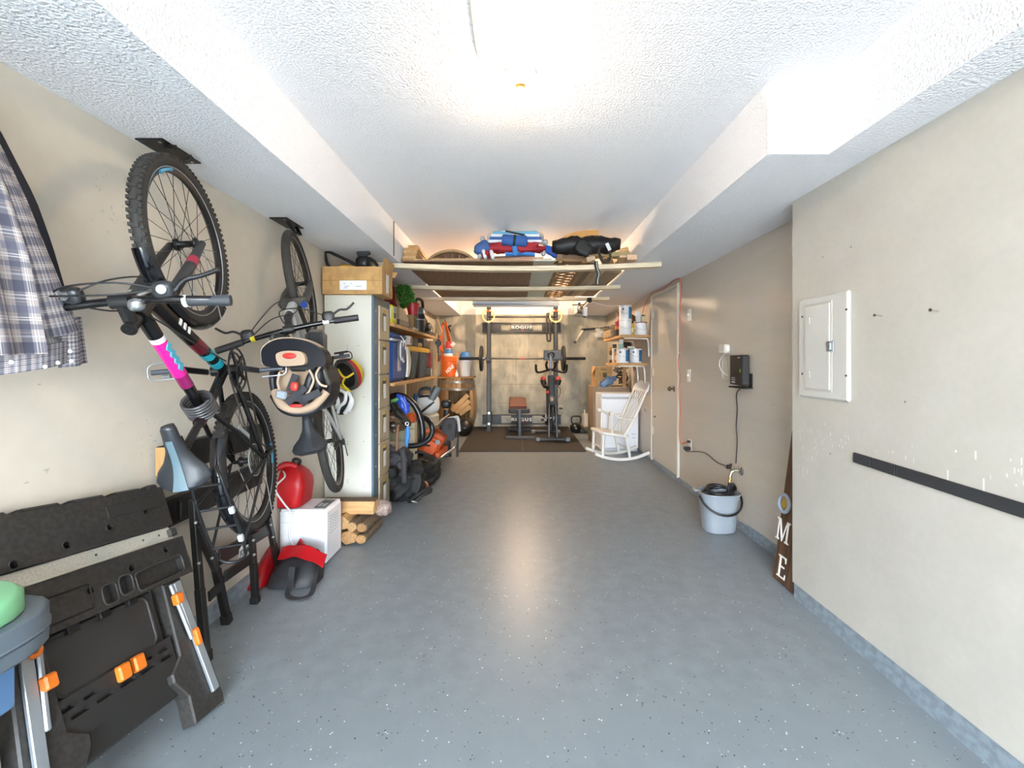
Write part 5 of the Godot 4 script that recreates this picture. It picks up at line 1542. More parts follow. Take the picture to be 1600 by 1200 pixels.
	solo("pink_sponge", gat(q).box(q + V(0, 0.24, 0), V(0.07, 0.12, 0.04), 0.015), mt(Color("d98d78"), 0.8), "pink sponge sticking out of the orange bucket", "sponge", q)
	var wc := V(-0.905, ty, -8.0)
	t = thing("white_bucket", "white plastic bucket holding a blue object beside the orange one", "bucket", wc)
	part(t, "body", g().lathe([Vector2(0, 0), Vector2(0.088, 0), Vector2(0.12, 0.27), Vector2(0.126, 0.272), Vector2(0.126, 0.285), Vector2(0.115, 0.285), Vector2(0.085, 0.02), Vector2(0, 0.02)], 28, Transform3D(Basis(), wc)), mt(Color("ecebe7"), 0.4))
	part(t, "rim_band", g().lathe([Vector2(0.122, 0.255), Vector2(0.127, 0.26), Vector2(0.127, 0.283)], 28, Transform3D(Basis(), wc)), mt(Color("d9dbdc"), 0.4))
	q = wc + V(0, 0.06, 0)
	solo("blue_tub", gat(q).lathe([Vector2(0, 0), Vector2(0.075, 0), Vector2(0.1, 0.26), Vector2(0.095, 0.33), Vector2(0.06, 0.375), Vector2(0, 0.385)], 24, Transform3D(Basis(), q)), mt(Color("3a74b5"), 0.45), "domed blue plastic tub standing in the white bucket", "tub", q)
	q = V(-1.045, ty, -7.9)
	t = thing("glue_bottle", "little white squeeze bottle between the two buckets", "bottle", q)
	part(t, "bottle", g().lathe([Vector2(0, 0), Vector2(0.03, 0), Vector2(0.03, 0.05), Vector2(0.012, 0.08), Vector2(0.005, 0.11), Vector2(0, 0.11)], 14, Transform3D(Basis(), q)), mt(Color("e9e7e1"), 0.4))
	part(t, "nozzle", g().lathe([Vector2(0.006, 0.1), Vector2(0.003, 0.125), Vector2(0, 0.125)], 8, Transform3D(Basis(), q)), mt(Color("d8d5cc"), 0.4))
	# exercise ball
	var bc := PF(728, 675)
	bc = V(-0.865, fl(7.6), -7.58)
	t = thing("medicine_ball", "black medicine ball on the floor below the barrel", "ball", bc)
	part(t, "ball", g().lathe([Vector2(0, 0), Vector2(0.05, 0.008), Vector2(0.1, 0.042), Vector2(0.137, 0.11), Vector2(0.142, 0.14), Vector2(0.137, 0.17), Vector2(0.1, 0.238), Vector2(0.05, 0.272), Vector2(0, 0.28)], 30, Transform3D(Basis(), bc)), hexm("161513", 0.4))
	part(t, "seam", g().torus(bc + V(0, 0.14, 0), V(0.4, 1, 0.3), 0.1415, 0.002, 36, 5), hexm("3c3a36", 0.5))

# ---------- locker, shelves behind it and the pile on the floor ----------
func left_shelves() -> void:
	var lx := -1.137
	var z0 := 3.55
	var z1 := 4.0
	var top := 1.838
	var c := V((XL + lx) / 2, fl(3.78), -3.775)
	var t := thing("locker", "tall cream steel locker with a blue-grey corner post and six tan doors", "locker", c)
	var cream := mt(Color("dadacf"), 0.4)
	var post := mt(Color("5d7181"), 0.4)
	var tan := mt(Color("b39f7c"), 0.4)
	part(t, "side_panel", g().box(V((XL + 0.016 + lx) / 2 - 0.002, (c.y + top) / 2, -z0 - 0.006), V(lx - XL - 0.02, top - c.y, 0.012), 0.001), cream)
	part(t, "side_panel", g().box(V((XL + 0.016 + lx) / 2 - 0.002, (c.y + top) / 2, -z1 + 0.006), V(lx - XL - 0.02, top - c.y, 0.012), 0.001), cream)
	part(t, "top_panel", g().box(V((XL + 0.016 + lx) / 2, top - 0.008, -3.775), V(lx - XL - 0.02, 0.014, 0.44)), cream)
	part(t, "back_panel", g().box(V(XL + 0.022, (c.y + top) / 2, -3.775), V(0.01, top - c.y, 0.44)), cream)
	part(t, "corner_post", g().box(V(lx + 0.001, (c.y + top) / 2, -z0 - 0.058), V(0.02, top - c.y, 0.118), 0.003), post)
	part(t, "corner_post", g().box(V(lx + 0.001, (c.y + top) / 2, -z1 + 0.012), V(0.02, top - c.y, 0.024), 0.003), post)
	part(t, "head_rail", g().box(V(lx - 0.002, top - 0.03, -3.8), V(0.016, 0.06, 0.3), 0.003), hexm("6b6a66", 0.5))
	part(t, "base_rail", g().box(V(lx - 0.002, c.y + 0.02, -3.8), V(0.016, 0.04, 0.3), 0.003), hexm("4f565c", 0.5))
	for i in 7:
		part(t, "rivet", g().cyl(V(lx + 0.011, top - 0.12 - i * 0.25, -z0 - 0.05), V(lx + 0.014, top - 0.12 - i * 0.25, -z0 - 0.05), 0.006, 8), mt(Color("d6dade"), 0.3, 0.5))
	var dh := (top - c.y - 0.1) / 6.0
	for i in 6:
		var yc := c.y + 0.04 + dh * (i + 0.5)
		var d := part(t, "door", g().box(V(lx + 0.004, yc, -3.825), V(0.02, dh - 0.008, 0.29), 0.004), tan)
		part(d, "edge_strip", g().box(V(lx + 0.012, yc, -3.69), V(0.008, dh - 0.01, 0.018), 0.002), mt(Color("ddd6c0"), 0.4))
		part(d, "label_holder", g().box(V(lx + 0.016, yc + 0.01, -3.82), V(0.006, 0.155, 0.085), 0.002), hexm("4b463c", 0.4, 0.4))
		part(d, "paper_label", g().box(V(lx + 0.02, yc - 0.002, -3.82), V(0.003, 0.125, 0.065)), mt(Color("e4e4e0"), 0.6))
		part(d, "latch", g().box(V(lx + 0.02, yc + 0.1, -3.82), V(0.012, 0.02, 0.03), 0.003), hexm("b19648", 0.35, 0.7))
	for a in [[527, 700], [527, 560], [543, 478], [543, 482], [543, 540], [543, 544], [543, 620], [543, 624], [543, 690], [543, 694], [543, 750], [543, 754], [560, 540], [520, 497], [568, 620], [568, 690], [568, 760]]:
		var q := P(a[0], a[1], z0 - 0.001)
		part(t, "rivet_hole", g().cyl(q, q + V(0, 0, -0.002), 0.0035, 6), hexm("55554e", 0.6))
	# cardboard box on the locker
	var cb := noisy("b98f58", "c99f66", 0.8, V(3, 3, 3), 5)
	var bz := 3.5
	var b0 := P(502.5, 460, bz)
	var b1 := P(597, 416.5, bz)
	var bx := (b0.x + 0.006 + b1.x) / 2
	var bw := b1.x - b0.x - 0.01
	var bd := 0.29
	var by := top
	var bh := 0.215
	c = V(bx, by, -bz - bd / 2)
	t = thing("cardboard_box", "open cardboard box with a white label on top of the locker", "box", c)
	part(t, "front", g().box(V(bx, by + bh / 2, -bz), V(bw, bh, 0.005)), cb)
	part(t, "back", g().box(V(bx, by + bh / 2, -bz - bd), V(bw, bh, 0.005)), cb)
	for s in [-1, 1]:
		part(t, "side", g().box(V(bx + s * bw / 2, by + bh / 2, -bz - bd / 2), V(0.005, bh, bd)), cb)
	part(t, "bottom", g().box(V(bx, by + 0.003, -bz - bd / 2), V(bw, 0.005, bd)), cb)
	part(t, "back_flap", g().bar(V(bx + 0.06, by + bh, -bz - bd), V(bx + 0.07, by + bh + 0.055, -bz - bd - 0.06), bw * 0.85, 0.004, V(0, 0, 1)), cb)
	part(t, "side_flap", g().bar(V(bx + bw / 2, by + bh, -bz - bd / 2), V(bx + bw / 2 + 0.02, by + bh + 0.07, -bz - bd / 2), bd * 0.96, 0.004, V(1, 0, 0)), cb)
	var la := P(531, 453, bz)
	var lb := P(573, 438.5, bz)
	var lab := part(t, "shipping_label", g().box((la + lb) / 2 + V(0, 0, 0.004), V(lb.x - la.x, lb.y - la.y, 0.001)), mt(Color("eceff2"), 0.5), "white shipping label")
	for a in [[537, 443, 3], [548, 443, 2], [539, 447.5, 7], [556, 447.5, 9], [538, 450, 5]]:
		part(lab, "print_line", g().box(P(a[0] + a[2] / 2.0, a[1], bz) + V(0, 0, 0.005), V(a[2] / 200.0, 0.004, 0.001)), hexm("8b8d90", 0.6))
	part(t, "side_label", g().box(V(bx + bw / 2 + 0.004, by + 0.1, -bz - 0.14), V(0.002, 0.15, 0.07)), mt(Color("e6e6e2"), 0.6))
	part(t, "tape", g().box(V(bx, by + 0.106, -bz + 0.003), V(bw, 0.006, 0.001)), mt(Color("a37c49"), 0.6))
	# contents
	c = V(bx - 0.05, by + 0.12, -bz - 0.1)
	t = thing("floor_pump", "yellow and black pump with a bent black handle in the cardboard box", "pump", c)
	var bk := hexm("17181a", 0.45)
	part(t, "yellow_body", g().lathe([Vector2(0, 0), Vector2(0.07, 0.0), Vector2(0.075, 0.09), Vector2(0.05, 0.12), Vector2(0, 0.125)], 20, Transform3D(Basis(), c + V(-0.03, 0.0, 0))), mt(Color("cf9a1e"), 0.4))
	part(t, "handle", g().tube(smooth([P(516, 416, 3.6), P(512, 414, 3.6), P(508, 397, 3.6), P(510, 394, 3.6), P(516, 394.5, 3.6), P(545, 408, 3.6), P(558, 416, 3.6)], 4), 0.012, 10), bk)
	c = V(bx + 0.1, by + 0.12, -bz - 0.12)
	t = thing("trimmer_head", "black trimmer head with a paddle guard in the cardboard box", "tool", c)
	part(t, "housing", g().blob(P(568, 411, 3.62), V(0.06, 0.055, 0.06), 0.8), bk)
	part(t, "paddle", g().bar(P(559, 399, 3.6), P(577, 392, 3.6), 0.03, 0.055, V(0.3, 1, 0), 0.004), hexm("26272a", 0.5))
	part(t, "stem", g().tube([P(570, 399, 3.6), P(580, 413, 3.62)], 0.012, 8), bk)
	part(t, "hose", g().tube(smooth([P(566, 406, 3.62), P(574, 403, 3.64), P(584, 408, 3.64), P(590, 416, 3.64)], 4), 0.012, 8), bk)
	shelf_unit()

func shelf_unit() -> void:
	var pine := wood("b98750", "cf9d63", "z", 3)
	var za := 4.04
	var zb := 6.15
	var fx := -1.10
	for a in [[1.66, "upper pine shelf board behind the locker holding the vacuum"], [1.12, "lower pine shelf board behind the locker holding the cooler"]]:
		var c := V((XL + fx) / 2 + 0.01, a[0] - 0.015, -(za + zb) / 2)
		var t := thing("wall_shelf", a[1], "shelf", c)
		part(t, "board", g().box(c, V(fx - XL - 0.02, 0.028, zb - za), 0.003), pine)
		part(t, "front_edge", g().box(V(fx - 0.004, a[0] - 0.016, c.z), V(0.012, 0.034, zb - za), 0.003), wood("c5945a", "d8a86e", "z", 4))
		part(t, "wall_cleat", g().box(V(XL + 0.03, a[0] - 0.05, c.z), V(0.03, 0.04, zb - za)), pine)
	var c := V(-1.2, fl(6.15), -6.19)
	var t := thing("shelf_end_panel", "plywood end panel holding up the shelves behind the locker", "panel", c)
	part(t, "panel", g().box(V(-1.30, 0.85, -6.19), V(0.42, 1.5, 0.03), 0.003), wood("a98a62", "bb9c74", "y", 5))
	part(t, "post", g().box(V(-1.11, 0.9, -6.17), V(0.05, 1.62, 0.05), 0.003), wood("b28f63", "c7a477", "y", 6))
	var s1 := 1.66
	var bk := hexm("17181a", 0.45)
	# upper shelf
	c = V(-1.15, s1, -4.12)
	t = thing("yellow_jug", "yellow box-shaped jug with a picture label on the upper shelf", "jug", c)
	part(t, "body", g().box(c + V(0, 0.085, 0), V(0.07, 0.17, 0.16), 0.012), mt(Color("cfc123"), 0.4))
	part(t, "label", g().box(c + V(0.036, 0.095, 0), V(0.002, 0.11, 0.1)), mt(Color("c9cfc8"), 0.5))
	part(t, "label_picture", g().box(c + V(0.038, 0.075, 0.0), V(0.002, 0.05, 0.07)), hexm("4a4034", 0.5))
	part(t, "label_logo", g().box(c + V(0.038, 0.125, 0.0), V(0.002, 0.03, 0.05)), mt(Color("4f9aa5"), 0.5))
	part(t, "front_label", g().box(c + V(0.0, 0.09, 0.081), V(0.05, 0.1, 0.002)), mt(Color("c9cfc8"), 0.5))
	c = V(-1.19, s1, -4.45)
	t = thing("parts_case", "smoked brown plastic case with a sloping lid on the upper shelf", "case", c)
	var poly := PackedVector2Array([Vector2(-0.19, 0), Vector2(0.19, 0), Vector2(0.19, 0.075), Vector2(0.02, 0.15), Vector2(-0.19, 0.16)])
	part(t, "lid", g().prism(poly, 0.16, Transform3D(Basis(V(0, 0, -1), V(0, 1, 0), V(1, 0, 0)), c + V(-0.08, 0.02, 0)), 0.006), mt(Color("7b6c55"), 0.3))
	part(t, "tray", g().box(c + V(0.0, 0.03, 0), V(0.17, 0.06, 0.39), 0.006), hexm("332d27", 0.4))
	c = V(-1.31, s1, -4.9)
	t = thing("red_board", "big red plastic board standing behind the green plant on the upper shelf", "board", c)
	part(t, "sheet", g().grid(8, 4, func(u, v): return V(-1.30 - 0.03 * v, s1 + 0.003 + v * (0.51 - 0.09 * u), -4.5 - 0.75 * u) + V(0.01 * sin(u * 6), 0, 0), 0.012), mt(Color("a01520"), 0.4))
	part(t, "rib", g().tube([V(-1.305, s1 + 0.3, -4.52), V(-1.305, s1 + 0.25, -5.2)], 0.008, 6), mt(Color("7d1119"), 0.4))
	c = V(-1.19, s1, -5.0)
	t = thing("small_carton", "small plain carton holding up the green plant", "carton", c)
	part(t, "body", g().box(c + V(0, 0.085, 0), V(0.13, 0.17, 0.14), 0.003), hexm("8a6f4c", 0.8))
	part(t, "tape", g().box(c + V(0, 0.171, 0), V(0.13, 0.002, 0.03)), hexm("a58a62", 0.6))
	c = V(-1.19, s1 + 0.173, -5.0)
	t = thing("faux_plant", "bushy green artificial plant in a red pot on the upper shelf", "plant", c)
	part(t, "pot", g().lathe([Vector2(0, 0), Vector2(0.05, 0), Vector2(0.068, 0.11), Vector2(0.073, 0.11), Vector2(0.073, 0.13), Vector2(0.06, 0.13)], 18, Transform3D(Basis(), c + V(0.04, 0, 0))), mt(Color("a51e28"), 0.4))
	var rg := RandomNumberGenerator.new()
	rg.seed = 3
	var fol := g()
	for i in 900:
		var th := rg.randf() * TAU
		var rr := pow(rg.randf(), 0.6) * 0.1
		var h := rg.randf_range(0.09, 0.33)
		var q := c + V(0.0 + cos(th) * rr * 0.8 - (h - 0.1) * 0.25, h - rr * 0.3, sin(th) * rr + (h - 0.1) * 0.2)
		var d := V(cos(th), rg.randf_range(0.1, 1.2), sin(th)).normalized()
		var sd := d.cross(V(rg.randf() - 0.5, rg.randf() - 0.5, rg.randf() - 0.5)).normalized()
		var l := rg.randf_range(0.022, 0.042)
		fol.face([q, q + d * l * 0.5 + sd * l * 0.28, q + d * l, q + d * l * 0.5 - sd * l * 0.28])
	var f := part(t, "foliage", fol, mt(Color("3c7a2a"), 0.6, 0.0, {"backlight_enabled": true, "backlight": Color("2a4a18")}))
	f.set_meta("kind", "stuff")
	for i in 5:
		part(t, "stem", g().tube([c + V(0.04, 0.1, 0), c + V(-0.02 + 0.02 * i - 0.04, 0.3, 0.05 - 0.02 * i)], 0.003, 5), mt(Color("38512a"), 0.7))
	c = V(-1.16, s1, -5.28)
	t = thing("canister_vacuum", "black and silver canister vacuum with a loop handle on the upper shelf", "vacuum", c)
	part(t, "drum", g().lathe([Vector2(0, 0), Vector2(0.08, 0), Vector2(0.084, 0.02), Vector2(0.082, 0.2), Vector2(0.078, 0.215), Vector2(0, 0.215)], 24, Transform3D(Basis(), c)), hexm("23272c", 0.35))
	part(t, "head", g().lathe([Vector2(0.082, 0.212), Vector2(0.085, 0.24), Vector2(0.07, 0.285), Vector2(0.03, 0.3), Vector2(0, 0.3)], 24, Transform3D(Basis(), c)), mt(Color("6f7684"), 0.3, 0.3))
	part(t, "band", g().lathe([Vector2(0.084, 0.14), Vector2(0.086, 0.143), Vector2(0.086, 0.15), Vector2(0.084, 0.153)], 24, Transform3D(Basis(), c)), mt(Color("9ca1a8"), 0.35))
	part(t, "port", g().cyl(c + V(0.05, 0.18, 0.05), c + V(0.075, 0.18, 0.075), 0.032, 14), bk)
	part(t, "handle", g().tube(smooth([c + V(-0.02, 0.27, 0.06), c + V(0.0, 0.37, 0.06), c + V(0.02, 0.39, 0.0), c + V(0.04, 0.37, -0.08), c + V(0.05, 0.25, -0.07)], 5), 0.018, 10), bk)
	c = V(-1.17, s1, -5.5)
	t = thing("wooden_ring", "small brown wooden ring standing behind the vacuum", "ornament", c)
	part(t, "frame", g().torus(c + V(0, 0.16, -0.02), V(1, 0, 0.6), 0.07, 0.018, 24, 8), wood("a97440", "bf8a52", "y", 4))
	part(t, "stand", g().box(c + V(0, 0.04, -0.02), V(0.05, 0.08, 0.05), 0.004), wood("8a6038", "9b7045", "y", 5))
	c = V(-1.17, s1, -5.78)
	t = thing("sander", "dark green power tool with a looped cord on the upper shelf", "power tool", c)
	part(t, "base", g().box(c + V(0, 0.025, 0), V(0.16, 0.05, 0.3), 0.01), hexm("2c332d", 0.5))
	part(t, "motor", g().blob(c + V(0, 0.1, -0.02), V(0.07, 0.06, 0.11), 0.7, 0.1), hexm("252826", 0.5))
	part(t, "grip", g().tube(smooth([c + V(0, 0.12, 0.1), c + V(0, 0.19, 0.05), c + V(0, 0.19, -0.06), c + V(0, 0.12, -0.12)], 4), 0.016, 8), hexm("4b5a43", 0.5))
	part(t, "cord", g().torus(c + V(0.05, 0.1, -0.1), V(1, 0.3, 0.2), 0.07, 0.007, 20, 6), hexm("6a7a4a", 0.5))
	c = V(-1.16, s1, -4.92)
	solo("paper_pad", gat(c).box(c + V(0.02, 0.012, -0.02), V(0.09, 0.022, 0.2), 0.003), mt(Color("c9bb9e"), 0.7), "cream paper pad lying before the vacuum", "pad", c)
	# tools hanging at the shelf end
	var hang := func(called, label, cat, px0, py0, px1, py1, d, w, th, col, head):
		var a := P(px0, py0, d)
		var b := P(px1, py1, d)
		var o := thing(called, label, cat, a)
		part(o, "handle", g().bar(a, b, w * 0.45, th, V(0, 0, 1), 0.003), col)
		part(o, "head", g().bar(a.lerp(b, 0.55), b, w, th * 0.8, V(0, 0, 1), 0.004), head)
	hang.call("hanging_brush", "tan wooden brush hanging at the end of the upper shelf", "brush", 684, 495, 687, 525, 6.25, 0.06, 0.02, wood("b58e5e", "c8a272", "y", 3), wood("b79567", "caa97b", "y", 4))
	hang.call("hanging_brush", "narrow pale stick hanging slanted beside the orange cord", "stick", 683, 498, 691, 519, 6.22, 0.02, 0.012, mt(Color("d8c5a4"), 0.6), mt(Color("cdb993"), 0.6))
	hang.call("hanging_clamp", "black spring clamp hanging at the end of the lower shelf", "clamp", 682, 528, 683, 552, 6.2, 0.05, 0.03, bk, hexm("2b312d", 0.5))
	hang.call("hanging_level", "yellow and black level hanging below the clamp", "level", 683.5, 543, 683.5, 562, 6.22, 0.035, 0.02, mt(Color("c9952a"), 0.5), bk)
	hang.call("hanging_pliers", "red-handled pliers hanging beside the yellow level", "pliers", 687.5, 556, 684.5, 565, 6.25, 0.03, 0.015, mt(Color("a1362a"), 0.5), hexm("3a2524", 0.5))
	c = P(684, 536, 6.2)
	t = thing("fishing_reel", "round black reel hanging at the shelf end beside the orange cord", "reel", c)
	part(t, "spool", g().cyl(c + V(0, 0, 0.0), c + V(0, 0, 0.05), 0.055, 20), hexm("1b211f", 0.4))
	part(t, "flange", g().cyl(c + V(0, 0, 0.05), c + V(0, 0, 0.058), 0.03, 16), hexm("3f4a47", 0.4, 0.4))
	# orange cord hung on the concrete wall
	c = P(695, 503, 8.44)
	t = thing("coiled_cord", "long orange extension cord coiled and hung on the concrete wall", "cord", c)
	for i in 9:
		var w := 4.0 + 0.6 * i
		var l := 46.0 + 1.4 * (i % 4)
		var q := smooth([P(695 - w * 0.25, 503, 8.43), P(695 - w * 0.8, 520, 8.42 - 0.006 * i), P(695 - w, 538, 8.42 - 0.006 * i), P(695 - w * 0.5, 503 + l, 8.41 - 0.006 * i), P(696 + w * 0.5, 503 + l, 8.40 - 0.006 * i), P(696 + w, 538, 8.41 - 0.006 * i), P(695 + w * 0.7, 520, 8.42 - 0.006 * i), P(695 + w * 0.25, 503, 8.43)], 4)
		part(t, "loop", g().tube(q, 0.0085, 6), mt(Color("c85a22"), 0.5))
	part(t, "wrap", g().torus(P(695, 506, 8.41), V(0, 1, 0), 0.03, 0.012, 14, 6), mt(Color("b44f1d"), 0.5))
	part(t, "hook", g().tube(smooth([P(694, 499, 8.5), P(695, 500, 8.4), P(696, 503, 8.38)], 3), 0.006, 6), hexm("3b3b3a", 0.5))
	c = P(702, 511, 8.46)
	t = thing("wall_bracket", "small black bracket on the concrete wall beside the orange cord", "bracket", c)
	part(t, "arm", g().bar(P(698, 513, 8.46), P(705, 508, 8.44), 0.03, 0.03, V(0, 0, 1), 0.004), bk)
	part(t, "prong", g().bar(P(700, 510, 8.45), P(704, 518, 8.44), 0.025, 0.03, V(0, 0, 1), 0.004), bk)
	# lower shelf
	var s2 := 1.12
	c = V(-1.29, s2, -4.32)
	t = thing("cooler", "large blue cooler with a white swing handle on the lower shelf", "cooler", c)
	var bl := mt(Color("1c4587"), 0.35)
	part(t, "body", g().box(c + V(0, 0.2, 0), V(0.34, 0.39, 0.54), 0.03), bl)
	part(t, "rim", g().box(c + V(0, 0.395, 0), V(0.352, 0.02, 0.552), 0.008), mt(Color("dfe4e8"), 0.4))
	part(t, "lid", g().box(c + V(0, 0.435, 0), V(0.345, 0.065, 0.545), 0.025), mt(Color("2a4d86"), 0.4))
	var lb := part(t, "sticker", g().box(c + V(0.171, 0.17, 0.02), V(0.002, 0.13, 0.11)), mt(Color("e8e4de"), 0.5), "white warning sticker")
	letters(lb, "CAUTION", Transform3D(Basis(V(0, 1, 0), V(0, 0, 1), V(1, 0, 0)), c + V(0.173, 0.17, 0.03)), 0.026, mt(Color("b23a3a"), 0.5), false, true, "lettering", 0.001, 1.1)
	part(lb, "blue_print", g().box(c + V(0.1725, 0.165, -0.01), V(0.002, 0.06, 0.02)), mt(Color("41506e"), 0.5))
	part(t, "handle", g().grid(6, 10, func(u, v):
		var w: float = 0.03 + 0.03 * sin(PI * v)
		return V(c.x + 0.185 + 0.012 * sin(PI * v), c.y + 0.04 + 0.3 * v, c.z - 0.2 + lerpf(-w, w, u) - 0.02 * sin(PI * v)), 0.018), mt(Color("dcd8cb"), 0.4))
	for i in 2:
		var q := c + V(0.19, 0.30 - 0.02 * i, 0.06 - 0.075 * i)
		t = thing("hanging_shoe", ["grey canvas shoe hanging by white laces on the cooler, the higher one", "grey canvas shoe hanging by white laces on the cooler, the lower one"][i], "shoe", q, "pair of shoes on the cooler")
		part(t, "upper", g().blob(q, V(0.028, 0.085, 0.036), 0.7), mt(Color("6b6a70"), 0.7))
		part(t, "sole", g().torus(q + V(0.016, 0, 0), V(1, 0, 0), 0.001, 0.001, 4, 4).tube(arc(q + V(0.012, -0.005, 0), V(0, 0, 0.038), V(0, 0.088, 0), 0, TAU, 24), 0.007, 6), mt(Color("e6e6e6"), 0.5))
		part(t, "laces", g().tube(smooth([q + V(0.028, 0.03, 0), q + V(0.034, 0.06, 0.01), q + V(0.03, 0.1, -0.01), q + V(0.0, 0.14, 0)], 4), 0.004, 5), mt(Color("ecebe8"), 0.6))
	for i in 2:
		var tz: float = [-4.92, -5.49][i]
		c = V(-1.30, s2, tz)
		t = thing("storage_tote", ["black storage tote with a yellow lid next to the blue cooler", "black storage tote with a yellow lid next to the shelf end"][i], "tote", c)
		var rings := []
		for a in [[0.0, 0.15, 0.22], [0.3, 0.18, 0.262], [0.315, 0.185, 0.268]]:
			var rr := []
			for q in rrect(a[1] * 2, a[2] * 2, 0.03, 3):
				rr.append(c + V(q.x, a[0], -q.y))
			rings.append(rr)
		part(t, "body", g().loft(rings), hexm("2c2d2c", 0.4))
		part(t, "lid", g().box(c + V(0, 0.33, 0), V(0.385, 0.05, 0.555), 0.008).box(c + V(0, 0.36, 0), V(0.33, 0.016, 0.5), 0.006), mt(Color("eab222"), 0.4))
		for q in [-0.13, 0.0, 0.13]:
			part(t, "rib", g().bar(c + V(0.152, 0.01, q * 0.85), c + V(0.184, 0.3, q), 0.03, 0.014, V(1, 0, 0)), hexm("3a3b39", 0.4))
	var clut := [["picture_carton", "small white carton with a picture on the tote beside the cooler", "carton", -1.15, 0.37, -4.76, 0.07, 0.09, 0.1, "c9c4c0"], ["grey_carton", "thin grey carton on the yellow lids", "carton", -1.17, 0.37, -4.92, 0.08, 0.08, 0.07, "6c6f70"], ["dark_case", "dark brown case on the yellow lids", "case", -1.2, 0.37, -5.12, 0.12, 0.09, 0.2, "3a2e26"], ["black_pouch", "black pouch on the yellow lid at the shelf end", "pouch", -1.18, 0.37, -5.55, 0.12, 0.1, 0.24, "15171f"], ["tan_block", "tan wooden block on the yellow lids", "block", -1.15, 0.37, -5.3, 0.06, 0.04, 0.12, "a7895c"]]
	for a in clut:
		c = V(a[3], s2 + a[4] + 0.001, a[5])
		t = thing(a[0], a[1], a[2], c)
		part(t, "body", g().box(c + V(0, a[7] / 2, 0), V(a[6], a[7], a[8]), 0.006), hexm(a[9], 0.6))
		part(t, "top", g().box(c + V(0, a[7] + 0.002, 0), V(a[6] * 0.9, 0.006, a[8] * 0.9), 0.002), hexm(a[9], 0.6))
		if a[0] == "picture_carton":
			part(t, "picture", g().box(c + V(0.036, 0.045, 0), V(0.002, 0.06, 0.06)), mt(Color("b06a4f"), 0.5))
	c = V(-1.17, s2, -5.9)
	t = thing("red_container", "dark red container at the end of the lower shelf", "container", c)
	part(t, "body", g().box(c + V(0, 0.22, 0), V(0.1, 0.2, 0.1), 0.01), mt(Color("8e1f22"), 0.4))
	part(t, "foot", g().box(c + V(0, 0.06, 0), V(0.09, 0.12, 0.09), 0.006), hexm("5a5548", 0.6))
	c = V(-1.16, s2, -6.04)
	t = thing("spray_bottle", "small white and blue bottle at the end of the lower shelf", "bottle", c)
	part(t, "body", g().lathe([Vector2(0, 0), Vector2(0.03, 0), Vector2(0.03, 0.09), Vector2(0.012, 0.12), Vector2(0, 0.12)], 14, Transform3D(Basis(), c)), mt(Color("d4d7d6"), 0.4))
	part(t, "cap", g().cyl(c + V(0, 0.115, 0), c + V(0, 0.14, 0), 0.013, 10), mt(Color("2e4a7a"), 0.4))

func bagblob(called: String, label: String, cat: String, base: Vector3, ctr: Vector3, r: Vector3, col: String, e := 0.6, amp := 0.3, freq := 7.0, sd := 1, b := Basis(), rough := 0.7) -> Node3D:
	var t := thing(called, label, cat, base)
	part(t, "body", g().blob(ctr, r, e, amp * 1.5, freq * 1.5, sd, b, 44, 28), hexm(col, rough))
	return t

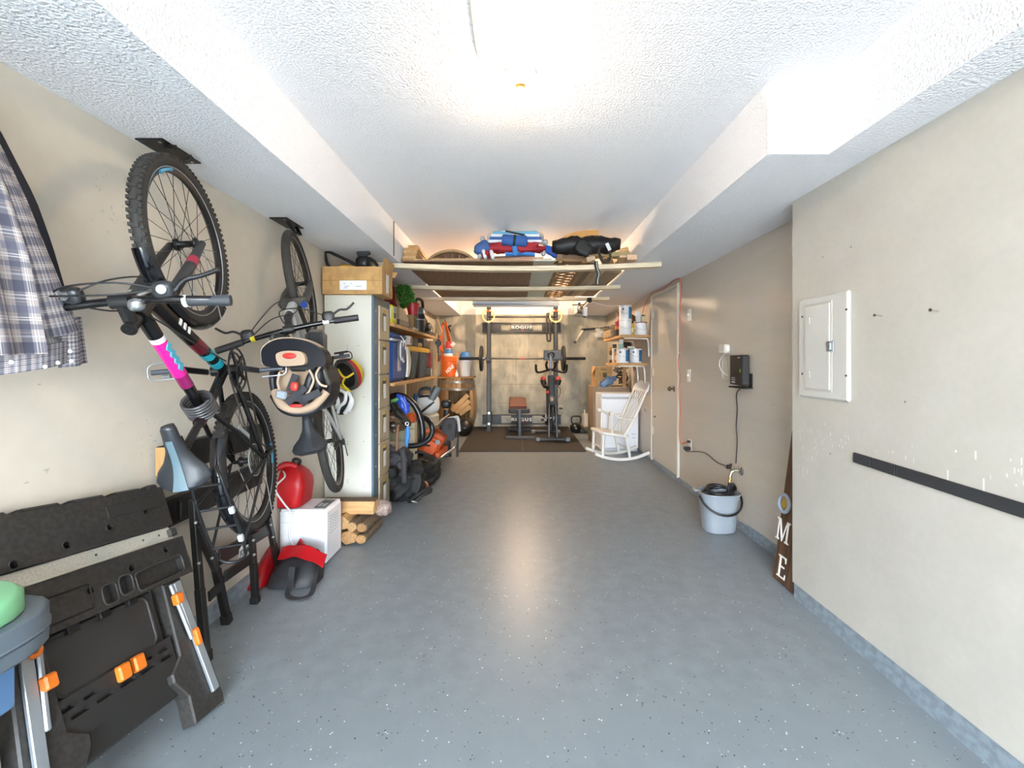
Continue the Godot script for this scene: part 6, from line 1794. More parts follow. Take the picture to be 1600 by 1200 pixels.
func floor_pile() -> void:
	var bk := hexm("17181a", 0.5)
	# on the floor under the shelves
	var c := V(-1.33, fl(5.0), -5.05)
	var t := thing("green_panel_heater", "pale green upright box under the lower shelf", "box", c)
	part(t, "body", g().box(c + V(0, 0.4, 0), V(0.3, 0.8, 0.35), 0.01), mt(Color("b7bfa2"), 0.5))
	part(t, "top_grille", g().box(c + V(0.0, 0.84, 0), V(0.22, 0.07, 0.22), 0.006), mt(Color("8d8c80"), 0.5))
	part(t, "grille_slot", g().box(c + V(0.0, 0.85, 0.112), V(0.17, 0.03, 0.004)), hexm("20201e", 0.5))
	c = V(-1.13, fl(5.75), -5.75)
	t = thing("tool_case", "low dark tool case under the shop vacuum", "case", c)
	part(t, "body", g().box(c + V(0, 0.08, 0), V(0.34, 0.16, 0.36), 0.012), hexm("34373a", 0.5))
	part(t, "latch", g().box(c + V(0, 0.1, 0.183), V(0.05, 0.04, 0.01), 0.003), hexm("77797b", 0.4))
	c.y += 0.162
	t = thing("shop_vacuum", "white and grey shop vacuum with a black top handle", "vacuum", c)
	part(t, "tank", g().lathe([Vector2(0, 0.05), Vector2(0.13, 0.05), Vector2(0.14, 0.1), Vector2(0.145, 0.42), Vector2(0.12, 0.45), Vector2(0, 0.45)], 24, Transform3D(Basis(), c)), mt(Color("c8c0a8"), 0.5))
	part(t, "motor_head", g().blob(c + V(0, 0.56, 0), V(0.15, 0.13, 0.15), 0.7), mt(Color("d9dcdc"), 0.4))
	part(t, "dark_band", g().box(c + V(0.0, 0.66, 0.02), V(0.2, 0.05, 0.2), 0.02), hexm("2d3338", 0.4))
	part(t, "handle", g().tube(smooth([c + V(-0.08, 0.68, 0.08), c + V(-0.07, 0.75, 0.08), c + V(0.0, 0.77, 0.08), c + V(0.06, 0.75, 0.08), c + V(0.07, 0.68, 0.08)], 4), 0.022, 8), hexm("30353a", 0.4))
	part(t, "grey_nozzle", g().cyl(c + V(0.06, 0.62, 0.1), c + V(0.14, 0.78, 0.06), 0.05, 14), hexm("6f777c", 0.4))
	part(t, "blue_side", g().box(c + V(-0.14, 0.58, 0.06), V(0.04, 0.25, 0.12), 0.015), mt(Color("1d4c7d"), 0.4))
	part(t, "strap", g().tube(smooth([c + V(-0.13, 0.42, 0.1), c + V(-0.02, 0.5, 0.17), c + V(0.1, 0.6, 0.12)], 4), 0.014, 6), bk)
	part(t, "caster", g().cyl(c + V(-0.08, 0.025, 0.06), c + V(-0.05, 0.025, 0.06), 0.025, 10).cyl(c + V(0.08, 0.025, 0.06), c + V(0.05, 0.025, 0.06), 0.025, 10).cyl(c + V(0, 0.025, -0.1), c + V(0.03, 0.025, -0.1), 0.025, 10), bk)
	c = V(-0.93, fl(6.0), -6.0)
	t = thing("cordless_blower", "dark teal upright power tool behind the saw stand", "power tool", c)
	part(t, "column", g().tube([c + V(0, 0.0, 0), c + V(0, 0.45, 0), c + V(0, 0.62, 0)], [0.07, 0.05, 0.035], 14), hexm("2f3f42", 0.5))
	part(t, "head", g().blob(c + V(0, 0.7, 0), V(0.07, 0.06, 0.08), 0.7), hexm("1c2224", 0.5))
	part(t, "battery", g().box(c + V(-0.09, 0.42, 0.02), V(0.09, 0.12, 0.12), 0.012), hexm("4f666c", 0.5))
	# orange table saw on a grey folding stand
	c = V(-1.05, fl(5.45), -5.42)
	t = thing("table_saw", "orange table saw with a sloping worn top", "table saw", c)
	var org := mt(Color("d1561c"), 0.45)
	part(t, "cabinet", g().box(V(-1.0, 0.36, -5.36), V(0.26, 0.24, 0.5), 0.02, Basis(V(0, 0, 1), -0.5)), org)
	part(t, "table_top", g().box(V(-0.955, 0.53, -5.36), V(0.02, 0.34, 0.62), 0.004, Basis(V(0, 0, 1), -0.75)), noisy("9a8a70", "b3a286", 0.5, V(6, 6, 6), 3))
	part(t, "front_panel", g().box(P(672, 700, 5.02), V(0.13, 0.16, 0.02), 0.006, Basis(V(0, 0, 1), -0.5)), org)
	part(t, "vent", g().box(P(668, 696, 5.0), V(0.06, 0.02, 0.01), 0.002, Basis(V(0, 0, 1), -0.2)), bk)
	part(t, "adjust_knob", g().cyl(P(684, 691, 5.02), P(684, 691, 4.97), 0.028, 14), hexm("2a2724", 0.4))
	part(t, "lower_arm", g().bar(P(683, 712, 5.0), P(697, 700, 5.7), 0.05, 0.06, V(0, 1, 0), 0.008), org)
	c = PF(700, 714)
	c = V(-0.87, fl(5.6), -5.6)
	t = thing("saw_stand", "charcoal panel and silver legs of a folded saw stand", "stand", c)
	part(t, "panel", g().prism(PackedVector2Array([Vector2(-0.075, -0.13), Vector2(-0.09, 0.0), Vector2(-0.07, 0.13), Vector2(0.06, 0.14), Vector2(0.09, 0.1), Vector2(0.08, -0.1), Vector2(0.05, -0.14)]), 0.05, Transform3D(Basis(), P(702, 670, 5.55)), 0.006), hexm("302f34", 0.6))
	part(t, "panel_slot", g().box(P(702.5, 667, 5.49), V(0.045, 0.055, 0.01), 0.003), hexm("0e0e0f", 0.6))
	var sil := hexm("a9adb0", 0.3, 0.7)
	part(t, "leg", g().tube([P(679, 739, 5.08), P(680, 716, 5.1)], 0.018, 10), sil)
	part(t, "leg", g().tube(smooth([P(688, 716, 5.15), P(698, 708, 5.3), P(709, 700, 5.5), P(713, 684, 5.6)], 4), 0.016, 10), sil)
	part(t, "leg", g().tube([P(703, 712, 5.85), P(703, 688, 5.7)], 0.018, 10), hexm("4d5052", 0.4, 0.4))
	part(t, "top_bar", g().tube(smooth([P(690, 656, 5.6), P(708, 653, 5.6), P(715, 652, 5.62), P(717, 664, 5.62), P(718, 674, 5.62)], 4), 0.018, 10), mt(Color("c9ccce"), 0.35))
	part(t, "side_plate", g().box(P(714.5, 688, 5.72), V(0.03, 0.42, 0.04), 0.006), hexm("1c1c1d", 0.5))
	part(t, "foot", g().cyl(P(679, 741, 5.08), P(679, 738, 5.08), 0.021, 10), bk)
	# hose loops
	c = V(-1.1, fl(4.5) + 0.6, -4.45)
	t = thing("vacuum_hose", "thick black vacuum hose looping through the pile", "hose", c)
	var d := 4.42
	var hp := [P(607, 626, d + 0.2), P(612, 620, d + 0.1), P(622, 618, d), P(635, 622, d), P(648, 634, d), P(656, 650, d), P(659.5, 666, d), P(660, 682, d), P(658, 690, d + 0.03)]
	part(t, "loop", g().tube(smooth(hp, 6), 0.032, 12), hexm("19191b", 0.35))
	hp = [P(660, 652, d + 0.1), P(668, 656, d + 0.05), P(674, 664, d), P(675.5, 674, d), P(671, 685, d), P(662, 692, d), P(650, 696, d), P(636, 697, d)]
	part(t, "loop", g().tube(smooth(hp, 6), 0.027, 12), hexm("19191b", 0.35))
	# white bin with things thrown in
	c = V(-1.24, fl(4.5), -4.5)
	t = thing("white_bin", "white plastic bin buried in the pile behind the locker", "bin", c)
	part(t, "body", g().box(c + V(0, 0.36, 0), V(0.26, 0.16, 0.3), 0.01).box(c + V(0, 0.14, 0), V(0.22, 0.28, 0.26), 0.01), mt(Color("dcdfe0"), 0.45))
	part(t, "rim", g().box(c + V(0, 0.445, 0), V(0.275, 0.02, 0.315), 0.006), mt(Color("eceeee"), 0.4))
	c = P(617, 655, 4.25)
	t = bagblob("leather_bag", "shiny brown leather bag slumped on the white bin", "bag", P(617, 670, 4.28), P(616, 656, 4.28), V(0.1, 0.1, 0.1), "5d4634", 0.8, 0.35, 8.0, 4, Basis(V(0, 0, 1), -0.5), 0.3)
	part(t, "strap", g().tube(smooth([P(622, 664, 4.18), P(620.5, 680, 4.15), P(620, 700, 4.12), P(619.5, 704, 4.12)], 4), 0.014, 6), hexm("7d5a44", 0.6))
	part(t, "metal_base", g().blob(P(613, 664, 4.22), V(0.07, 0.04, 0.07), 0.8), hexm("3a322c", 0.3, 0.3))
	t = bagblob("black_sling", "black padded sling lying across the leather bag", "sling", P(625, 660, 4.22), P(625, 648, 4.22), V(0.135, 0.035, 0.06), "16130f", 0.8, 0.25, 8.0, 7, Basis(V(0, 0, 1), -0.85))
	part(t, "buckle", g().torus(P(636, 662, 4.16), V(0, 0.2, 1), 0.016, 0.006, 14, 6), hexm("c9ccd0", 0.3, 0.6))
	t = bagblob("swim_fin", "blue swim fin with a green tip poking out of the pile", "fin", P(632, 640, 4.32), P(630, 632, 4.3), V(0.05, 0.1, 0.03), "1f47b8", 0.9, 0.3, 9.0, 3, Basis(V(0, 0, 1), 0.5), 0.4)
	part(t, "green_tip", g().bar(P(611, 628, 4.3), P(623, 623, 4.3), 0.05, 0.035, V(0, 1, 0), 0.01), mt(Color("5ea35a"), 0.5))
	part(t, "pale_stripe", g().tube(smooth([P(626, 622, 4.22), P(632, 630, 4.22), P(635, 642, 4.22)], 4), 0.006, 6), mt(Color("6c93dd"), 0.5))
	t = bagblob("blue_paddle", "light blue fabric paddle hanging below the black sling", "cloth", P(636, 697, 4.2), P(636.5, 683, 4.2), V(0.024, 0.095, 0.02), "3f83c4", 0.9, 0.25, 9.0, 5, Basis(V(0, 0, 1), -0.08), 0.5)
	part(t, "tie", g().tube([P(637, 667, 4.2), P(637, 661, 4.2)], 0.005, 6), mt(Color("3f83c4"), 0.5))
	c = P(643, 661, 4.6)
	t = thing("orange_case", "orange plastic case on a cream carton inside the hose loop", "case", c)
	part(t, "case", g().box(P(643, 652.5, 4.62), V(0.075, 0.095, 0.12), 0.01), mt(Color("d65a17"), 0.45))
	part(t, "clasp", g().box(P(638, 655, 4.55), V(0.02, 0.03, 0.012), 0.003), mt(Color("e0762f"), 0.45))
	c = V(P(643, 686, 4.62).x, fl(4.62), -4.65)
	t = thing("cream_carton", "cream carton standing inside the hose loop", "carton", c)
	var ch := P(643, 660, 4.62).y - c.y
	part(t, "body", g().box(c + V(0, ch / 2, 0), V(0.085, ch, 0.14), 0.004), mt(Color("b9ac8d"), 0.7))
	part(t, "tape", g().box(c + V(0, ch - 0.06, 0.071), V(0.08, 0.008, 0.002)), mt(Color("7b7058"), 0.7))
	c = V(P(652, 690, 4.7).x, fl(4.7), -4.72)
	t = thing("tripod_pole", "grey pole standing beside the cream carton", "pole", c)
	part(t, "pole", g().tube([c, P(651.5, 647, 4.7)], 0.012, 8), hexm("4a4a44", 0.4, 0.4))
	part(t, "grip", g().tube([P(651.5, 655, 4.7), P(651.5, 645, 4.7)], 0.018, 8), hexm("2c2c2a", 0.6))
	# bags on the floor
	c = V(-1.05, fl(4.2), -4.22)
	t = bagblob("backpack", "slumped black backpack on the floor beside the locker", "backpack", c, V(-1.03, fl(4.2) + 0.165, -4.2), V(0.17, 0.17, 0.16), "1a1a1b", 0.75, 0.3, 6.0, 3)
	part(t, "strap", g().tube(smooth([P(640, 780, 4.05), P(650, 775, 4.0), P(660, 768, 4.02), P(672, 763, 4.1), P(672, 768, 4.06), P(660, 774, 4.0), P(650, 783, 3.98)], 4), 0.018, 6), hexm("1f1f20", 0.7))
	part(t, "zip", g().tube(smooth([P(655, 740, 4.08), P(657, 752, 4.02), P(652, 768, 4.0), P(645, 778, 4.0)], 4), 0.006, 6), hexm("3a3a3c", 0.5))
	part(t, "white_tag", g().bar(P(643, 783, 3.96), P(652, 784.5, 3.98), 0.02, 0.008, V(0, 1, 0), 0.002), mt(Color("cfcbc0"), 0.5))
	c = V(-1.08, fl(4.2) + 0.3, -4.14)
	t = bagblob("grey_jacket", "charcoal jacket with a hanging sleeve on top of the backpack", "jacket", c, P(617, 727, 4.19), V(0.125, 0.15, 0.12), "3a393d", 0.7, 0.4, 7.0, 5)
	part(t, "sleeve", g().tube(smooth([P(628, 703, 3.98), P(631, 720, 3.95), P(631, 740, 3.95), P(632, 753, 3.96)], 4), 0.026, 8), hexm("38373b", 0.8))
	part(t, "fold", g().blob(P(612, 738, 4.0), V(0.05, 0.06, 0.05), 0.8, 0.3), hexm("0f0f10", 0.8))
	c = V(-0.99, fl(4.75), -4.78)
	t = bagblob("sports_bag", "black sports bag with a grey patch on the floor below the saw", "bag", c, V(-0.99, fl(4.75) + 0.125, -4.78), V(0.17, 0.125, 0.2), "191919", 0.65, 0.25, 6.0, 8)
	part(t, "grey_patch", g().blob(P(649, 724, 4.56), V(0.035, 0.035, 0.012), 0.8), hexm("6e7072", 0.5))
	part(t, "handle", g().tube(smooth([P(640, 712, 4.6), P(655, 706, 4.6), P(672, 712, 4.65)], 4), 0.014, 8), hexm("232323", 0.7))
	c = V(-0.97, fl(4.42), -4.5)
	t = bagblob("pink_cushion", "small salmon pink cushion tucked by the black bags", "cushion", c, V(-0.965, fl(4.42) + 0.045, -4.46), V(0.085, 0.045, 0.07), "c98571", 0.7, 0.2, 8.0, 2)
	part(t, "seam", g().torus(V(-0.965, fl(4.42) + 0.045, -4.46), V(0, 1, 0), 0.075, 0.004, 24, 5), hexm("b87462", 0.7))

# ---------- workbenches, appliance, firewood, bag and bin by the left wall ----------
func near_left() -> void:
	workbench()
	workmate()
	# appliance
	var z0 := 2.87
	var z1 := 3.12
	var x1 := -1.213
	var x0 := XL + 0.014
	var yb := fl(2.95)
	var c := V((x0 + x1) / 2, yb, -(z0 + z1) / 2)
	var t := thing("dehumidifier", "boxy white appliance with a dark control panel and looped cord", "appliance", c)
	var wh := mt(Color("e6e6ea"), 0.35)
	part(t, "cabinet", g().box(c + V(0, 0.172, 0), V(x1 - x0, 0.34, z1 - z0), 0.012), wh)
	part(t, "lid", g().box(c + V(0.0, 0.344, 0.0), V(x1 - x0 - 0.01, 0.016, z1 - z0 - 0.01), 0.007), wh)
	var tp := c.y + 0.352
	var pan := part(t, "control_panel", g().box(V(-1.275, tp + 0.001, c.z + 0.0), V(0.075, 0.004, 0.17), 0.001), hexm("4a4c50", 0.4))
	for i in 4:
		part(pan, "button", g().box(V(-1.29 + 0.03 * (i % 2), tp + 0.004, c.z + 0.05 - 0.035 * (i / 2)), V(0.02, 0.003, 0.025), 0.001), mt(Color("b9bcc0"), 0.4))
	part(pan, "display", g().box(V(-1.275, tp + 0.004, c.z - 0.05), V(0.055, 0.003, 0.05), 0.001), hexm("26282b", 0.25))
	for i in 4:
		for j in 7:
			part(t, "vent_slot", g().box(V(x1 + 0.0005, yb + 0.29 - 0.018 * j, c.z + 0.06 - 0.035 * i), V(0.002, 0.006, 0.02)), mt(Color("a5a7ab"), 0.5))
	part(t, "front_seam", g().box(V(c.x, yb + 0.27, -z0 + 0.0005), V(x1 - x0 - 0.03, 0.003, 0.002)), mt(Color("c6c7cb"), 0.5))
	var cd := z0 - 0.012
	var cp := [P(442, 736, 2.93), P(445, 745, 2.8), P(430, 763, 2.76), P(444, 787, 2.8), P(452, 797, 2.84), P(455, 806, cd), P(453, 820, cd), P(452, 836, cd), P(457, 852, cd), P(462, 858, cd), P(470, 858.5, 2.72), P(478, 861, 2.7)]
	part(t, "power_cord", g().tube(smooth(cp, 5), 0.0055, 7), mt(Color("ecebe8"), 0.45))
	part(t, "cord_bundle", g().tube(smooth([P(445, 802, cd), P(449, 800, cd), P(456, 804, cd), P(460, 802, cd), P(454, 800, cd), P(446, 804, cd)], 4), 0.005, 6), mt(Color("ecebe8"), 0.45))
	# fuel can on it
	var ty := tp + 0.002
	var gz := -2.985
	var gx := P(457, 780, 2.985).x
	c = V(gx - 0.03, ty, gz)
	t = thing("fuel_can", "red plastic fuel can with a black cap on the white appliance", "fuel can", c)
	var red := mt(Color("b31118"), 0.38)
	var prof := [[0.0, 0.115, 0.098], [0.014, 0.127, 0.11], [0.13, 0.127, 0.11], [0.175, 0.115, 0.104], [0.215, 0.09, 0.082], [0.245, 0.055, 0.055], [0.258, 0.035, 0.035]]
	var rings := []
	for a in prof:
		var rr := []
		for i in 28:
			var q := TAU * i / 28
			rr.append(c + V(G.sp(cos(q), 0.42) * a[1] + (a[0] * 0.14), a[0], -G.sp(sin(q), 0.42) * a[2]))
		rings.append(rr)
	part(t, "body", g().loft(rings), red)
	part(t, "handle", g().tube(smooth([c + V(0.07, 0.255, 0.03), c + V(0.02, 0.275, 0.06), c + V(-0.035, 0.245, 0.1), c + V(-0.045, 0.17, 0.125), c + V(-0.04, 0.11, 0.115)], 5), 0.02, 10), red)
	part(t, "neck", g().cyl(c + V(0.035, 0.24, -0.01), c + V(0.05, 0.275, -0.01), 0.03, 14), red)
	part(t, "cap", g().lathe([Vector2(0, 0.0), Vector2(0.03, 0), Vector2(0.032, 0.02), Vector2(0.026, 0.03), Vector2(0, 0.032)], 16, Transform3D(Basis(V(0, 0, 1), -0.4), c + V(0.048, 0.268, -0.01))), hexm("1d1d1c", 0.5))
	# firewood
	firewood()
	# red and black bag
	c = PF(450, 920)
	c = V(-1.30, fl(2.6), -2.62)
	t = thing("tote_bag", "crumpled red and black tote bag on the floor before the appliance", "bag", c)
	var bag := func(pts: Array, h: Array, m, called, sd):
		var nz := FastNoiseLite.new()
		nz.seed = sd
		nz.frequency = 9.0
		var rg := []
		for i in pts.size():
			var p0: Vector3 = pts[i][0]
			var p1: Vector3 = pts[i][1]
			var ring := []
			for k in 20:
				var a := TAU * k / 20
				var q := p0.lerp(p1, 0.5 + 0.5 * cos(a))
				var hh: float = h[i] * maxf(0.0, sin(a)) * (1.0 + 0.5 * nz.get_noise_2d(k * 0.06, i * 0.09)) + 0.006
				ring.append(V(q.x, fl(-q.z) + hh + 0.004, q.z))
			rg.append(ring)
		part(t, called, g().loft(smooth_rings(rg)), m)
	var bkm := hexm("242427", 0.6)
	var rdm := mt(Color("a30f18"), 0.35)
	bag.call([[PF(417, 921), PF(428, 898)], [PF(430, 924), PF(440, 892)], [PF(460, 924), PF(466, 888)], [PF(490, 918), PF(498, 878)], [PF(505, 905), PF(508, 884)]], [0.03, 0.09, 0.12, 0.12, 0.03], bkm, "black_body", 2)
	bag.call([[PF(381, 924), PF(387, 912)], [PF(392, 926), PF(402, 896)], [PF(412, 920), PF(424, 872)], [PF(428, 900), PF(436, 872)], [PF(432, 892), PF(437, 880)]], [0.02, 0.06, 0.14, 0.12, 0.02], rdm, "red_side", 3)
	part(t, "red_rim", g().grid(16, 5, func(u, v):
		var a := P(438, 872, 2.72).lerp(P(508, 884, 2.62), u)
		return a + V(0.0, 0.035 * sin(u * PI) + 0.05 * (1.0 - v) + 0.004 * sin(u * 13 + v * 3), 0.06 * v - 0.03), 0.004), rdm)
	part(t, "red_flap", g().grid(6, 6, func(u, v):
		var a := P(448, 872, 2.78).lerp(P(482, 874, 2.78), u)
		return a + V(0.0, (0.12 * (1.0 - absf(u * 2 - 1.1) * 0.8)) * v + 0.006 * sin(u * 14), -0.03 * v), 0.004), rdm)
	var sp := smooth([PF(458, 912) + V(0, 0.11, 0), PF(456, 920) + V(0, 0.05, 0), PF(449, 930) + V(0, 0.012, 0), PF(455, 937) + V(0, 0.012, 0), PF(470, 938) + V(0, 0.012, 0), PF(485, 932) + V(0, 0.012, 0), PF(491, 920) + V(0, 0.03, 0), PF(494, 908) + V(0, 0.09, 0)], 5)
	var k := g()
	for i in sp.size() - 1:
		k.bar(sp[i], sp[i + 1] + (sp[i + 1] - sp[i]) * 0.1, 0.026, 0.004, Vector3.UP)
	part(t, "strap", k, hexm("2a2a2c", 0.7))
	k = g()
	k.grid(2, 8, func(u, v): return P(457, 886, 2.50).lerp(P(456, 918, 2.50), v) + V(0.035 * (u - 0.5), 0, 0.01 * sin(v * PI)), 0.004)
	part(t, "webbing", k, hexm("1b1b1d", 0.7))
	near_bin()

func smooth_rings(r: Array) -> Array:
	var out := []
	var n: int = r.size()
	for i in n - 1:
		for s in 5:
			var u := s / 5.0
			var ring := []
			for k in r[0].size():
				var b: Vector3 = r[i][k]
				ring.append(b.cubic_interpolate(r[i + 1][k], r[maxi(i - 1, 0)][k], r[mini(i + 2, n - 1)][k], u))
			out.append(ring)
	out.append(r[n - 1])
	return out

func firewood() -> void:
	var wd := [wood("a87d4c", "c09763", "z", 60), wood("9c7244", "b58957", "z", 61), wood("8f653b", "a87c4f", "z", 62)]
	var bark := noisy("5a4736", "7c6650", 0.9, V(9, 9, 3), 6, 0.03)
	# split pieces stacked on the floor behind the appliance; ends face the camera
	var spec := [[-1.32, 0.05, "v"], [-1.185, 0.055, "s"], [-1.44, 0.05, "s"], [-1.24, 0.155, "s"], [-1.38, 0.16, "v"], [-1.14, 0.13, "r"], [-1.075, 0.045, "r"], [-1.07, 0.125, "r"]]
	var labs := ["split log at the bottom of the firewood pile", "pale split log at the open side of the pile bottom", "split log deepest by the wall in the firewood pile", "pale split log on the second layer of the firewood pile", "split log on the second layer against the wall", "round bark log on the second layer by the locker", "small round log on the floor at the pile edge", "small round log resting on the pile edge"]
	for i in spec.size():
		var a: Array = spec[i]
		var zc := -3.33
		var c := V(a[0], fl(3.3) + a[1], zc)
		var t := thing("firewood_log", labs[i], "log", c, "firewood beside the locker")
		var poly := PackedVector2Array()
		var rg := RandomNumberGenerator.new()
		rg.seed = i + 2
		var n := 12 if a[2] == "r" else 6
		for q in n:
			var th := TAU * q / n + 0.3
			var r := (0.04 if a[2] == "r" else 0.058) * (1.0 + rg.randf_range(-0.1, 0.12))
			poly.append(Vector2(cos(th) * r * (1.15 if a[2] != "r" else 1.0), sin(th) * r * 0.85))
		var xf := Transform3D(Basis(V(0, 1, 0), -0.05 if a[2] == "r" else 0.0), V(a[0], c.y, zc - 0.17))
		part(t, "wood", g().prism(poly, 0.34, xf, 0.003), bark if a[2] == "r" else wd[i % 3])
		if a[2] == "r":
			var face_p := PackedVector2Array()
			for q in poly: face_p.append(q * 0.86)
			part(t, "cut_face", g().prism(face_p, 0.345, xf), wd[(i + 1) % 3], "pale cut face")
		else:
			part(t, "bark", g().box(xf * V(0, -0.035, 0.17), V(0.07, 0.02, 0.33), 0.006, xf.basis), bark)
	# long split piece on top
	var c := V(-1.23, fl(3.3) + 0.225, -3.32)
	var t := thing("firewood_log", "long split log lying crosswise on top of the firewood pile", "log", c, "firewood beside the locker")
	var poly := PackedVector2Array([Vector2(-0.07, -0.035), Vector2(0.075, -0.04), Vector2(0.085, 0.0), Vector2(0.05, 0.045), Vector2(-0.05, 0.05), Vector2(-0.08, 0.0)])
	var xf := Transform3D(Basis(V(0, 0, -1), V(0, 1, 0), V(1, 0, 0)), c + V(-0.22, 0, 0))
	part(t, "wood", g().prism(poly, 0.42, xf, 0.004), wood("bf8f58", "d5a871", "x", 63))
	part(t, "bark", g().box(c + V(0.0, 0.048, 0), V(0.4, 0.012, 0.1), 0.004), bark)
	c = V(-1.10, fl(3.3) + 0.22, -3.2)
	t = thing("pine_cone_wreath", "bundle of twigs wrapped in clear film by the locker", "bundle", V(-1.0, fl(3.35) + 0.19, -3.38))
	part(t, "bundle", g().blob(V(-1.0, fl(3.35) + 0.19, -3.38), V(0.055, 0.05, 0.06), 0.9, 0.5, 14.0, 3), noisy("6b4a36", "a07b62", 0.4, V(20, 20, 20), 2, 0.05))
	part(t, "film", g().blob(V(-1.0, fl(3.35) + 0.19, -3.38), V(0.062, 0.056, 0.066), 0.9, 0.4, 10.0, 4), mt(Color(0.85, 0.8, 0.78, 0.25), 0.15, 0.0, {"transparency": BaseMaterial3D.TRANSPARENCY_ALPHA}))

func workbench() -> void:
	var B := V(-1.153, fl(1.705), -1.705)
	var U := V(-0.38614, 0.91298, -0.13177)
	var W := V(-0.05133, 0.12136, 0.99128)
	var N := W.cross(U) * -1.0         # out of the wall
	O = Vector3.ZERO
	var t := Node3D.new()
	t.name = numbered("folding_workbench")
	add_child(t)
	# own axes: x towards the camera along the bench, y up its face, z into the wall
	t.transform = Transform3D(Basis(W, U, W.cross(U)), B)
	tag(t, "black folded plastic workbench with orange clips leaning on the wall below the plaid shirt", "workbench")
	var blk := noisy("2a2826", "35322f", 0.5, V(6, 6, 6), 3, 0.03)
	var dk := hexm("232221", 0.5)
	var deep := hexm("141414", 0.6)
	var sil := hexm("aeb6bd", 0.3, 0.7)
	var org := mt(Color("d9701c"), 0.4)
	var bx := func(u0, u1, v0, v1, n0, n1, bev := 0.004) -> G:
		return G.new().box(V((u0 + u1) / 2, (v0 + v1) / 2, -(n0 + n1) / 2), V(u1 - u0, v1 - v0, n1 - n0), bev)
	var uj := cut_jaw(t, "upper_jaw", [-0.01, 0.62, 0.705, 0.865, -0.03, 0.045], [[0.394, 0.735], [0.245, 0.757], [0.093, 0.779], [0.54, 0.72]], [], blk)
	part(uj, "end_block", bx.call(-0.012, 0.035, 0.83, 0.885, -0.05, 0.03, 0.008), dk)
	for i in 4:
		part(uj, "hinge_bar", bx.call(0.05 + 0.15 * i, 0.17 + 0.15 * i, 0.855, 0.882, -0.05, 0.02, 0.008), dk)
		part(uj, "top_ridge", bx.call(0.175 + 0.15 * i, 0.19 + 0.15 * i, 0.85, 0.878, -0.045, 0.03, 0.004), deep)
	part(uj, "warning_label", bx.call(0.1, 0.16, 0.883, 0.8845, -0.04, 0.0, 0.0), mt(Color("c9b62e"), 0.5), "yellow warning label")
	part(uj, "raised_brand_bar", bx.call(0.02, 0.24, 0.785, 0.83, 0.044, 0.047, 0.001), hexm("2a2826", 0.45))
	for a in [[0.394, 0.715], [0.245, 0.737], [0.093, 0.759], [0.54, 0.70]]:
		var q := V(a[0], a[1] + 0.02, -0.045)
		part(uj, "hole_rim", G.new().torus(q, V(0, 0, 1), 0.012, 0.002, 18, 5), dk)
	var tr := part(t, "clamp_track", bx.call(-0.005, 0.62, 0.655, 0.703, -0.02, 0.03, 0.003), noisy("bcb5a4", "cfc9ba", 0.4, V(12, 12, 12), 5, 0.04, 0.2), "pale metal clamp track")
	part(tr, "track_lip", bx.call(-0.005, 0.62, 0.652, 0.66, 0.028, 0.036, 0.001), mt(Color("d5cfc0"), 0.4, 0.3))
	for u in [0.12, 0.3, 0.05]:
		part(tr, "screw", G.new().cyl(V(u, 0.68, -0.03), V(u, 0.68, -0.0315), 0.004, 8), hexm("504a40", 0.5))
	part(tr, "end_catch", bx.call(-0.02, 0.012, 0.66, 0.69, 0.0, 0.045, 0.003), hexm("3d3b38", 0.5))
	var lj := cut_jaw(t, "lower_jaw", [-0.02, 0.60, 0.50, 0.648, -0.02, 0.06], [[0.375, 0.575], [0.225, 0.597], [0.074, 0.618]], [[0.318, 0.543, 0.045, 0.058, 0.014], [0.258, 0.551, 0.045, 0.058, 0.014], [0.118, 0.548, 0.2, 0.06, 0.012]], blk)
	for a in [[0.375, 0.575], [0.225, 0.597], [0.074, 0.618]]:
		var q := V(a[0], a[1], -0.06)
		part(lj, "hole_rim", G.new().torus(q, V(0, 0, 1), 0.012, 0.002, 18, 5), dk)
	for a in [[0.318, 0.535], [0.258, 0.543]]:
		var rim := []
		for q in rrect(0.05, 0.064, 0.017): rim.append(V(a[0] + q.x, a[1] + 0.008 + q.y, -0.0615))
		part(lj, "recess_rim", G.new().tube(rim, 0.003, 6, true), hexm("3a3835", 0.4))
	var rim2 := []
	for q in rrect(0.206, 0.066, 0.015): rim2.append(Transform3D(Basis(V(0, 0, 1), -0.05), V(0.118, 0.548, -0.0615)) * V(q.x, q.y, 0))
	part(lj, "pocket_rim", G.new().tube(rim2, 0.0028, 6, true), hexm("3a3835", 0.4))
	var rim3 := []
	for q in rrect(0.17, 0.075, 0.004): rim3.append(V(0.46 + q.x, 0.56 + q.y, -0.0612))
	part(lj, "brand_frame", G.new().tube(rim3, 0.0025, 5, true), hexm("171615", 0.6))
	part(lj, "side_catch", bx.call(-0.026, -0.014, 0.53, 0.57, 0.0, 0.06, 0.004), hexm("4a4a4c", 0.4))
	part(t, "pivot_ring", G.new().torus(V(0.549, 0.478, -0.055), V(0, 0, 1), 0.014, 0.007, 20, 8), org, "orange pivot ring")
	# folded leg frame
	var fp := part(t, "centre_panel", bx.call(0.125, 0.5, 0.12, 0.5, -0.02, 0.012, 0.006), dk)
	var rim4 := []
	for q in rrect(0.34, 0.17, 0.03): rim4.append(V(0.325 + q.x, 0.405 + q.y, -0.013))
	part(fp, "panel_recess", G.new().tube(rim4, 0.006, 6, true), hexm("2f2d2b", 0.5))
	part(fp, "panel_face", G.new().prism(rrect(0.33, 0.16, 0.026), 0.002, Transform3D(Basis(), V(0.325, 0.405, -0.0145))), hexm("2b2a29", 0.45))
	var slots := []
